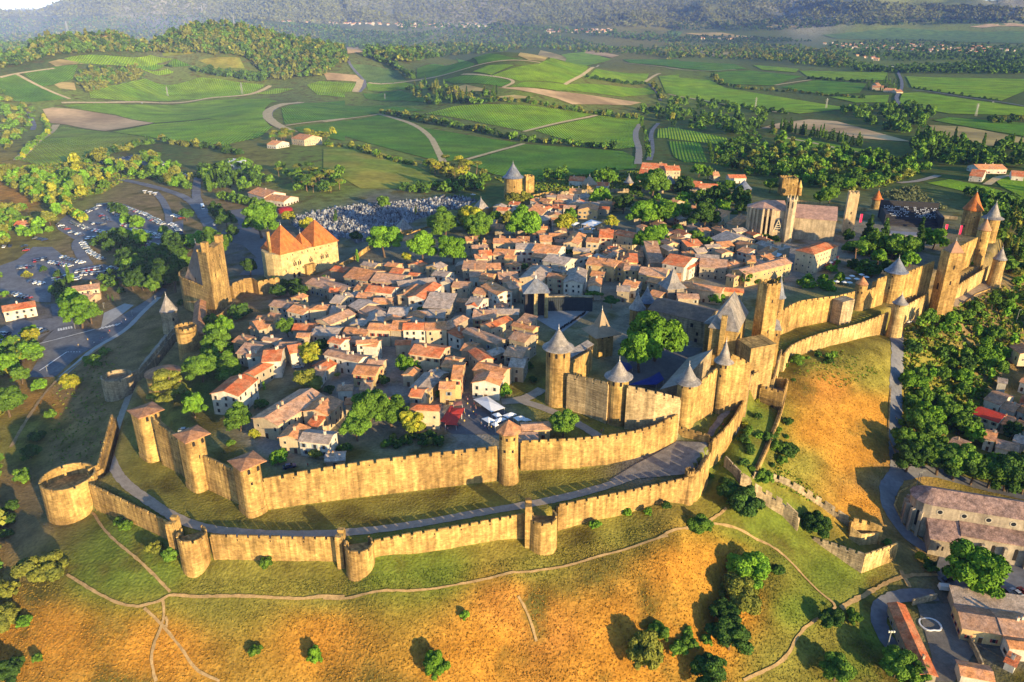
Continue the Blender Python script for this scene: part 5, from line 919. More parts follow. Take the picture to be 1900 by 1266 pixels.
# terraces on the castle's outer side
def hit_h(px, py, h):
    z = 0.; X, Y = hit(px, py)[:2]
    for _ in range(30): z = g1(X, Y)+h; X2, Y2 = on(px, py, z); X, Y = (X+X2)/2, (Y+Y2)/2
    return X, Y, g1(X, Y)+h
wall('crenellated wall lining the castle ramp above the overgrown moat', [(*on(1323,816,6.5),6.5),(*on(1350,793,8),8),(*on(1367,770,9),9),(*on(1382,742,10.5),10.5)], [-6,-6,-5,-4], th=1.5, curve=1)
wall('bright high retaining wall under the castle ramp gate', [(*on(1383,704,13),13),(*on(1398,694,13.2),13.2),(*on(1410,688,13.4),13.4)], [-5]*3, th=3, curve=0, m=PALE)
wall('ramp parapet wall beside the slate-roofed gate lodge', [(*on(1438,697,9.5),9.5),(*on(1446,668,10.5),10.5),(*on(1452,645,11),11)], [-6,-5,-4], th=1.2, side=1, curve=0, mer=False, m=PALE)
drape('ramp_paving', [on(1396,705,8),on(1438,700,8),on(1448,655,9),on(1424,655,9),on(1412,680,8.5)], mat('ramp_setts',(.22,.19,.18),.9,.15,.5), lift=.6)
def boxfort():
    zc = 6; P = [np.array(on(*p,zc)) for p in ((1411,716),(1455,727),(1464,703),(1424,694))]; r = thing('gate_barbican','small crenellated square enclosure with open dark top on the castle slope','barbican',(*P[0],-8)); pts = [(*p,zc) for p in P+[P[0]]]
    c = sum(P)/4; bd, pr = wall_mesh(pts,[-12]*5,1.0,1,True,pitch=2.6); MB().prism([tuple(p) for p in P],-12,zc-5).build('floor',GREYST,r); bd.build('wall_body',STONE,r); pr.build('battlement',STONE,r)
    n = unit(P[0]-P[3]); n = np.array([ (P[1]-P[0])[1], -(P[1]-P[0])[0]]); n = unit(n); opening(r,(P[0]*.4+P[1]*.6),n,-4.5,1.6,2.4,True,'gate')
boxfort()
wall('long thin lit wall running down the dry slope from the square enclosure', [hit_h(1463,706,4.5),hit_h(1455,752,4.),hit_h(1434,809,4.),hit_h(1408,864,4.5)], None, th=1.6, side=-1, curve=1, mer=False, m=STONE)
wall('stepped ruined wall descending from the paved ward toward the lower fort', [hit_h(1345,845,5),hit_h(1376,877,5.5),hit_h(1396,890,5)], None, th=1.2, curve=0, m=GREYST, pitch=6)
wall('broken shaded wall with tall stubs above the green slope', [hit_h(1398,895,6),hit_h(1418,908,6),hit_h(1456,930,6.5),hit_h(1484,957,7)], None, th=1.2, curve=0, m=GREYST, pitch=5, gap=1.6, mh=2)
wall('upper broken wall with ruined crenels below the dry hill', [hit_h(1398,876,3),hit_h(1444,882,3),hit_h(1470,893,3),hit_h(1496,908,3.5),hit_h(1528,928,3.5),hit_h(1578,962,4)], None, th=1.0, curve=0, m=GREYST, pitch=4.5, gap=1.3, mh=1.8)
wall('left face of the lower fort in shadow with crenels', [hit_h(1508,996,1.2),hit_h(1556,1012,5),hit_h(1606,1029,8.5)], [-34,-40,-46], th=1.6, curve=0, m=GREYST); wall('bright corner face of the lower fort above the lower road', [hit_h(1606,1029,8.5),hit_h(1638,1018,8.2),hit_h(1668,1008,8)], [-48]*3, th=1.6, curve=0, m=PALE)  # left face has greyer stone than the corner, its shade put into the colour
wall('back wall of the lower fort with lit merlons', [hit_h(1582,962,7),hit_h(1612,968,7.5),hit_h(1640,980,8)], None, th=1.4, curve=0, m=STONE, pitch=4, gap=1.2, mh=1.5); wall('inner cross wall inside the lower fort', [hit_h(1580,975,6),hit_h(1600,988,6),hit_h(1636,985,6)], None, th=1.2, curve=0, m=PALE, mer=False)
wall('crenellated cross wall closing the paved ward below the castle', [(*on(1252,789,7),7),(*on(1290,800,6.5),6.5),(*on(1318,808,6.5),6.5)], [0]*3, th=1.4, curve=0, pitch=3); r = bpy.data.objects
# ================================================================ basilica
def basilica():
    g = 6; m = mat('basilica_stone',(.50,.39,.25),.92,.2,.3,col2=(.41,.32,.21),streak=.3,spec=.08); pk = mat('pink_roof',(.45,.27,.20),.9,.25,.5,col2=(.36,.22,.17))
    ze = g+21; A, B, C = np.array(on(*Zp('3',1050,440),ze)), np.array(on(*Zp('3',1262,448),ze)), np.array(on(*Zp('3',1335,380),ze)); u = unit(B-A); v = np.array([-u[1],u[0]]); L = np.hypot(*(B-A)); D = 22
    r = thing('basilica','gothic basilica with tall buttressed choir, pinnacled turret and long pink-tiled nave','church',(*A,g))
    MB().prism([tuple(A),tuple(B),tuple(B+v*D),tuple(A+v*D-u*1),tuple(A-u*8+v*D*.75),tuple(A-u*9+v*D*.35)],g-4,ze).build('choir_wall',m,r)
    rf = MB(); c = A+u*L*.45+v*D*.5; pts = [A-u*.5-v*.5,B+u*.5-v*.5,B+v*(D+.5)+u*.5,A+v*(D+.5),A-u*8.6+v*D*.75,A-u*9.6+v*D*.35]; n = len(pts); e0, e1 = c-u*L*.3, B+v*D*.5
    rf.add([(*p,ze+.1) for p in pts]+[(*e0,ze+5),(*e1,ze+5)],[(0,1,7,6),(1,2,7),(2,3,6,7),(3,4,6),(4,5,6),(5,0,6),(5,4,3,2,1,0)]); rf.build('roof',pk,r)
    for t in (.02,.22,.42): MB().box((*(A+u*L*t-v*1.0),g-3),(1.3,2.4,25.5),u).build('buttress',m,r)
    for k in (.25,.5,.75): 
        p = A+(-u*9+v*D*.35)*k; MB().box((*p,g-3),(1.3,2.2,24.5),unit(-u*9+v*D*.35)).build('buttress',m,r)
    for t in (.12,.32): opening(r,A+u*L*t,-v,g+4,1.7,12,True)
    gx = A+u*L*.72; opening(r,gx,-v,g+7.5,4.6,6.5,True,'rose_window',mat('leaded_glass',(.10,.11,.13),.5,.3,2.)); opening(r,gx-v*.1,-v,g,2.2,3,True,'portal')
    gb = MB(); w_ = 3.4
    for s in (-1,1): gb.hexa([(*(gx+u*s*w_-v*1.2),g+5),(*(gx+u*(s*w_+.5)-v*1.2),g+5),(*(gx+u*(s*w_+.5)-v*.7),g+5),(*(gx+u*s*w_-v*.7),g+5)],[(*(gx-u*.2-v*1.2),g+15),(*(gx+u*.2-v*1.2),g+15),(*(gx+u*.2-v*.7),g+15),(*(gx-u*.2-v*.7),g+15)])
    gb.box((*(gx-v*.95),g+8.5),(3.4,.4,.4),u); gb.box((*(gx-v*.95),g+11.5),(1.6,.4,.4),u); gb.box((*(gx-v*.95),g+6.3),(4.6,.35,.35),u); gb.box((*(gx-v*.95),g+10),(2.5,.35,.35),u); gb.build('openwork_gable',mat('pale_tracery',(.62,.52,.34),.9,.1,1.),r)
    for s, hh in ((.5,19),(.97,15)): 
        q = A+u*L*s-v*1.4; MB().box((*q,g-3),(1.0,1.0,hh+3),u).cone([tuple(q+u*a+v*b) for a,b in ((-.6,-.6),(.6,-.6),(.6,.6),(-.6,.6))],g+hh+.01,(*q,g+hh+4)).build('pinnacle',m,r)
    # corner turret
    q = B+u*2.6-v*1; tb = MB(); tb.prism([tuple(q+np.array([math.cos(a),math.sin(a)])*3.5) for a in np.linspace(0,2*math.pi,9)[:-1]],g-3,zat(*q,372)); tb.prism([tuple(q+np.array([math.cos(a),math.sin(a)])*3.9) for a in np.linspace(0,2*math.pi,9)[:-1]],zat(*q,372)+.01,zat(*q,369))
    for a in np.linspace(0,2*math.pi,9)[:-1]: p = q+np.array([math.cos(a),math.sin(a)])*3.2; tb.cone([(p[0]+dx,p[1]+dy) for dx,dy in ((-.6,-.6),(.6,-.6),(.6,.6),(-.6,.6))],zat(*q,369),(*p,zat(*q,362)))
    tu = tb.build('turret',m,r); nn = unit(-q); 
    for a in (-.6,.3): n2 = np.array([nn[0]*math.cos(a)-nn[1]*math.sin(a),nn[1]*math.cos(a)+nn[0]*math.sin(a)]); opening(r,q+n2*3.4,n2,zat(*q,385),.9,4,True)
    # nave and aisle
    N = house('3',(1328,505),(1715,535),(1725,435),15,'u','o','y',zg=g,pitch=.42,wins=False,chim=0,wm=m,rm=pk,name='nave',cat='church nave',desc='long pink-tiled nave running right from the basilica choir'); THINGS.pop(); 
    N2 = house('3',(1345,545),(1470,560),(1480,515),11,'u','g','y',zg=g,pitch=.1,wins=False,chim=0,wm=m,name='chapel',desc='x'); THINGS.pop(); N3 = house('3',(1480,590),(1680,590),(1680,540),9,'s','o','y',zg=g,pitch=.25,wins=False,chim=0,wm=m,name='aisle',desc='x'); THINGS.pop()
    for k in (N,N2,N3):
        for p in ('label','category','group'):
            if p in k: del k[p]
        k.parent = r; k.location = Vector(k.location)-Vector(r.location)
    f = np.array(on(*Zp('3',1395,660),g)); opening(r,f,unit(-f),g+3,3,5,True,'side_window')
    tower('slim square bell tower with red louvre and openwork top at the end of the nave',1571,9,433,g,362,sq=True,open_top=True,rot=.15,name='bell_tower',m=mat('bell_stone',(.55,.40,.22),.92,.2,.3,streak=.3),wins=[(0,.5,.8,1.5,.5),(0,.25,.7,1.2,.5)])
    b = [o for o in bpy.data.objects if o.name.startswith('bell_tower')][-1]; q = np.array(on(1573,395,g+18)); nn = unit(-q); f = np.array(b.location[:2])+nn*4.3; X = f; opening(b,X-nn*1.05,nn,zat(*X,396),1.5,3.6,True,'louvre',mat('red_louvre',(.42,.03,.03),.7,.1,1.))
basilica()
# ================================================================ church below the hill (right)
def hill_church():
    g = -38; m = mat('church_stone',(.38,.32,.24),.92,.2,.3,col2=(.31,.26,.20),streak=.3); rt = roofmat('mottled_church_tiles',(.36,.23,.18),(.27,.18,.15),.45); ze = g+17
    A, B = np.array(on(*Zp('l',430,188),ze)), np.array(on(*Zp('l',1150,305),ze)); u = unit(B-A); v = np.array([-u[1],u[0]]); W = 13.; L = np.hypot(*(B-A)); r = thing('long_church','long stone church with mottled tiled roof, rounded apse and round windows below the hill','church',(*A,g))
    ap = [A+v*W/2-u*6.5*math.sin(a)-v*(W/2)*math.cos(a) for a in np.linspace(0,math.pi,8)]
    MB().prism([tuple(A),tuple(B),tuple(B+v*W)]+[tuple(p) for p in ap[::-1]],g-3,ze).build('nave_wall',m,r)
    rf = MB(); c = A+v*W/2; o = .6; zr = ze+3.6; pts = [A-v*o,B-v*o,B+v*(W+o),A+v*(W+o)]+[c+(p-c)*1.09 for p in ap[::-1]][1:-1]; n = len(pts); vs = [(*p,ze+.05) for p in pts]+[(*c,zr),(*(B+v*W/2),zr)]
    fs = [(0,1,n+1,n),(1,2,n+1),(2,3,n,n+1)]+[(i,i+1,n) for i in range(3,n-1)]+[(n-1,0,n),tuple(range(n-1,-1,-1))]; rf.add(vs,fs); rf.build('roof',rt,r)
    for k in range(9):
        q = A+u*(3+k*8.2); ob = MB(); cz = ze-2.6; d = np.array([0,0]); 
        ring = [(*(q+u*1.25*math.cos(a)-v*.12),cz+1.25*math.sin(a)) for a in np.linspace(0,2*math.pi,17)[:-1]]; ob.add(ring+[(x+v[0]*.3,y+v[1]*.3,z) for x,y,z in ring],[tuple(range(16))]+[(i,16+i,16+(i+1)%16,(i+1)%16) for i in range(16)],0)
        r2 = [(*(q+u*.85*math.cos(a)-v*.16),cz+.85*math.sin(a)) for a in np.linspace(0,2*math.pi,17)[:-1]]; ob.add(r2+[(x+v[0]*.3,y+v[1]*.3,z) for x,y,z in r2],[tuple(range(16))]+[(i,16+i,16+(i+1)%16,(i+1)%16) for i in range(16)],1); ob.build('round_window',[FRAME,GLASS],r)
    for i in range(1,7): 
        p = ap[i]; nrm = unit(p-c); MB().box((*(p+nrm*.7),g-3),(2,1.1,16),nrm).build('buttress',m,r)
        if i < 6: pm = (ap[i]+ap[i+1])/2; n2 = unit(pm-c); opening(r,pm,n2,g+6,.9,6.5,True)
    # aisle and sacristy in front
    h = 9.5; A2 = np.array(on(*Zp('l',600,372),g+h)); B2 = np.array(on(*Zp('l',1150,430),g+h)); 
    dd = (A-A2).dot(v); As = A2; 
    mb = MB(); P = [As,As+u*(B2-As).dot(u),As+u*(B2-As).dot(u)+v*dd*.98,As+v*dd*.98]; mb.prism([tuple(p) for p in P],g-3,g+h); mb.build('aisle_wall',m,r); MB().prism([tuple(p) for p in [P[0]-v*.5,P[1]-v*.5,P[2],P[3]]],[g+h-.1,g+h-.1,ze-5.2,ze-5.2],[g+h+.25,g+h+.25,ze-4.9,ze-4.9]).build('aisle_roof',rt,r)
    for k in range(9): 
        q = As+u*(4+k*7.5); opening(r,q,-v,g+2.5,1.2,4.5,True); MB().box((*(q+u*3.7-v*.8),g-3),(1.1,1.6,h+1.2),u).build('buttress',m,r)
    h3 = 8; A3 = np.array(on(*Zp('l',418,392),g+h3)); L3 = (As-A3).dot(u); d3 = (A-A3).dot(v)
    P = [A3,A3+u*L3,A3+u*L3+v*d3,A3+v*d3]; MB().prism([tuple(p) for p in P],g-3,g+h3).build('sacristy_wall',m,r); rf = MB(); zz = g+h3; md = A3+u*L3*.25+v*d3*.75; rf.prism([tuple(p) for p in [P[0]-v*.5-u*.5,P[1]-v*.5,P[2],P[3]-u*.5]],zz,[zz+.2,zz+.2,zz+3.6,zz+3.0]); rf.build('sacristy_roof',rt,r)
    for k in range(2): opening(r,A3+u*(3+k*1.6),-v,g+3.5,.6,1.6,True)
hill_church()
# ================================================================ open-air theatre and square furniture
def theatre():
    r = thing('theatre_pavilion','square slate-roofed stage pavilion on two stone piers beside the theatre','pavilion',(*on(*Zp('6',1000,185),7),7)); zt = 21; P = [np.array(on(*Zp('6',*p),zt)) for p in ((905,25),(1085,20))]; u = unit(P[1]-P[0]); v = np.array([-u[1],u[0]]); L = np.hypot(*(P[1]-P[0])); c = P[0]+u*L/2+v*5
    q = [P[0]-u,P[1]+u,P[1]+u+v*11,P[0]-u+v*11]; mb = MB(); mb.prism([tuple(p) for p in q],zt,zt+.4); mb.cone([tuple(p) for p in q],zt+.401,(*c,zt+7)); mb.build('roof',SLATB,r); MB().lathe(c,[(.5,zt+6),(.4,zt+8),(.1,zt+8.2),(.02,zt+11)],6).build('finial',LEAD,r)
    for t in (.47,.93): MB().box((*(P[0]+u*L*t+v*.8),5),(1.8,1.8,zt-5),u).build('pier',PALE,r)
    MB().prism([tuple(P[0]+u*.5+v*4),tuple(P[1]-u*.5+v*4),tuple(P[1]-u*.5+v*10),tuple(P[0]+u*.5+v*10)],5,zt-.01).build('back_wall',mat('dark_drapes',(.05,.045,.05),.9,.2,.5),r)
    # curved stage front
    A = [np.array(on(*Zp('6',*p),8)) for p in ((1085,150),(1180,148),(1280,150),(1360,152),(1430,155))]; s = thing('theatre_stage_wall','dark curved theatre back wall with panels and pale coping','theatre stage',(*A[0],8)); pn = MB(); cp = MB()
    for a, b in zip(A[:-1],A[1:]):
        d = unit(b-a); n = np.array([-d[1],d[0]]); k = 6
        for i in range(k): p = a+(b-a)*(i+.5)/k; pn.box((*p,7),(np.hypot(*(b-a))/k-.15,.3,7.5),d)
        pn.prism([tuple(a+n*.3),tuple(b+n*.3),tuple(b+n*1.5),tuple(a+n*1.5)],5,15.2); cp.prism([tuple(a-n*.2),tuple(b-n*.2),tuple(b+n*2.2),tuple(a+n*2.2)],15.21,15.7)
    pn.build('panels',mat('dark_panels',(.035,.045,.055),.5,.15,.5),s); cp.build('coping',GREYST,s)
    # rows of seats
    for i in range(26):
        t = i/25; X, Y = on(*Zp('6',1180+195*t,300-130*t),8.2); X += random.uniform(-.4,.4); g0 = g1(X,Y); o = thing('folding_chair','dark folding seat in the row along the pale theatre floor','seat',(X,Y,g0+.2),'theatre chairs',own=True,rz=.5); WL[o.name] = Vector((0,0,0)); MB().box((0,0,.0),(.12,.6,.5)).box((.0,0,.5),(.8,.8,.14)).build('seat',DARK,o); MB().box((.35,0,.641),(.12,.8,.7)).build('backrest',DARK,o)
theatre()
AWN = mat('white_canvas',(.78,.78,.78),.8,.06,1.); RED = mat('red_canvas',(.50,.045,.03),.8,.1,1.); BLUE = mat('blue_tarp',(.015,.03,.20),.6,.15,.5)
def awning(desc, rg, pts, z, m, rise=.8, name='awning', grp=None, poles=True):
    P = [np.array(on(*Zp(rg,*p),z)) for p in pts]; c = sum(P)/len(P); g0 = g1(*c); r = thing(name,desc,'awning',(*c,g0),grp); a = 0
    ar = sum(P[i][0]*P[(i+1)%len(P)][1]-P[(i+1)%len(P)][0]*P[i][1] for i in range(len(P)))
    if ar < 0: P = P[::-1]
    n = len(P); mb = MB(); vs = [(*p,z) for p in P]+[(*c,z+rise)]; mb.add(vs+[(x,y,zz-.08) for x,y,zz in vs],[(i,(i+1)%n,n) for i in range(n)]+[(n+1+n,n+1+(i+1)%n,n+1+i) for i in range(n)]+[(i,n+1+i,n+1+(i+1)%n,(i+1)%n) for i in range(n)]); mb.build('canopy',m,r)
    if poles:
        for p in P: q = c+(p-c)*.95; MB().lathe(q,[(.06,g0-.2),(.06,z+.02)],6).build('pole',LEAD,r)
    return r
for i, (d, p) in enumerate([('large white awning, biggest over the cafe terrace',[(498,848),(605,822),(748,915),(640,948)]),('white awning nearest the large one on the cafe terrace',[(645,965),(700,952),(725,978),(680,990)]),('white awning at the right of the cafe terrace cluster',[(725,975),(800,948),(840,965),(770,995)]),('white awning at the left end of the small awning cluster',[(562,1000),(615,983),(675,1015),(620,1035)]),('white awning in the middle of the small awning cluster',[(655,1010),(740,992),(760,1002),(680,1035)]),('white awning in front touching the octagonal tower roof',[(635,1040),(680,1025),(700,1050),(670,1062)]),('white awning behind the octagonal tower roof',[(810,990),(880,975),(915,998),(850,1020)]),('white awning at far right end beside the grass',[(880,1012),(925,998),(958,1012),(905,1020)])]): awning(d,'6',p,9.8,AWN,1.0,grp='white cafe awnings')
awning('long red awning along the white house front','6',[(240,1020),(320,895),(345,905),(280,1030)],9.4,RED,.3,grp='red awnings'); awning('red awning upper one of the pair beside the square','6',[(335,915),(432,915),(410,960),(315,960)],9.6,RED,.4,grp='red awnings'); awning('red awning lower one of the pair beside the square','6',[(312,963),(408,963),(365,1050),(275,1045)],9.4,RED,.4,grp='red awnings')
awning('small dusky red awning beside the narrow street by the square','6',[(340,870),(405,860),(415,890),(345,900)],9.4,mat('faded_red',(.35,.15,.12),.8,.1,1.),.3,grp='red awnings')
awning('blue tarpaulin spread in front of the castle yard trees','7',[(105,925),(260,870),(330,830),(365,885),(310,925)],10.2,BLUE,.4,name='tarpaulin'); awning('blue tarpaulin strip beside the courtyard tree at the gallery','7',[(45,750),(110,770),(135,800),(60,850)],10.2,BLUE,.3,name='tarpaulin')
for d, p in [('white parasol roof, largest over the far terrace near the stone gable',[(985,525),(1070,485),(1165,510),(1090,545)]),('pale parasol roof in front of the largest far terrace one',[(960,570),(1020,548),(1105,560),(1050,585)]),('pinkish parasol roof at the left of the far terrace',[(870,525),(930,500),(975,515),(920,540)])]: awning(d,'2',p,8.5,AWN,1.2,grp='far terrace parasols')
awning('row of small white parasols beside the long hotel roof','3',[(1080,850),(1120,805),(1225,835),(1190,860)],9.5,AWN,.5,grp='hotel terrace parasols'); awning('red terrace canopy beside the big hotel','3',[(1560,930),(1620,880),(1740,850),(1680,960)],9.5,mat('dark_red_canopy',(.24,.03,.03),.8,.2,.6),.3,grp='red awnings')
for i,(x,y) in enumerate([(1640,895),(1665,910),(1695,880)]): awning(['white square parasol at the back of the red hotel terrace','white square parasol in front on the red hotel terrace','white square parasol nearest the vine-covered corner of the red terrace'][i],'3',[(x-20,y),(x,y-10),(x+22,y),(x,y+10)],10.8,AWN,.5,grp='hotel parasols',poles=False)
for i, (x, y) in enumerate([(175,870),(215,900),(245,870),(280,850),(320,875),(360,840),(150,895),(400,860),(260,905)]):
    X, Y = on(*Zp('4',x,y),10.5); g0 = g1(X,Y); r = thing('garden_parasol','white parasol over a table in the terrace garden inside the ramparts','parasol',(X,Y,g0),'terrace garden parasols',own=True); MB().lathe((X,Y),[(.05,g0),(.05,g0+2.6)],6).build('pole',LEAD,r); MB().lathe((X,Y),[(1.7,g0+2.25),(1.6,g0+2.4),(.05,g0+2.95)],8).build('canopy',AWN,r)
# festival stage behind the ramparts
def stage():
    z0 = 6; r = thing('festival_stand','dark theatre stands with pale seat rows and black roof rim by the olive grove','grandstand',(*on(*Zp('4',800,480),z0),z0)); A, B = np.array(on(*Zp('4',560,440),z0)), np.array(on(*Zp('4',1020,470),z0)); u = unit(B-A); v = np.array([-u[1],u[0]]); L = np.hypot(*(B-A))
    blk = mat('stand_black',(.03,.03,.035),.7,.1,1.); sd = MB()
    for k in range(12): sd.prism([tuple(A+v*(2+k*2)),tuple(B+v*(2+k*2)),tuple(B+v*(4+k*2)),tuple(A+v*(4+k*2))],z0-1,z0+.5+k*.75)
    sd.build('tiers',blk,r)
    st = MB()
    for k in range(5,12):
        for j in range(int(L/1.1)):
            if random.random() < .6 and abs(j-L/2.2) > 1.5: st.box((*(A+u*(1+j*1.1)+v*(3+k*2)),z0+.51+k*.75),(.6,.5,.6),u)
    struct(st.build('seats',mat('pale_blue_seats',(.45,.5,.6),.6,.15,1.),r),'stuff')
    MB().prism([tuple(A+v*27-u*2),tuple(B+v*27+u*2),tuple(B+v*28.5+u*2),tuple(A+v*28.5-u*2)],z0-1,z0+13).build('back_screen',blk,r)
    for t in (0,1): MB().box((*(A+u*L*t+v*14),z0-1),(2.5,26,9),u).build('side_screen',blk,r)
    for x,y,d in [(345,405,'bright pink banner standing at the left of the festival stands'),(1057,495,'bright pink banner standing before the dark stage wall'),(1180,505,'magenta banner beside the tan-coned tower')]:
        X,Y = on(*Zp('4',x,y+15),z0); b = thing('festival_banner',d,'banner',(X,Y,z0),'festival banners'); MB().box((X,Y,z0),(1.8,.15,6.5)).build('cloth',mat('pink_banner',(.62,.02,.10),.7,.05,1.),b); MB().lathe((X-1.0,Y),[(.07,z0-.3),(.07,z0+7)],6).build('pole',LEAD,b)
    X,Y = on(*Zp('4',680,520),z0); b = thing('stage_platform','broad grey stage platform before the festival stands','stage',(X,Y,z0)); MB().box((X,Y,z0-1),(32,10,2),u).build('deck',mat('stage_grey',(.22,.22,.25),.8,.1,.5),b)
stage()
# ================================================================ trees
def leafmat(nm, c, c2, trans=.25):
    m = mat(nm, c, .75, .28, .9, col2=c2, rnd=.22, spec=.12, attr='Tint', sc2=3.)
    N = m.node_tree.nodes; p = N['Principled BSDF']; return m
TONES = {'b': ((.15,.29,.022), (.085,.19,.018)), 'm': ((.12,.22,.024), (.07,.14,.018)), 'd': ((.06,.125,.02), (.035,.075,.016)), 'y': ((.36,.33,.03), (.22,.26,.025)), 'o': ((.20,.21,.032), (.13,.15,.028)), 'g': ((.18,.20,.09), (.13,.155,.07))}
FOL = mat('foliage', (1,1,1), .8, .25, .8, rnd=.2, spec=.1, attr='Tint', sc2=3.); BARK = mat('bark', (.13,.09,.06), .95, .3, 2., spec=.05); PBARK = mat('pine_bark', (.26,.16,.10), .95, .25, 2., spec=.05)
def lobes(kind, r):
    L = []
    if kind in 'RST':
        rx, rz, zc = {'R': (1.08, .98, 1.1), 'S': (1, .75, .62), 'T': (.72, 1.25, 1.6)}[kind]
        for _ in range(34 if kind != 'S' else 28):
            v = r.normal(size=3); v /= np.linalg.norm(v); 
            if v[2] < -.45: v[2] *= -1
            k = r.uniform(.45, .92); s = r.uniform(.17, .40); L.append((v[0]*rx*k, v[1]*rx*k, zc+v[2]*rz*k, s, s*.85))
        L.append((0, 0, zc, .62, .6*rz))
    elif kind == 'P':
        for _ in range(20):
            a = r.uniform(0, 6.283); d = .8*math.sqrt(r.uniform(0, 1)); s = r.uniform(.22, .38); L.append((d*math.cos(a), d*math.sin(a), 2.25-.25*d*d+r.uniform(-.08, .1), s, s*.55))
    elif kind == 'C':
        for k in range(14): z = .15+k*.235; w_ = .27*math.sin(min(1, (k+1.5)/5)*1.57)*(1-max(0, k-7)/8.5); L.append((r.uniform(-.05,.05), r.uniform(-.05,.05), z, max(w_, .06), .26))
    elif kind == 'F':
        for k in range(9):
            z = .5+k*.36; R_ = .95*(1-k/9.5)
            for j in range(max(2, int(7-k*.6))): a = r.uniform(0, 6.283); L.append((R_*.6*math.cos(a), R_*.6*math.sin(a), z+r.uniform(-.1,.1), .2+.3*R_, .16+.12*R_))
            L.append((0, 0, z, R_*.55+.06, .25))
    elif kind == 'D':
        for k in range(6):
            z = .55+k*.3; R_ = 1.0*(1-k/7.5)
            for j in range(7-k): a = r.uniform(0, 6.283); d = R_*r.uniform(.45, .8); L.append((d*math.cos(a), d*math.sin(a), z+r.uniform(-.06,.06), .33, .10))
    return L
def crown_arrays(kind, tone, n, size, seed):
    r = np.random.RandomState(seed); L = lobes(kind, r); wts = np.array([l[3]**2 for l in L]); wts /= wts.sum(); k = r.choice(len(L), n, p=wts); La = np.array(L)[k]
    v = r.normal(size=(n, 3)); v /= np.linalg.norm(v, axis=1, keepdims=True); v[:, 2] = np.where(v[:, 2] < -.5, -v[:, 2], v[:, 2]); rad = r.uniform(.8, 1.06, n)[:, None]
    c = La[:, :3] + v*np.stack([La[:, 3], La[:, 3], La[:, 4]], -1)*rad
    nn = v + r.normal(size=(n, 3))*.45; nn[:, 2] += .15; nn /= np.linalg.norm(nn, axis=1, keepdims=True)
    t = np.cross(nn, r.normal(size=(n, 3))); t /= np.linalg.norm(t, axis=1, keepdims=True); b = np.cross(nn, t)
    s = (size*r.uniform(.6, 1.3, n))[:, None]; asp = r.uniform(.55, .9, n)[:, None]; bend = nn*s*.25
    V = np.stack([c-t*s-b*s*asp-bend, c+t*s*.7-b*s*asp, c+t*s+b*s*asp-bend, c-t*s*.7+b*s*asp], 1).reshape(-1, 3)
    c1, c2 = (np.array(x) for x in TONES[tone]); lt = r.uniform(0, 1, len(L))[k]; col = c1*(1-lt[:, None]) + c2*lt[:, None]; col = col*r.uniform(.8, 1.2, n)[:, None]
    return V, np.repeat(col, 4, 0), L
def quads_mesh(name, V, Cc, m, extra=None):
    me_ = bpy.data.meshes.new(name); nv = len(V); nq = nv//4
    me_.vertices.add(nv); me_.vertices.foreach_set('co', V.astype(np.float32).ravel()); me_.loops.add(nv); me_.loops.foreach_set('vertex_index', np.arange(nv, dtype=np.int32)); me_.polygons.add(nq); me_.polygons.foreach_set('loop_start', np.arange(0, nv, 4, dtype=np.int32)); me_.update()
    a = me_.color_attributes.new('Tint', 'FLOAT_COLOR', 'POINT'); a.data.foreach_set('color', np.concatenate([Cc, np.ones((nv, 1))], 1).astype(np.float32).ravel()); me_.materials.append(m); return me_
def core_quads(L, tone, seed):           # closed inner bodies of the lobes, so that crowns are not see-through
    out = []; 
    for (x, y, z, a, b) in L:
        ring = []
        for i in range(5):
            th = math.pi*i/4
            for j in range(6): ph = 2*math.pi*j/6; ring.append((x+a*.78*math.sin(th)*math.cos(ph), y+a*.78*math.sin(th)*math.sin(ph), z+b*.78*math.cos(th)))
        for i in range(4):
            for j in range(6): out += [ring[i*6+j], ring[(i+1)*6+j], ring[(i+1)*6+(j+1) % 6], ring[i*6+(j+1) % 6]]
    V = np.array(out); c = np.array(TONES[tone][1])*.9; return V, np.tile(c, (len(V), 1))
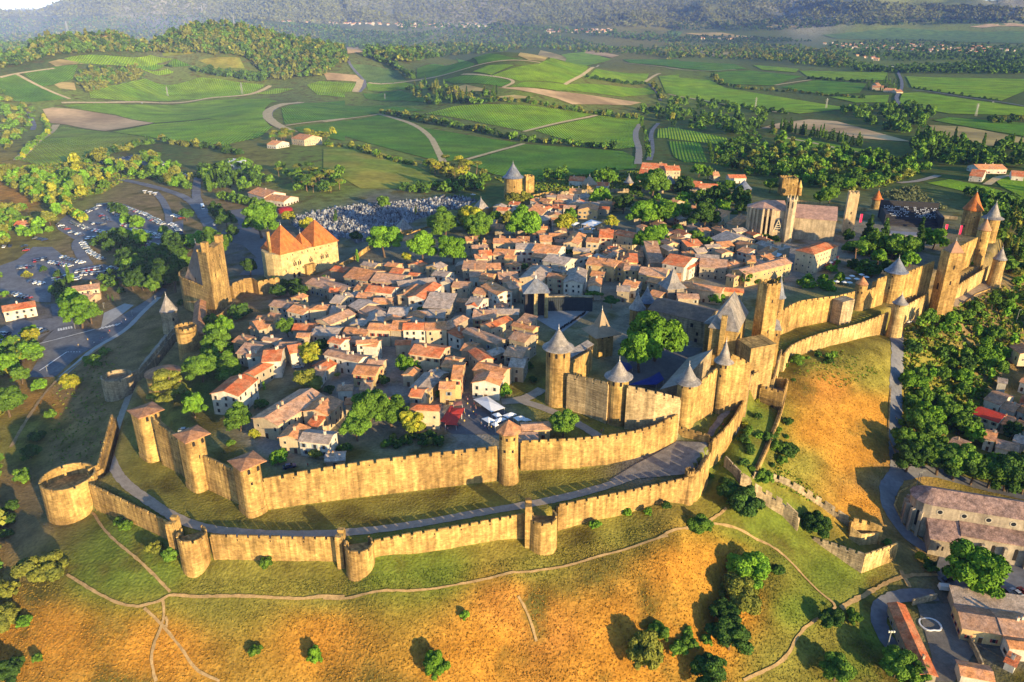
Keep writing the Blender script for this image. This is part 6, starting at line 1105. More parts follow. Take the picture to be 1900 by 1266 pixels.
def trunk_mesh(kind, seed):
    r = random.Random(seed); mb = MB(); h, w_ = {'R': (1.1, .085), 'S': (.45, .05), 'T': (1.5, .07), 'P': (2.1, .06), 'C': (.4, .05), 'F': (2.6, .07), 'D': (2., .08), }[kind]; n = 7; bend = (r.uniform(-.08, .08), r.uniform(-.08, .08))
    for k in range(3):
        z0, z1 = h*k/3, h*(k+1)/3; w0, w1 = w_*(1-.22*k), w_*(1-.22*(k+1)); c0 = (bend[0]*k, bend[1]*k); c1 = (bend[0]*(k+1), bend[1]*(k+1)); o = len(mb.v)
        vs = [(c0[0]+w0*math.cos(6.283*i/n), c0[1]+w0*math.sin(6.283*i/n), z0-(.15 if k == 0 else 0)) for i in range(n)] + [(c1[0]+w1*math.cos(6.283*i/n), c1[1]+w1*math.sin(6.283*i/n), z1) for i in range(n)]; mb.add(vs, [(i, (i+1) % n, n+(i+1) % n, n+i) for i in range(n)])
    if kind in 'RTPS':
        for k in range(6):
            a = r.uniform(0, 6.283); d = r.uniform(.35, .6); zz = h*r.uniform(.65, .95); e = (bend[0]*2+d*math.cos(a), bend[1]*2+d*math.sin(a), zz+{'R': .5, 'T': .6, 'P': .2, 'S': .2}[kind]); s = (bend[0]*2, bend[1]*2, zz-.1); t = w_*.4
            mb.add([(s[0]-t, s[1], s[2]), (s[0]+t, s[1]-t, s[2]), (s[0], s[1]+t, s[2]+t), (e[0]-t*.4, e[1], e[2]), (e[0]+t*.4, e[1]-t*.4, e[2]), (e[0], e[1]+t*.4, e[2]+t*.3)], [(0,1,4,3),(1,2,5,4),(2,0,3,5)])
    o = mb.build('trunk', PBARK if kind == 'P' else BARK); me_ = o.data; bpy.data.objects.remove(o); return me_
CR, TK = {}, {}
def crown_mesh(kind, tone, lod, var):
    k = (kind, tone, lod, var)
    if k not in CR:
        n, s = {0: (9000, .055), 1: (2600, .092), 2: (700, .15)}[lod]; V_, C_, L = crown_arrays(kind, tone, n, s, hash((ord(kind), ord(tone), var)) % 9999)
        if lod < 2: V2, C2 = core_quads(L, tone, var); V_, C_ = np.concatenate([V_, V2]), np.concatenate([C_, C2])
        CR[k] = quads_mesh('crown', V_, C_, FOL)
    return CR[k]
KN = {'R': ('broadleaf_tree', 'tree'), 'S': ('shrub', 'shrub'), 'T': ('tall_tree', 'tree'), 'P': ('umbrella_pine', 'pine tree'), 'C': ('cypress', 'cypress'), 'F': ('fir_tree', 'fir tree'), 'D': ('cedar_tree', 'cedar')}
TN = {'b': 'bright green', 'm': 'green', 'd': 'dark green', 'y': 'yellow-green', 'o': 'olive-green', 'g': 'grey-green'}
KD = {'R': 'round-crowned broadleaf tree', 'S': 'bushy shrub', 'T': 'tall slim broadleaf tree', 'P': 'umbrella pine', 'C': 'slim cypress', 'F': 'pointed fir tree', 'D': 'spreading cedar'}
TREES = []
def add_tree(pos, r, kind, tone, desc=None, group=None, zs=1.0):
    d = math.hypot(pos[0], pos[1]); app = r*F/d*.539; rs = random.Random(int(pos[0]*7.3+pos[1]*3.1)); lod = 0 if app > 13 else 1 if app > 5 else 2
    nm, cat = KN[kind]; sz = 'large ' if r > 6.5 else 'small ' if r < 2.6 else ''
    s = r*rs.uniform(.95, 1.05); o = thing(nm, desc or f'{sz}{TN[tone]} {KD[kind]}', cat, (pos[0], pos[1], pos[2]-.1), group, rz=rs.uniform(0, 6.283), sc=(s*rs.uniform(.92,1.08), s*rs.uniform(.92,1.08), s*zs*rs.uniform(.92, 1.12)))
    v = rs.randrange(3); c = bpy.data.objects.new('crown', crown_mesh(kind, tone, lod, v)); COL.objects.link(c); c.parent = o
    tk = (kind, v % 2)
    if tk not in TK: TK[tk] = trunk_mesh(kind, v)
    t = bpy.data.objects.new('trunk', TK[tk]); COL.objects.link(t); t.parent = o
    FOOT.append((np.array(pos[:2]), np.array([1,0.]), np.array([0,1.]), r*.5, r*.5)); return o
# each: x, foot y, crown radius (window units), kind, tone, height factor
TL = {'7': [(182,838,150,'R','b'),(289,752,172,'R','b'),(1330,775,55,'S','m'),(1250,800,26,'S','m'),(740,325,55,'S','b'),(1050,190,30,'S','m'),(1180,210,26,'S','y'),(1060,760,22,'S','m')],
 'k': [(1010,950,105,'S','d'),(930,720,42,'S','m'),(590,640,40,'S','y'),(610,740,48,'S','m'),(570,1060,60,'S','d'),(640,900,50,'S','d'),(830,1190,60,'S','m'),(950,690,35,'S','m'),(720,380,30,'S','y'),(1100,160,24,'S','d'),(720,560,45,'S','d'),(660,1120,40,'S','m'),(220,1190,40,'S','m')],
 'g': [(390,480,88,'S','d'),(320,400,60,'S','d'),(190,565,55,'S','m'),(735,565,66,'S','d'),(385,905,100,'S','o'),(425,800,80,'R','b',.8),(553,765,32,'S','d'),(330,1110,92,'R','d',.8),(300,990,60,'R','d',.8),(228,1085,30,'S','m'),(92,1130,42,'S','m'),(5,1060,50,'S','m'),(235,1262,80,'R','d',.8),(800,1010,52,'R','d',.8),(905,978,38,'S','m'),
   (820,1255,75,'R','m',.8),(1100,1240,80,'R','m',.8),(1200,1280,50,'R','m'),(1455,845,118,'R','b',1.0),(1225,700,28,'S','y'),(1262,745,34,'S','d'),(600,210,45,'S','d'),(555,190,32,'S','m'),(490,340,46,'S','m'),(1060,630,24,'S','m'),(140,1040,25,'S','m'),
   (1150,290,72,'R','d'),(1220,270,66,'R','m'),(1295,305,72,'R','d'),(1370,330,72,'R','m'),(1450,350,74,'R','d'),(1530,365,74,'R','m'),(1610,380,78,'R','d'),(1690,395,78,'R','m'),(1130,200,55,'R','m'),(1190,130,58,'R','m'),(1255,180,55,'R','m'),(1240,80,55,'R','b'),(1330,60,50,'R','m'),(1400,120,48,'R','m'),(1455,155,45,'R','b'),(1640,140,40,'R','d'),(1560,300,50,'R','d')],
 'f': [(522,1225,66,'S','b',1.2),(658,968,22,'S','b',1.2),(1490,1190,88,'S','o',1.2),(1555,1050,48,'S','m'),(1410,490,25,'S','b'),(1262,550,28,'S','b'),(1505,485,22,'S','b'),(1590,460,25,'S','d'),(1700,1100,40,'S','m')],
 'e': [(1462,1170,36,'S','b',1.4),(1190,1130,32,'S','m'),(208,790,92,'S','o',1.0),(40,870,55,'S','o'),(48,1000,66,'S','o'),(115,1000,34,'S','b'),(55,1250,62,'S','d',1.2),(180,1165,28,'S','m'),(1238,728,30,'S','m',1.2),(800,690,42,'S','m'),(722,668,40,'S','o'),(590,560,30,'S','m'),(1292,245,38,'S','b'),(430,320,26,'S','d'),(30,530,42,'S','d'),(150,225,46,'S','d'),(112,335,42,'S','m'),(60,470,38,'S','d'),(550,535,26,'S','m'),(30,590,30,'S','d'),(175,150,36,'S','d'),(235,40,24,'S','m')],
 'd': [(390,925,55,'S','y'),(210,930,40,'S','b'),(55,1075,85,'R','m',.8),(165,770,52,'R','b',.8),(85,850,34,'S','y'),(20,850,30,'S','o'),(168,665,36,'R','b'),(500,805,42,'S','m'),(560,745,32,'S','m'),(120,900,40,'R','m'),(412,535,62,'R','b'),(440,605,72,'R','b'),(490,580,50,'R','m'),(605,460,13,'C','d'),(580,450,10,'C','d'),(320,430,34,'S','d'),(285,430,24,'T','m'),(340,450,36,'S','d'),
   (1082,890,68,'R','m'),(1230,860,74,'F','m',.62),(910,985,98,'D','o',.8),(1045,1080,55,'R','b'),(1215,645,46,'R','b'),(1290,545,56,'S','d'),(1170,740,72,'R','m'),(1660,810,48,'R','y'),(1540,650,42,'R','m'),(1280,1135,64,'R','m'),(1360,1185,32,'S','y'),(1590,435,48,'S','d'),(1485,435,44,'S','d'),(1010,1000,40,'S','m'),(1410,930,16,'C','b'),(30,430,20,'S','b'),(150,330,24,'S','y'),(235,300,20,'S','d'),(145,335,22,'S','o')],
 'i': [(985,330,158,'R','b'),(560,570,140,'R','m'),(385,480,105,'R','b'),(870,700,76,'R','d'),(130,860,140,'R','d'),(60,620,110,'R','d'),(640,240,80,'R','d'),(250,160,55,'R','d'),(540,150,70,'R','d'),(100,440,80,'R','d'),(1710,170,36,'C','d'),(30,300,45,'R','m'),(700,330,60,'R','d'),(200,980,40,'S','d')],
 '1': [(1060,440,120,'R','b'),(1380,490,110,'R','b'),(1240,490,38,'R','y'),(1630,500,120,'R','b'),(1790,240,88,'R','y'),(1560,300,108,'R','m'),(1850,290,80,'R','m'),(830,480,42,'C','b',.75),(640,155,28,'C','d',.75),(1320,90,30,'C','y',.7),(990,520,12,'C','d'),(745,560,14,'C','d'),(560,620,24,'S','b'),(180,775,64,'S','d'),(350,785,82,'S','d'),(820,300,55,'S','d'),(400,230,56,'R','y'),(255,160,46,'R','y'),(1050,40,50,'R','m'),(1480,230,60,'R','m'),(1410,930,40,'S','d'),(1600,890,50,'S','d')],
 '2': [(512,670,120,'R','b'),(850,620,78,'R','y'),(895,495,46,'R','b'),(1142,385,70,'R','b'),(1575,330,115,'R','m'),(1500,560,108,'R','b'),(1690,535,88,'R','b'),(1540,770,105,'R','b'),(1630,710,75,'R','b'),(1240,565,54,'R','y'),(40,560,86,'R','o'),(270,515,44,'R','m'),(370,535,48,'R','o'),(130,690,105,'R','m'),(410,375,48,'R','o'),(500,365,56,'R','o'),(556,350,34,'R','b'),(1340,440,76,'R','d'),(1430,310,50,'R','d'),(900,780,52,'S','d'),(500,910,46,'S','d'),(1850,500,56,'R','m'),(1850,260,56,'R','d'),(1180,190,56,'R','b'),(1250,195,46,'R','b'),(1095,1170,84,'P','m',.45),(1240,1230,84,'P','d',.45),(1790,630,46,'R','m')],
 '3': [(510,620,130,'R','d',.8),(175,560,92,'R','b'),(465,140,58,'R','b'),(545,165,46,'R','m'),(640,410,86,'R','d'),(840,450,86,'R','d'),(330,340,76,'R','d'),(1110,280,56,'R','m'),(745,280,46,'R','b'),(440,750,54,'R','m'),(530,785,46,'R','m'),(885,1120,50,'R','m'),(1050,715,56,'S','d'),(950,760,56,'S','d'),(1150,740,50,'S','d'),(1640,390,70,'R','m'),(1560,400,60,'R','m'),(1440,900,40,'S','m'),(1200,1090,36,'S','y'),(1660,1000,50,'S','b'),(1700,930,40,'S','b')],
 '4': [(820,660,52,'F','d',1.5),(530,615,58,'F','d',1.1),(405,570,56,'F','d',1.0),(950,645,86,'R','b'),(300,780,105,'P','m',.8),(600,730,105,'R','m'),(720,750,86,'R','m'),(440,710,86,'R','m'),(160,935,44,'R','m'),(1262,775,28,'S','b'),(760,700,70,'R','m'),(270,350,40,'R','o'),(520,700,60,'R','m'),(280,800,50,'S','d')],
 '6': [(752,840,48,'R','b'),(1205,1150,98,'R','m'),(40,1120,56,'R','y'),(570,460,46,'S','d'),(50,620,56,'R','b'),(230,820,40,'S','m'),(95,190,30,'R','m')],
 '5': [(1290,985,140,'R','m'),(1465,985,115,'R','m'),(1200,1090,105,'R','m'),(1610,1050,88,'R','y'),(830,480,74,'R','y'),(810,700,105,'R','o',.8),(470,690,20,'C','b'),(1042,600,30,'P','o',.6),(280,1015,84,'R','m'),(392,1065,46,'S','y'),(870,1225,56,'S','o'),(580,1235,60,'S','b'),(920,395,44,'R','d'),(440,830,56,'S','d'),(1570,560,66,'R','b'),(1660,545,54,'R','b'),(210,1125,36,'S','m'),(1400,650,50,'S','d'),(980,720,44,'S','d')]}
allp = [(rg, t) for rg, L in TL.items() for t in L]
hp = hits([Zp(rg, t[0], t[1]) for rg, t in allp])
for (rg, t), p in zip(allp, hp):
    d = p[1]*CT-(p[2]-H)*ST; add_tree(p, t[2]/REG[rg][2]*d/F*(1.1 if t[3] == 'R' and rg != '7' else 1), t[3], t[4], zs=t[5] if len(t) > 5 else 1.0)
# scattered woods: [window, outline, count, radius range (m), kinds, tones]
def scat(rg, pts, n, rr_, kinds, tones, seed):
    r = np.random.RandomState(seed); P = np.array(pts, float); mn, mx = P.min(0), P.max(0); Q = []
    while len(Q) < n: q = r.uniform(mn, mx, (n*2, 2)); q = q[inpoly(q[:, 0], q[:, 1], P)]; Q += list(q[:n-len(Q)])
    h = hits([Zp(rg, *q) for q in Q]); return [(tuple(p), r.uniform(*rr_), kinds[r.randint(len(kinds))], tones[r.randint(len(tones))]) for p in h]
def line_of(rg, pts, n, rr_, kinds, tones, seed, jit=1.5):
    r = np.random.RandomState(seed); L = smooth_line(zline(rg, pts), 1); s = np.concatenate([[0], np.cumsum([np.hypot(*(b-a)) for a, b in zip(L[:-1], L[1:])])]); o = []
    for k in range(n): t = (k+r.uniform(.2,.8))/n*s[-1]; x = np.interp(t, s, [p[0] for p in L])+r.normal()*jit; y = np.interp(t, s, [p[1] for p in L])+r.normal()*jit; o.append(((x, y, g1(x, y)), r.uniform(*rr_), kinds[r.randint(len(kinds))], tones[r.randint(len(tones))]))
    return o
SC = []
SC += scat('a',[(0,930),(250,960),(500,880),(900,870),(1060,980),(1060,1060),(900,1030),(650,970),(600,1000),(560,1070),(420,1100),(300,1130),(240,1120),(150,1000),(0,980)],120,(3,6.5),'RRRT','bmmoy',1)
SC += scat('a',[(0,500),(60,560),(200,620),(170,700),(20,850),(0,820)],60,(3.5,6),'RR','mob',2) + scat('a',[(1090,930),(1380,900),(1560,940),(1500,1010),(1400,1040),(1200,1100),(1120,1050)],40,(3.5,6),'RR','md',3)
SC += scat('a',[(1520,960),(1880,960),(1880,1080),(1640,1060)],46,(3.5,5.5),'PPR','omd',4) + scat('a',[(1120,1000),(1310,1010),(1310,1060),(1130,1060)],16,(4,5),'C','md',5) + line_of('a',[(1190,1100),(1300,1120),(1480,1150)],12,(3.5,4.5),'R','m',6)
SC += scat('b',[(520,920),(640,880),(850,930),(870,960),(700,985)],26,(4,6),'PPR','oy',7) + line_of('b',[(320,608),(560,660),(800,700),(1080,760),(1400,785),(1560,800)],110,(3.5,6.5),'RRS','dmo',8,3) + scat('b',[(700,985),(880,950),(880,1020),(560,1040),(400,1030)],45,(3.5,5.5),'RS','dm',9)
SC += scat('c',[(0,530),(450,600),(600,640),(480,690),(440,760),(330,720),(0,670)],130,(4,8),'RRT','mdm',10) + scat('c',[(440,760),(560,720),(700,790),(1100,850),(1400,900),(1350,960),(1150,1000),(900,1040),(600,960),(430,950),(250,880),(230,790)],300,(3,7),'RRRT','dmmbo',11)
SC += line_of('c',[(560,690),(720,720),(860,750),(1040,790)],28,(4,6),'FC','dm',12,3) + scat('c',[(900,590),(1300,565),(1420,640),(1300,720),(1150,700),(960,620)],140,(4,8),'RRT','mdm',13) + scat('c',[(1300,720),(1420,740),(1640,800),(1900,800),(1900,900),(1600,890),(1300,870)],170,(4,7.5),'RRTC','dmm',14)
SC += scat('c',[(1560,1030),(1650,1050),(1900,1120),(1900,1209),(1680,1209),(1650,1120)],50,(3,5.5),'RT','dm',15) + line_of('c',[(210,750),(235,880)],14,(3,4),'C','m',16,.5) + scat('c',[(1060,440),(1240,440),(1230,500),(1060,500)],24,(3.5,6),'RC','dm',17)
SC += scat('h',[(880,400),(960,330),(1050,270),(1150,240),(1240,190),(1582,70),(1582,400),(1480,560),(1420,700),(1340,760),(1280,850),(1300,960),(1130,980),(880,900),(880,700),(880,420)],92,(2.2,4.8),'RRRTS','mmbdm',18) + scat('h',[(1280,470),(1480,500),(1420,640),(1300,620)],8,(1.5,2.5),'S','d',60)
SC += scat('4',[(1500,230),(1718,300),(1718,900),(1580,860),(1540,700),(1500,600)],80,(3,5),'RRTC','mdo',19) + scat('d',[(980,330),(1000,180),(900,210),(700,200),(640,280),(700,330),(560,350),(830,420),(760,440),(880,400)],60,(3.5,6),'RR','ddm',20) + scat('m',[(1000,560),(1163,440),(1163,660),(1060,690),(900,740),(830,760),(820,650),(900,600)],40,(3.5,6),'R','d',21)
SC += line_of('b',[(1690,640),(1720,730),(1740,860)],18,(3,4.5),'CT','md',22,1) + scat('b',[(1640,600),(1900,560),(1900,670),(1800,650)],40,(4,7),'RT','dmo',23) + scat('b',[(420,480),(620,440),(760,510),(930,500),(920,560),(700,560),(560,560)],90,(4,7),'RRC','dmo',24) + line_of('b',[(940,540),(1200,570),(1450,610),(1700,640)],60,(3.5,6),'RS','dmo',25,4)
SC += line_of('b',[(0,780),(200,800),(340,860),(620,905)],30,(3,5),'RS','mo',26,3) + line_of('a',[(1240,840),(1330,860)],12,(3,5),'R','d',27,3) + line_of('a',[(500,880),(700,830),(860,780),(1000,800),(1250,830)],40,(3,5.5),'RS','omd',28,4) + line_of('a',[(100,890),(200,800),(280,720),(240,640)],40,(3,4.5),'RS','my',29,1.5) + scat('a',[(1500,760),(1620,760),(1600,800),(1480,800)],14,(4,5.5),'P','mo',30) + scat('a',[(1680,740),(1850,740),(1850,790),(1700,800)],16,(3.5,5.5),'PR','oy',31)
SC += scat('b',[(1180,920),(1290,900),(1300,960),(1200,975)],10,(3,5),'R','bm',32) + scat('b',[(1430,930),(1560,930),(1560,990),(1440,990)],14,(3,5),'R','bm',33) + line_of('b',[(220,300),(330,340),(430,390),(470,430)],40,(5,9),'RT','dm',34,4) + line_of('b',[(1410,420),(1720,455)],26,(4,6),'R','d',35,4) + line_of('b',[(1760,450),(1800,520),(1820,540)],24,(4,7),'RT','do',36,4)
SC += line_of('c',[(240,410),(300,470),(620,490),(1050,530)],60,(4,6),'RS','do',37,5) + line_of('c',[(740,425),(1060,445)],26,(4,6),'R','d',38,4) + line_of('c',[(230,545),(640,615)],26,(4,6),'R','dm',39,5) + line_of('c',[(1300,470),(1560,510),(1780,540)],18,(3,5),'S','d',40,4) + scat('c',[(1700,640),(1900,640),(1900,670),(1720,660)],20,(4,6),'R','do',41)
SC += scat('3',[(120,330),(700,260),(900,420),(900,520),(700,480),(560,440),(250,420)],26,(2.8,5),'RRS','dmb',50) + scat('4',[(200,560),(560,600),(880,640),(1050,560),(1050,640),(860,760),(560,900),(330,880),(250,720)],40,(2.5,4.8),'RRS','mdb',51) + scat('2',[(1420,300),(1860,260),(1890,480),(1720,560),(1560,500)],22,(3,5),'RR','bmm',52) + scat('2',[(0,470),(230,560),(230,700),(60,720),(0,640)],14,(3,4.5),'RR','mo',53)
SC += scat('5',[(0,120),(200,180),(280,420),(180,680),(60,640),(0,500)],16,(2.5,4.5),'RRS','mdb',54) + scat('m',[(0,1090),(220,1060),(250,1160),(120,1266),(0,1266)],18,(2.5,5),'RS','mby',55) + scat('m',[(330,640),(460,620),(440,800),(330,790)],14,(1.8,3.2),'SRC','dm',56) + scat('m',[(640,640),(800,620),(800,740),(650,730)],12,(2,3.5),'RS','dm',57) + scat('m',[(460,230),(590,290),(580,320),(470,260)],8,(3,4),'R','by',58) + scat('m',[(700,190),(850,230),(830,250),(720,220)],8,(3,4),'R','d',59) + scat('m',[(600,390),(800,390),(800,480),(620,490)],12,(4,6),'R','d',61) + scat('m',[(740,260),(900,300),(880,330),(740,290)],10,(2.5,4),'R','bm',62) + scat('m',[(730,370),(960,380),(900,450),(760,430)],16,(3,5),'R','mb',63)
SC += scat('1',[(150,640),(480,700),(500,790),(60,800)],10,(2,4),'SR','d',64) + scat('6',[(800,560),(1040,560),(1040,760),(830,740)],6,(1.5,2.5),'S','md',65) + scat('h',[(170,470),(330,430),(560,560),(400,570)],8,(1.2,2.5),'S','md',66) + scat('g',[(500,100),(620,60),(640,230),(500,280)],8,(1.2,2.5),'S','md',67)
SC += scat('5',[(1000,1090),(1080,1120),(1560,1060),(1772,1030),(1772,1110),(1330,1170),(1040,1180)],18,(1.2,2.4),'S','mdo',68) + scat('6',[(0,1130),(320,1120),(330,1200),(0,1230)],10,(1.2,2.2),'S','md',69)
SC += scat('m',[(150,40),(430,90),(440,230),(300,330),(330,210),(190,150)],46,(3,5.5),'RRT','mboy',80) + scat('m',[(0,200),(130,180),(200,300),(330,330),(290,370),(60,430),(0,440)],46,(3,5),'RRS','mbo',81) + scat('m',[(0,0),(600,0),(560,60),(300,60),(60,90),(0,60)],50,(3,5.5),'RRT','mob',82) + scat('3',[(1320,1060),(1500,1080),(1753,1060),(1753,1150),(1560,1170),(1330,1130)],18,(1.4,2.8),'SSR','mb',83) + scat('4',[(0,890),(130,960),(120,1010),(0,1000)],8,(1.4,2.6),'SR','mb',84) + scat('k',[(480,900),(700,520),(860,500),(660,1000)],9,(1.2,2.4),'S','dm',85)
# 300 of a kind stand alone: those that show largest; the rest is woodland
def app(t): return t[1]/math.hypot(t[0][0], t[0][1])
SC.sort(key=app, reverse=True); cnt = {}; REST = []
have = {'tree': sum(1 for o, a in THINGS if o.get('category') == 'tree'), 'shrub': sum(1 for o, a in THINGS if o.get('category') == 'shrub')}
for p, r_, k, tn in SC:
    c = KN[k][1]; n = cnt.get(c, 0)+have.get(c, 0)
    if n < {'tree': 298, 'shrub': 220}.get(c, 120): cnt[c] = cnt.get(c, 0)+1; add_tree(p, r_, k, tn)
    else: REST.append((p, r_, k, tn))
# ---- woods that read as one mass
def mass(name, L, nq, size, aspect=None):
    Vs, Cs = [], []; base_ = {}
    L = [t for t in L if t[0][1] > 0]
    for p, r_, k, tn in L:
        kk = (k, tn, RNG.randint(3))
        if kk not in base_: base_[kk] = crown_arrays(k, tn, nq, size, 500+len(base_))[:2]
        v, c = base_[kk]; a = RNG.uniform(0, 6.283); ca_, sa = math.cos(a)*r_, math.sin(a)*r_; h = r_*RNG.uniform(.85, 1.2)
        w_ = np.empty_like(v); w_[:, 0] = v[:, 0]*ca_-v[:, 1]*sa+p[0]; w_[:, 1] = v[:, 0]*sa+v[:, 1]*ca_+p[1]; w_[:, 2] = v[:, 2]*h+p[2]-.3*r_; Vs.append(w_); Cs.append(c*RNG.uniform(.75, 1.25))
    m = quads_mesh(name, np.concatenate(Vs), np.concatenate(Cs), FOL); o = bpy.data.objects.new(name, m); COL.objects.link(o); struct(o, 'stuff'); return o
REST += scat('p',[(1905,310),(2120,300),(2150,880),(1905,880)],150,(3,6),'RRT','mmd',90) + scat('p',[(-160,300),(-5,310),(-5,1240),(-260,1240)],110,(2.5,6),'RRS','mdo',91)
mass('woodland', REST, 150, .26)
FARW = []
for rg, pts, n, rr_, tn in [('a',[(0,110),(300,108),(700,90),(1150,78),(1550,140),(1900,172),(1900,330),(1780,420),(1500,450),(1350,315),(1100,300),(870,300),(600,290),(300,310),(0,390)],4200,(5,9.5),'moomd'),('a',[(420,400),(760,380),(800,430),(640,470),(490,520),(430,470)],160,(4,7),'moo'),('a',[(1050,390),(1480,430),(1440,460),(1100,410)],90,(5,8),'md'),
  ('b',[(230,280),(500,245),(700,155),(900,150),(1250,190),(1550,258),(1900,250),(1900,315),(1560,290),(1300,280),(1180,262),(1050,268),(900,285),(700,300),(500,335),(300,330)],2000,(5,10),'momdd'),('b',[(0,160),(500,180),(680,160),(480,240),(220,270),(0,230)],700,(6,10),'mdd'),('c',[(0,230),(300,250),(420,230),(960,280),(980,370),(700,350),(430,320),(100,312),(0,320)],1100,(5,10),'mdo'),
  ('c',[(980,345),(1150,370),(1900,320),(1900,400),(1260,395),(1000,385)],700,(6,9),'dm'),('c',[(820,240),(1200,215),(1900,250),(1900,320),(1250,330),(1000,300)],800,(6,10),'dm'),('c',[(0,195),(480,200),(800,225),(420,235),(0,230)],350,(6,10),'d'),('c',[(0,130),(900,100),(1900,110),(1900,130),(1000,140),(500,170),(0,165)],500,(8,14),'d'),('b',[(400,120),(1000,140),(1900,190),(1900,240),(1300,180),(800,150),(400,165)],500,(7,12),'dm'),
  ('a',[(1550,130),(1900,150),(1900,175),(1700,160)],120,(7,10),'dm'),('b',[(0,250),(110,270),(130,330),(20,390),(0,380)],120,(5,8),'mo')]:
    FARW += scat(rg, pts, n, rr_, 'RRT', tn, 70+len(FARW) % 97)
mass('far_woodland', FARW, 44, .36)
MW = []
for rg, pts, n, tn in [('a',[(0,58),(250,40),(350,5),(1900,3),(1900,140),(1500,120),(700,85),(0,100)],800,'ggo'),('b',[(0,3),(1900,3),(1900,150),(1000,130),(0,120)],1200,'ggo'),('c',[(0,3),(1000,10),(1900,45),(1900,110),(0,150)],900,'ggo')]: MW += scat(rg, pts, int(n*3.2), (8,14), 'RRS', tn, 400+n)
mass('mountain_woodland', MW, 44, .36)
# olive grove in rows
P0, P1, P2_ = (np.array(zline('c',[q])[0]) for q in ((1125,1045),(1320,1000),(1500,1130))); P3 = np.array(zline('c',[(1270,1130)])[0]); k = 0
for i in range(9):
    for j in range(10):
        s, t = (i+.5)/9, (j+.5)/10; p = P0*(1-s)*(1-t)+P1*s*(1-t)+P3*(1-s)*t+P2_*s*t + RNG.normal(size=2)*.5; o = add_tree((*p, g1(*p)), RNG.uniform(2.1, 2.9), 'S', 'g', 'grey-green olive tree planted in the rows of the olive grove', 'olive trees in rows'); o.name = 'olive_tree'; o['category'] = 'olive tree'; THINGS.pop()
# ================================================================ infill houses along the lanes
TOWN = np.array([on(*p, 6) for p in ((470,640),(520,575),(640,505),(760,490),(880,430),(930,385),(1050,365),(1150,380),(1230,400),(1330,400),(1395,440),(1460,480),(1470,520),(1380,545),(1260,540),(1110,530),(990,545),(985,640),(1000,690),(900,700),(860,690),(830,720),(700,740),(560,790),(480,800),(410,740),(450,690))])
KEEP = [np.array([on(*Zp(r_, *q), 7) for q in L]) for r_, L in (('6',[(880,120),(1480,120),(1480,260),(1200,350),(1040,300),(900,200)]),('6',[(380,800),(470,780),(760,930),(1000,1100),(330,1130),(230,1060)]),('7',[(60,180),(820,260),(1000,420),(1000,900),(60,1000)]),('2',[(880,430),(1400,420),(1400,560),(900,600)]),('1',[(760,470),(1900,470),(1800,380),(760,300)]))]
def fill_houses(n, seed):
    r = np.random.RandomState(seed); mn, mx = TOWN.min(0), TOWN.max(0); made = 0; HF = [f for f in FOOT]
    for _ in range(9000):
        if made >= n: break
        q = r.uniform(mn, mx)
        if not inpoly(q[:1], q[1:], TOWN)[0] or any(inpoly(q[:1], q[1:], k)[0] for k in KEEP): continue
        w_, d = (r.uniform(5, 8.5), r.uniform(4.5, 7)) if seed == 9 else (r.uniform(7, 12), r.uniform(6.5, 10))
        near = min(HF, key=lambda f: np.hypot(*(f[0]-q)) if f[3] > 3.2 and f[3] != f[4] else 1e9); u, v = near[1], near[2]
        if u[0]*v[1]-u[1]*v[0] < 0: v = -v
        ok = True
        for f in HF:
            dd = f[0]-q
            if abs(dd.dot(u)) < (w_/2+(abs(f[1].dot(u))*f[3]+abs(f[2].dot(u))*f[4]))*.9 and abs(dd.dot(v)) < (d/2+(abs(f[1].dot(v))*f[3]+abs(f[2].dot(v))*f[4]))*.9: ok = False; break
        if not ok: continue
        A = q-u*w_/2-v*d/2; 
        if v.dot(q) < 0: A = A+v*d; v = -v
        zg = g1(*q); house_at(A, A+u*w_, v*d, zg, zg+r.uniform(4.5, 7.), 'uuvs'[r.randint(4)], 'oobgr'[r.randint(5)], 'scswy'[r.randint(5)]); HF.append(FOOT[-1]); made += 1
fill_houses(75, 5); FILL2 = 1; fill_houses(70, 9)
# ================================================================ cars
CARC = {'white': (.72,.72,.72), 'silver': (.40,.42,.44), 'grey': (.14,.15,.16), 'black': (.018,.018,.02), 'dark blue': (.02,.035,.10), 'red': (.30,.02,.02)}
CM = {k: mat('car_paint_'+k.replace(' ', '_'), c, .3, .04, 1., spec=.6) for k, c in CARC.items()}; CGL = mat('car_glass', (.015,.018,.022), .1, .05, 1., spec=.6); TYRE = mat('tyre', (.02,.02,.02), .9, .1, 1.); LAMP = mat('car_lamp', (.6,.58,.5), .3, .05, 1.)
def profile(mb, prof, w_, w2, mi):       # side profile [(x, z, taper)] extruded across y, narrower where taper is 1
    n = len(prof); hw = lambda t: w_/2*(1-t)+w2/2*t
    mb.add([(x, -hw(t), z) for x, z, t in prof]+[(x, hw(t), z) for x, z, t in prof], [tuple(range(n)), tuple(range(2*n-1, n-1, -1))]+[(i, n+i, n+(i+1) % n, (i+1) % n) for i in range(n)], mi)
def wheel(mb, x, y, r, mi, n=10):
    mb.add([(x+r*math.cos(6.283*i/n), y-.11, r+r*math.sin(6.283*i/n)) for i in range(n)]+[(x+r*math.cos(6.283*i/n), y+.11, r+r*math.sin(6.283*i/n)) for i in range(n)], [tuple(range(n)), tuple(range(2*n-1, n-1, -1))]+[(i, n+i, n+(i+1) % n, (i+1) % n) for i in range(n)], mi)
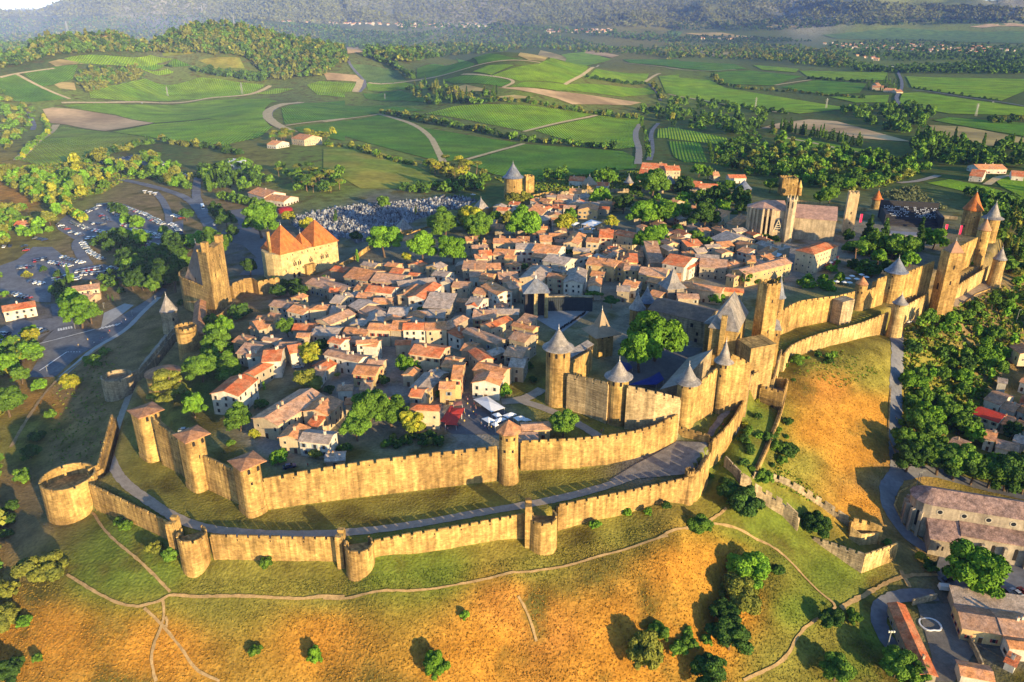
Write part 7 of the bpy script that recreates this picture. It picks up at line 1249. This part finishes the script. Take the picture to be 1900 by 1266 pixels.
BODYP = [(-2.2,.28,0),(2.2,.28,0),(2.28,.55,0),(2.15,.82,.1),(1.15,.95,.1),(-1.95,1.0,.1),(-2.22,.85,.1)]; CABP = [(1.1,.93,0),(.35,1.42,1),(-1.2,1.46,1),(-1.95,.98,0)]; ROOFP = [(.38,1.425,.9),(.3,1.5,1),(-1.1,1.53,1),(-1.22,1.465,.9)]
VANB = [(-2.6,.3,0),(2.5,.3,0),(2.6,.7,0),(2.3,1.05,0),(1.7,1.15,0),(1.1,1.95,.4),(.9,2.05,.5),(-2.55,2.05,.5),(-2.62,1.0,0)]; VANC = [(1.75,1.2,0),(1.2,1.9,.45),(.35,1.9,.45),(.35,1.2,0)]
def car_simple(c):
    mb = MB(); profile(mb, BODYP, 1.78, 1.7, 0); profile(mb, CABP, 1.7, 1.35, 1); profile(mb, ROOFP, 1.72, 1.36, 0)
    for x in (-1.4,1.4):
        for y in (-.82,.82): wheel(mb, x, y, .32, 2)
    o = mb.build('parked_car', [CM[c], CGL, TYRE]); m_ = o.data; bpy.data.objects.remove(o); return m_
CMESH = {c: car_simple(c) for c in CARC}
def tilt(o, x, y, rz):
    n = Vector((g1(x-2,y)-g1(x+2,y), g1(x,y-2)-g1(x,y+2), 4)).normalized(); f = Vector((math.cos(rz), math.sin(rz), 0)); s = n.cross(f).normalized(); f = s.cross(n); o.rotation_euler = Matrix((f, s, n)).transposed().to_euler()
def car_part(c, x, y, rz, desc, van=False, z=None):
    z = g1(x, y)+.28 if z is None else z; o = thing('parked_van' if van else 'parked_car', desc, 'van' if van else 'car', (x, y, z), own=True, rz=rz); WL[o.name] = Vector((0,0,0)); b = MB(); profile(b, VANB if van else BODYP, 1.95 if van else 1.78, 1.7, 0); 
    if not van: profile(b, ROOFP, 1.72, 1.36, 0)
    b.build('body', CM[c], o); g_ = MB(); profile(g_, VANC if van else CABP, 2.0 if van else 1.7, 1.75 if van else 1.35, 0); g_.build('windows', CGL, o)
    for sx in (-1.45,1.45):
        for sy in (-.84,.84): w0 = MB(); wheel(w0, sx, sy, .34, 0, 14); w0.build('wheel', TYRE, o)
    for sy in (-.6,.6): l0 = MB(); l0.box((2.27 if not van else 2.58, sy, .55), (.08,.32,.16)); l0.build('headlight', LAMP, o)
    return o
rc_ = random.Random(4)
ROWS = [((620,182),(715,168),8),((725,170),(930,238),17),((935,242),(1035,295),9),((375,300),(430,330),4),((450,350),(515,368),4),((450,285),(560,332),10),((590,295),(655,300),5),((600,340),(660,352),6),((560,390),(640,385),7),((680,362),(780,350),8),((690,205),(745,242),7),((780,305),(850,318),6),((840,332),(1000,368),14),
 ((1005,385),(1115,402),9),((920,412),(1050,452),13),((930,442),(1060,482),13),((1090,300),(1145,350),7),((1100,245),(1150,262),4),((525,418),(550,452),4),((565,470),(650,525),8),((400,510),(520,545),7),((222,535),(295,520),4),((325,542),(440,568),7),((490,602),(640,578),10),((530,618),(660,610),9),((700,580),(775,590),5),((340,655),(425,632),6),
 ((375,662),(510,645),8),((130,578),(200,572),5),((205,665),(265,680),3),((95,745),(185,770),5),((225,390),(285,400),3),((30,445),(65,440),2),((160,442),(168,466),2),((240,972),(280,985),2),((5,1000),(50,1002),3),((5,1050),(60,1050),4),((830,640),(870,640),3),((520,235),(610,200),8),((640,240),(690,280),6),((960,270),(1030,300),7)]
ROWS += [((a_[0]/2.969*3.42, (a_[1]/2.969-330)*3.42), (b_[0]/2.969*3.42, (b_[1]/2.969-330)*3.42), n_) for a_, b_, n_ in [((560,893),(750,862),9),((640,900),(780,880),7),((820,862),(950,935),10),((800,885),(930,950),9),((960,940),(1050,982),7)]]
for a, b, n in ROWS:
    L = hits([Zp('m', a[0]+(b[0]-a[0])*i/max(1,n-1), a[1]+(b[1]-a[1])*i/max(1,n-1)) for i in range(n)]); d = L[-1][:2]-L[0][:2]; ang = math.atan2(d[1], d[0])+1.35
    for p in L:
        c = rc_.choice(['white','white','silver','silver','grey','grey','black','dark blue','dark blue','red','white','silver']); x, y = p[0]+rc_.uniform(-.5,.5), p[1]+rc_.uniform(-.5,.5); o = bpy.data.objects.new('parked_car', CMESH[c]); COL.objects.link(o); o.location = (x, y, g1(x, y)+.30); tilt(o, x, y, ang+rc_.uniform(-.06,.06)+(math.pi if rc_.random() < .5 else 0)); o.scale = (1.08,)*3
        o['label'] = f'{c} car parked in the crowded rows of the car park by the ring road'; o['category'] = 'car'; o['group'] = f'{c} cars in the car park'
for x, y, c, a, d, v in [(507,705,'white',-.12,'white van parked beside the lower yard gate',True),(520,648,'black',.2,'black car parked behind the white van under the big tree',False),(692,692,'white',1.9,'white car half hidden below the big bright tree',False),(808,700,'black',1.75,'black car parked in the lot below the long church',False),(876,722,'dark blue',1.8,'dark blue car between the black and silver cars below the church',False),(934,730,'silver',1.85,'silver car parked right of the dark blue one below the church',False),(978,724,'red',1.8,'red car cut by the right edge below the church',False),(870,520,'black',.1,'black car parked close to the church aisle wall',False)]:
    X, Y = hit(*Zp('l', x, y))[:2]; o = car_part(c, X, Y, a, d, v); tilt(o, X, Y, a)
for r_, x, y, c, a, d in [('1',168,1000,'silver',1.3,'pale blue-grey car in the lane by the house with red shutters'),('d',1595,815,'silver',.2,'silver car beside the white house below the round olive tree'),('e',1345,272,'dark blue',.4,'dark blue car parked behind the front inner rampart'),('e',858,104,'silver',.1,'silver car parked behind the inner wall by the tiled towers'),('2',1220,382,'white',1.,'white car in the lane beyond the far terrace parasols'),('2',1660,555,'silver',.3,'silver car under the big plane trees'),('3',130,598,'white',.2,'white car by the plane tree left of the basilica'),('h',905,315,'white',.5,'white car on the road under the outer ramparts'),('a',780,570,'white',0.,'white car on the pale track through the vineyards'),('a',880,569,'silver',0.,'silver car on the pale track through the vineyards'),('i',510,205,'silver',-1.0,'grey car on the ring road verge by the orange-roofed gatehouse'),('c',1735,548,'white',-.2,'white car on the far valley road at the right'),('b',800,1045,'white',.1,'white car parked at the end of the cemetery lane')]:
    X, Y, Z_ = hit(*Zp(r_, x, y)); o = car_part(c, X, Y, a, d); tilt(o, X, Y, a)
def bus():
    X, Y, Z_ = hit(*Zp('a', 1118, 1150)); o = thing('white_bus', 'white coach driving down the curved ring road', 'bus', (X, Y, Z_+.4), own=True, rz=-1.15); WL[o.name] = Vector((0,0,0)); MB().box((0,0,.4),(11,2.5,2.8)).box((0,0,3.201),(9,2.2,.25)).build('body', CM['white'], o); MB().box((0,0,1.5),(10.6,2.56,1.0)).box((5.45,0,1.3),(.15,2.2,1.4)).build('windows', CGL, o)
    for sx in (-3.4,3.6):
        for sy in (-1.15,1.15): w0 = MB(); wheel(w0, sx, sy, .5, 0, 14); w0.build('wheel', TYRE, o)
bus()
# ================================================================ people
SKIN = mat('skin', (.50,.30,.20), .7, .05, 1.); CLOTH = {k: mat('cloth_'+k.replace(' ','_'), c, .85, .1, 1.) for k, c in {'white':(.75,.73,.70),'red':(.45,.04,.04),'blue':(.06,.12,.35),'black':(.03,.03,.035),'yellow':(.55,.40,.06),'pink':(.55,.22,.25)}.items()}; HAIR = mat('hair', (.04,.025,.015), .8, .1, 1.); JEAN = mat('trousers', (.06,.07,.10), .85, .1, 1.)
def person_mesh(pose):
    st = [.16, .02, .30][pose]; V_ = [(0,0,.93,.13),(0,0,1.15,.125),(0,0,1.36,.16),(0,0,1.47,.07),(0,0,1.56,.085),(.01,0,1.68,.095),(0,.095,.86,.095),(st*.5,.10,.5,.065),(st*.9,.10,.09,.045),(st*.9+.13,.10,.045,.04),(0,-.095,.86,.095),(-st*.3,-.10,.5,.065),(-st*.9,-.10,.10,.045),(-st*.9+.12,-.10,.045,.04),(0,.20,1.38,.065),(-st*.4-.02,.25,1.12,.048),(st*.2+.08,.25,.90,.04),(st*.2+.12,.24,.80,.035),(0,-.20,1.38,.065),(st*.4,-.25,1.12,.048),(.12,-.25,.92,.04),(.17,-.24,.82,.035)]
    E = [(0,1),(1,2),(2,3),(3,4),(4,5),(0,6),(6,7),(7,8),(8,9),(0,10),(10,11),(11,12),(12,13),(2,14),(14,15),(15,16),(16,17),(2,18),(18,19),(19,20),(20,21)]
    me_ = bpy.data.meshes.new('person'); me_.from_pydata([v[:3] for v in V_], E, []); o = bpy.data.objects.new('person_tmp', me_); COL.objects.link(o); o.modifiers.new('s', 'SKIN'); o.modifiers.new('d', 'SUBSURF').levels = 1
    for i, v in enumerate(V_): o.data.skin_vertices[0].data[i].radius = (v[3], v[3]); o.data.skin_vertices[0].data[i].use_root = i == 0
    dg = bpy.context.evaluated_depsgraph_get(); m_ = bpy.data.meshes.new_from_object(o.evaluated_get(dg)); bpy.data.objects.remove(o); return m_
PM = {}
PB = [person_mesh(i) for i in range(3)]
def person(x, y, rz, top, pose, where):
    k = (top, pose)
    if k not in PM:
        m_ = PB[pose].copy(); m_.materials.clear()
        for q in (SKIN, CLOTH[top], JEAN, HAIR): m_.materials.append(q)
        for p in m_.polygons: z = p.center.z; p.material_index = (3 if p.center.x < .02 or z > 1.72 else 0) if z > 1.56 else 0 if z > 1.46 else 1 if z > .92 and not (abs(p.center.y) > .2 and z < 1.15) else 0 if abs(p.center.y) > .2 else 2
        PM[k] = m_
    o = bpy.data.objects.new('person', PM[k]); COL.objects.link(o); o.location = (x, y, g1(x, y)+.22); o.rotation_euler = (0, 0, rz); o['category'] = 'person'; o['label'] = f'person in {top} top {["walking","standing","striding"][pose]} {where}'; THINGS.append((o, (x, y, g1(x,y)+1))); return o
for r_, pts, where in [('6',[(505,905),(515,925),(520,940),(500,970),(440,985),(430,975),(445,860),(470,850),(455,870),(410,990),(350,1070),(375,1075),(300,1100),(590,1085),(610,1095),(640,1090),(540,900),(480,930),(520,990),(430,1040),(560,1060),(505,880),(620,1075),(455,905),(465,1000),(400,1060)],'on the paved square'),
   ('d',[(600,1160),(610,1155),(545,1215),(550,1230),(540,1225)],'by the outer wall on the gravel walk'),('k',[(430,385),(490,440),(352,650),(320,695),(440,420),(460,395),(310,705)],'on the castle ramp'),('m',[(690,1000),(698,985),(640,1035),(655,1030),(635,1045),(600,1060),(500,1075),(560,1040),(775,930),(800,915)],'beside the road junction'),
   ('e',[(840,280),(1430,270)],'on the grass by the inner wall'),('6',[(1515,1110),(1500,1115)],'on the grass below the castle wall'),('i',[(1010,590),(930,600),(1090,560),(660,290),(700,280),(640,270),(740,300),(680,260)],'on the forecourt before the gatehouse'),('h',[(825,880),(832,890)],'on the steep cobbled road'),('4',[(560,830),(480,840),(330,850)],'near the tower garden')]:
    for i, (p, q) in enumerate(zip(pts, hits([Zp(r_, *t) for t in pts]))): person(q[0], q[1], rc_.uniform(0, 6.28), rc_.choice(list(CLOTH)), i % 3, where)
# ================================================================ cemetery
CEM = [(548,402),(600,392),(640,384),(760,374),(850,365),(885,372),(868,390),(800,398),(765,412),(735,425),(705,438),(690,446),(660,452),(640,440),(620,446),(590,440),(560,430),(540,418)]
TST = [mat('tomb_white', (.27,.29,.33), .7, .3, 1.), mat('tomb_grey', (.15,.16,.185), .8, .3, 1.), mat('tomb_dark', (.05,.055,.07), .5, .25, 1.)]  # tomb colours darkened and blued to stand for shade over the cemetery
def tomb_parts(kind):
    mb = MB(); mb.box((0,0,0),(1.2,2.3,.45)); mb.box((0,.1,.451),(1.0,2.0,.12))
    if kind == 0: mb.box((0,1.0,.45),(1.1,.22,1.2)); mb.add([(-.55,.89,1.65),(.55,.89,1.65),(.55,1.11,1.65),(-.55,1.11,1.65),(0,.89,2.0),(0,1.11,2.0)],[(0,1,4),(2,3,5),(1,2,5,4),(3,0,4,5)])
    elif kind == 1: mb.box((0,1.0,.45),(.8,.4,.4)); mb.box((0,1.0,.85),(.22,.2,1.7)); mb.box((-.36,1.0,1.75),(.5,.2,.22)); mb.box((.36,1.0,1.75),(.5,.2,.22))
    else:
        mb = MB(); mb.box((0,0,0),(2.0,2.4,2.4)); mb.add([(-1.15,-1.3,2.4),(1.15,-1.3,2.4),(1.15,1.3,2.4),(-1.15,1.3,2.4),(0,-1.3,3.3),(0,1.3,3.3)],[(0,1,4),(2,3,5),(1,2,5,4),(3,0,4,5),(3,2,1,0)])
    return mb
TM = {}
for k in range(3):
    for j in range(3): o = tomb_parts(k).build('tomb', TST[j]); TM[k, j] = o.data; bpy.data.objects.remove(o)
CP = np.array([hit(*p)[:2] for p in CEM]); mn, mx = CP.min(0), CP.max(0); ca_, sa = math.cos(.5), math.sin(.5); pts = []; cc = CP.mean(0)
for i in range(-90, 90):
    for j in range(-80, 80):
        x, y = i*2.15, j*3.1+(0 if i % 2 else .4); pts.append((cc[0]+x*ca_-y*sa+RNG.normal()*.25, cc[1]+x*sa+y*ca_+RNG.normal()*.25))
pts = np.array(pts); pts = pts[inpoly(pts[:, 0], pts[:, 1], CP)]; pts = pts[RNG.uniform(size=len(pts)) > .12]; pts = pts[np.argsort(np.hypot(pts[:, 0], pts[:, 1]))]
clear = np.array([min(np.hypot(*(f[0]-p))-max(f[3],f[4]) for f in FOOT) > .6 for p in pts]); pts = pts[clear]; zz = ground(pts[:, 0], pts[:, 1]); rest = {0: MB(), 1: MB(), 2: MB()}
drape('cemetery_paths', CP, mat('cemetery_gravel', (.10,.10,.11), .95, .25, .4), lift=.1)
KW = ['gabled headstone','stone cross','small chapel tomb']; KC = ['white','grey','dark']
for n, (p, z) in enumerate(zip(pts, zz)):
    k = 2 if RNG.uniform() < .07 else RNG.randint(2); j = RNG.choice([0,0,0,1,1,2]); s = RNG.uniform(.85,1.2); rz = .5+RNG.normal()*.05+(0 if RNG.uniform() < .5 else math.pi)
    if n < 290:
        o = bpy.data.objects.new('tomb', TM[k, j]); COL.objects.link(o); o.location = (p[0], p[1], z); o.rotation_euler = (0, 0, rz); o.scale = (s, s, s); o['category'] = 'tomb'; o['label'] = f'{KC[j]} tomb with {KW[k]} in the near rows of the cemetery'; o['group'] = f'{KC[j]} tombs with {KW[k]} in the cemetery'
    else:
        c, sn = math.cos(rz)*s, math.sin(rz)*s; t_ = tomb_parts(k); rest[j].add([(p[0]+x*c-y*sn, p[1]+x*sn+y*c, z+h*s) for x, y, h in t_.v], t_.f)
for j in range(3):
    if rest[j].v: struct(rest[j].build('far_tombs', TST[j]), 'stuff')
# ================================================================ villages in the valley
def vh(c, rf):
    mb = MB(); mb.box((0,0,-3),(12,8.5,8),mi=0); mb.add([(-6.5,-4.8,5),(6.5,-4.8,5),(6.5,4.8,5),(-6.5,4.8,5),(-6.5,0,7.2),(6.5,0,7.2)],[(0,1,5,4),(2,3,4,5),(1,2,5),(3,0,4),(3,2,1,0)],1)
    for x in (-3.5,0,3.5):
        for z in (.8,3.): mb.box((x,-4.27,z),(1.1,.1,1.4),mi=2)
    o = mb.build('village_house',[WALLM[c],ROOF[rf],GLASS]); m_ = o.data; bpy.data.objects.remove(o); return m_
VH = [('white','orange',vh('w','o')),('white','red',vh('w','r')),('cream','orange',vh('c','o')),('white','grey',vh('w','g'))]
for rg, pl, n, vn, sc_ in [('c',[(800,232),(1250,236),(1700,252),(1880,280),(1600,285),(1200,278),(960,262)],140,'the village beside the valley road',1.3),('b',[(60,125),(600,128),(960,135),(900,148),(450,148),(100,138)],70,'the village below the mountains',1.5),('b',[(1180,160),(1560,158),(1500,178),(1200,178)],70,'the dense pale estate',1.5),('c',[(130,203),(600,203),(590,215),(150,215)],12,'the scattered houses beyond the pine wood',1.5),('a',[(1500,112),(1880,122),(1880,135),(1560,128)],20,'the hamlet below the left mountain',1.5),('a',[(430,205),(690,225),(680,255),(420,215)],7,'the clearing on the wooded ridge',1.2),('c',[(990,298),(1040,300),(1180,315),(1110,325)],6,'the roadside group before the village',1.4)]:
    for p, *_ in scat(rg, pl, n, (1,2), 'R', 'm', 300+n):
        c, rf, m_ = VH[RNG.randint(4)]; o = bpy.data.objects.new('village_house', m_); COL.objects.link(o); o.location = p; o.rotation_euler = (0,0,RNG.uniform(-.6,.6)); s = sc_*RNG.uniform(.8,1.35); o.scale = (s,s,s*.95); o['category'] = 'house'; o['label'] = f'{c} {rf}-roofed house far off in {vn}'; o['group'] = f'{c} {rf}-roofed houses of {vn}'
# ================================================================ masts, poles, lamps, small things
STEEL = mat('galvanised_steel', (.30,.30,.28), .5, .08, 1., spec=.4)
def lattice(desc, rg, x, y0, y1, name='lattice_mast', arms=0, w_=None):
    X, Y, Z_ = hit(*Zp(rg, x, y0)); zt = zat(X, Y, Zp(rg, x, y1)[1]); h = zt-Z_; d = math.hypot(X, Y); w_ = w_ or max(1.2, h*.07); t = max(.08, d*.00010); r = thing(name, desc, 'mast' if not arms else 'pylon', (X, Y, Z_)); mb = MB()
    for sx, sy in ((-1,-1),(1,-1),(1,1),(-1,1)): mb.hexa([(X+sx*w_+a*t, Y+sy*w_+b*t, Z_-1) for a, b in ((-1,-1),(1,-1),(1,1),(-1,1))], [(X+sx*w_*.25+a*t, Y+sy*w_*.25+b*t, zt) for a, b in ((-1,-1),(1,-1),(1,1),(-1,1))])
    mb.build('legs', STEEL, r); b2 = MB()
    for k in range(1, 5): f = k/5; ww = w_*(1-.75*f); b2.box((X, Y-ww, Z_+h*f), (2*ww+t, t, t*1.5)).box((X, Y+ww, Z_+h*f), (2*ww+t, t, t*1.5))
    b2.build('braces', STEEL, r)
    for k in range(arms): a = MB(); a.box((X, Y, Z_+h*(.72+.13*k)), (h*.32, t*1.6, t*2.2)); a.build('cross_arm', STEEL, r)
lattice('tall lattice radio mast at the left of the wooded ridge','a',380,207,118); lattice('pale mast, tallest of the trio on the ridge top','a',1242,152,92); lattice('thin mast left of the tallest one on the ridge','a',1195,158,110); lattice('thin mast right of the tallest one on the ridge','a',1290,135,85); lattice('distant mast on the skyline of the ridge','a',1115,72,30)
lattice('power pylon standing in the large green vineyard','a',925,532,478,'power_pylon',2); lattice('power pole at the right end of the large green vineyard','a',1335,522,455,'power_pylon',1); lattice('power pylon at the left edge of the wide valley vineyard','c',465,577,520,'power_pylon',2); lattice('power pylon in the middle of the wide valley vineyard','c',842,582,525,'power_pylon',2); lattice('wide power pylon in the far right vineyard','c',1642,620,555,'power_pylon',3); lattice('power pole beside the dark hedge in the vineyards','b',330,530,500,'power_pylon',1)
def pole(desc, rg, x, y0, y1, head, name='street_lamp', cat='street lamp', group=None):
    X, Y, Z_ = hit(*Zp(rg, x, y0)); zt = zat(X, Y, Zp(rg, x, y1)[1]); r = thing(name, desc, cat, (X, Y, Z_), group); rr = .09 if head < 4 else .17; MB().lathe((X, Y), [(rr*1.3, Z_-.3), (rr, zt)], 8).build('pole', STEEL, r)
    if head == 1: MB().box((X+.5, Y, zt), (1.3, .3, .16)).build('lamp_head', STEEL, r)
    else:
        MB().box((X, Y, zt-.25), (1.9, .2, .2)).build('cross_bar', STEEL, r)
        for k in (-.8, 0, .8): MB().box((X+k, Y-.25, zt-.1), (.5, .4, .6)).build('floodlight', LAMP, r)
    return r
pole('tall floodlight pole with three lamps beside the long narrow house','l',135,1118,958,4,'floodlight_pole','floodlight'); pole('first pair lamp post by the church wall bend','g',1203,352,292,1); pole('second pair lamp post by the church wall bend','g',1216,345,285,1); pole('lamp post standing alone above the right trees','h',1533,320,238,1)
for i, (x, y) in enumerate([(478,960),(390,795),(840,880),(988,785),(300,1230),(1090,840),(660,830)]): pole('slim street lamp at the road junction','m',x,y,y-34,1)
def pot(): pass
X, Y, Z_ = hit(*Zp('a', 1572, 1168)); r = thing('red_tent', 'dark red round-topped tent by the white lodge', 'tent', (X, Y, Z_)); MB().lathe((X, Y), [(6.2, Z_-.5), (6.2, Z_+2.6)], 14).build('side', mat('red_tent_cloth', (.30,.02,.02), .7, .1, 1.), r); MB().lathe((X, Y), [(6.5, Z_+2.55), (4.4, Z_+3.9), (.1, Z_+4.6)], 14).build('canopy', MATS['red_tent_cloth'], r)
for i, (x, d) in enumerate([(800,'left toll booth with white roof over the car park road'),(830,'middle toll booth with white roof over the car park road'),(856,'right toll booth with white roof over the car park road')]):
    X, Y, Z_ = hit(*Zp('a', x, 1065+i*6)); r = thing('toll_booth', d, 'booth', (X, Y, Z_), 'toll booths'); MB().box((X,Y,Z_-.3),(1.6,2.2,2.7)).build('cabin', CONC, r); MB().box((X,Y,Z_+2.401),(3.4,3.6,.3)).build('roof', AWN, r); MB().box((X,Y-1.12,Z_+1.1),(1.3,.06,1.)).build('window', GLASS, r)
r = thing('rail_bridge','pale concrete bridge crossing the straight valley road','bridge',(*hit(*Zp('c',1180,378)),)); a, b = hit(*Zp('c',1085,368)), hit(*Zp('c',1275,372)); u = unit(np.array(b[:2])-np.array(a[:2])); n = np.array([-u[1],u[0]])*6; z = max(a[2],b[2])+7; MB().prism([tuple(np.array(a[:2])),tuple(np.array(b[:2])),tuple(np.array(b[:2])+n),tuple(np.array(a[:2])+n)],z,z+3).build('deck',AWN,r)
for t in (0,.3,.7,1): q = np.array(a[:2])*(1-t)+np.array(b[:2])*t+n/2; MB().box((*q,z-18),(4,5,18),u).build('pier',CONC,r)
X, Y, Z_ = hit(*Zp('l',1215-800,925)); r = thing('garden_edging','white kidney-shaped stone rim laid on the gravel yard','garden edging',(X,Y,Z_)); mb = MB(); k = 22
for i in range(k):
    def P_(i, o): a = 2*math.pi*i/k; rr2 = (2.6+.7*math.cos(2*a)+.4*math.sin(a))*o; return (X+rr2*math.cos(a)*1.1, Y+rr2*math.sin(a)*1.5)
    mb.prism([P_(i,.86),P_(i,1),P_(i+1,1),P_(i+1,.86)], Z_+.1, Z_+.55)
mb.build('rim', CM['white'], r)
for d, p, h in [('clipped rounded hedge strip beside the ring road','d',None)]: pass
# ================================================================ tufts and scrub on the dry slopes
def tufts(name, polys, n, hgt, wid, seed, kinds=None, colf=None):
    r = np.random.RandomState(seed); pts = []
    for rg, pl, share in polys:
        P = np.array(pl, float); mn, mx = P.min(0), P.max(0); k = int(n*share); Q = np.zeros((0, 2))
        while len(Q) < k: q = r.uniform(mn, mx, (k*2, 2)); Q = np.concatenate([Q, q[inpoly(q[:, 0], q[:, 1], P)]])
        h = hits([Zp(rg, *q) for q in Q[:k]]); pts.append(h)
    pts = np.concatenate(pts); ok = np.ones(len(pts), bool)
    for L_, w_ in PATHL:
        L_ = np.array(L_)
        for a_ in L_[::1]: ok &= ((pts[:, 0]-a_[0])**2+(pts[:, 1]-a_[1])**2) > (w_*.5+.5)**2
    pts = pts[ok]; n = len(pts); c = colf(pts, r) if colf is not None else ground_colors(pts[:, 0], pts[:, 1])*r.uniform(.85, 1.18, (n, 1))*np.array([1, 1.05, 1.])
    Vs = []; Cs = []
    for b in range(3):
        a = r.uniform(0, 6.283, n); w_ = wid*r.uniform(.5, 1.5, n); h = hgt*r.uniform(.4, 1.5, n); d = np.stack([np.cos(a), np.sin(a)], -1); ln = r.normal(size=(n, 2))*hgt*.5
        o = pts[:, :2] + r.normal(size=(n, 2))*wid*.5; z = pts[:, 2]
        V_ = np.stack([np.concatenate([o-d*w_[:, None], (z-.1)[:, None]], 1), np.concatenate([o+d*w_[:, None], (z-.1)[:, None]], 1), np.concatenate([o+d*w_[:, None]*.7+ln, (z+h)[:, None]], 1), np.concatenate([o-d*w_[:, None]*.7+ln, (z+h*.9)[:, None]], 1)], 1)
        Vs.append(V_.reshape(-1, 3)); Cs.append(np.repeat(c, 4, 0))
    m = quads_mesh(name, np.concatenate(Vs), np.concatenate(Cs), FOL); o = bpy.data.objects.new(name, m); COL.objects.link(o); struct(o, 'stuff'); return o
HILL = [('p',[(0,1060),(130,1090),(300,1120),(620,1115),(900,1085),(1130,1030),(1260,985),(1330,960),(1420,1000),(1540,1110),(1620,1180),(1640,1266),(0,1266)],.7),('p',[(1470,690),(1540,655),(1640,640),(1648,860),(1640,920),(1640,970),(1560,930),(1450,880),(1420,860)],.16),('p',[(330,1075),(640,1075),(1000,1030),(1280,950),(1290,975),(1000,1070),(640,1105),(330,1105)],.14)]
tufts('dry_grass', HILL, 22000, .16, .2, 3)
def weeds(pts, r): c = np.where(r.uniform(size=(len(pts), 1)) < .6, np.array([[.12,.20,.02]]), np.array([[.20,.20,.03]])); return c*r.uniform(.6, 1.3, (len(pts), 1))
tufts('green_weeds', [('p',[(1470,690),(1560,650),(1640,690),(1560,720)],.08),('p',[(1430,850),(1500,900),(1560,960),(1440,900)],.1),('p',[(100,700),(230,640),(170,860),(90,860)],.12)], 3000, .4, .3, 5, colf=weeds)
tufts('scrub_growth', [('c',[(1400,900),(1150,1000),(600,960),(250,880),(240,790),(700,790)],.3),('h',[(880,340),(1582,60),(1582,400),(1400,640),(1330,1000),(870,900)],.18),('a',[(0,930),(500,870),(1060,960),(700,990),(560,1070),(300,1120),(150,1060)],.2),('b',[(900,950),(1600,930),(1700,900),(1700,1010),(1200,1080)],.15)], 12000, 1.1, .9, 8, colf=weeds)
# ================================================================ air
hz = MB(); zl, zh = float(gz.min())-1.5, float(gz.max())+70; hz.hexa([(-14000,-600,zl),(14000,-600,zl),(14000,17500,zl),(-14000,17500,zl)],[(-14000,-600,zh),(14000,-600,zh),(14000,17500,zh),(-14000,17500,zh)])
hm = bpy.data.materials.new('haze_air'); hm.use_nodes = True; t = hm.node_tree; t.nodes.remove(t.nodes['Principled BSDF']); pv = t.nodes.new('ShaderNodeVolumePrincipled'); pv.inputs['Color'].default_value = (.26,.40,1.0,1); pv.inputs['Density'].default_value = 2.9e-5; pv.inputs['Anisotropy'].default_value = -0.5
t.links.new(pv.outputs[0], t.nodes['Material Output'].inputs['Volume']); HZO = hz.build('haze', hm); struct(HZO, 'stuff')
# ================================================================ labels: where each thing stands
LM = [('the crow-stepped tower',(388,520)),('the twin-roofed gatehouse',(570,470)),('the round corner bastion',(130,920)),('the corner tower with arched foot door',(474,900)),('the octagonal-roofed tower',(945,840)),('the tall half-round tower',(1007,985)),('the squat half-round tower',(667,1040)),
 ('the white cafe awnings',(915,755)),('the tall castle corner tower',(1033,690)),('the open-air theatre',(1050,580)),('the castle keep',(1360,600)),('the basilica',(1440,410)),('the bell tower',(1573,395)),('the big red-roofed hotel',(1510,470)),('the great square tower',(1744,510)),('the orange-coned tower at the right end',(1794,390)),
 ('the lower fort',(1610,1040)),('the long church below the hill',(1800,960)),('the steep cobbled road',(1662,730)),('the big blue-coned tower',(1651,520)),('the cemetery',(710,400)),('the car park',(230,420)),('the road junction',(130,640)),('the pointed gate tower',(318,580)),('the far slate-coned tower',(952,340)),
 ('the olive grove',(1700,370)),('the vineyards',(900,270)),('the villa among pines',(550,260)),('the valley farmstead',(1640,160)),('the bare field',(180,220)),('the spreading cedar',(316,725)),('the bright red-roofed row house',(1840,775)),('the crossing of the trodden paths',(300,1110)),('the far pyramid-roofed tower',(1093,345)),('the yellow-walled house',(1830,1170)),('the covered wall walk',(365,600))]
ORD = ['nearest','second nearest','third nearest','fourth nearest','fifth nearest','sixth nearest','seventh nearest','eighth nearest','ninth nearest','tenth nearest']
grp = {}
for o, at in THINGS:
    if o.get('kind'): continue
    grp.setdefault(o['label'], []).append((o, at))
NUM = {}
for lab, L in grp.items():
    if len(L) == 1 and len(lab.split()) >= 5: continue
    byl = {}
    for o, at in L:
        x, y = proj(*at); k = min(range(len(LM)), key=lambda i: math.hypot(LM[i][1][0]-x, LM[i][1][1]-y)); byl.setdefault(k, []).append((math.hypot(LM[k][1][0]-x, LM[k][1][1]-y), o))
    for k, M in byl.items():
        M.sort(key=lambda a: a[0]); lm = LM[k][0]
        for i, (d, o) in enumerate(M):
            w_ = ORD[i] if i < 10 else f'{i+1}th nearest'
            o['label'] = f'{lab}, {w_} {lm}' if len(M) > 1 else f'{lab} near {lm}'
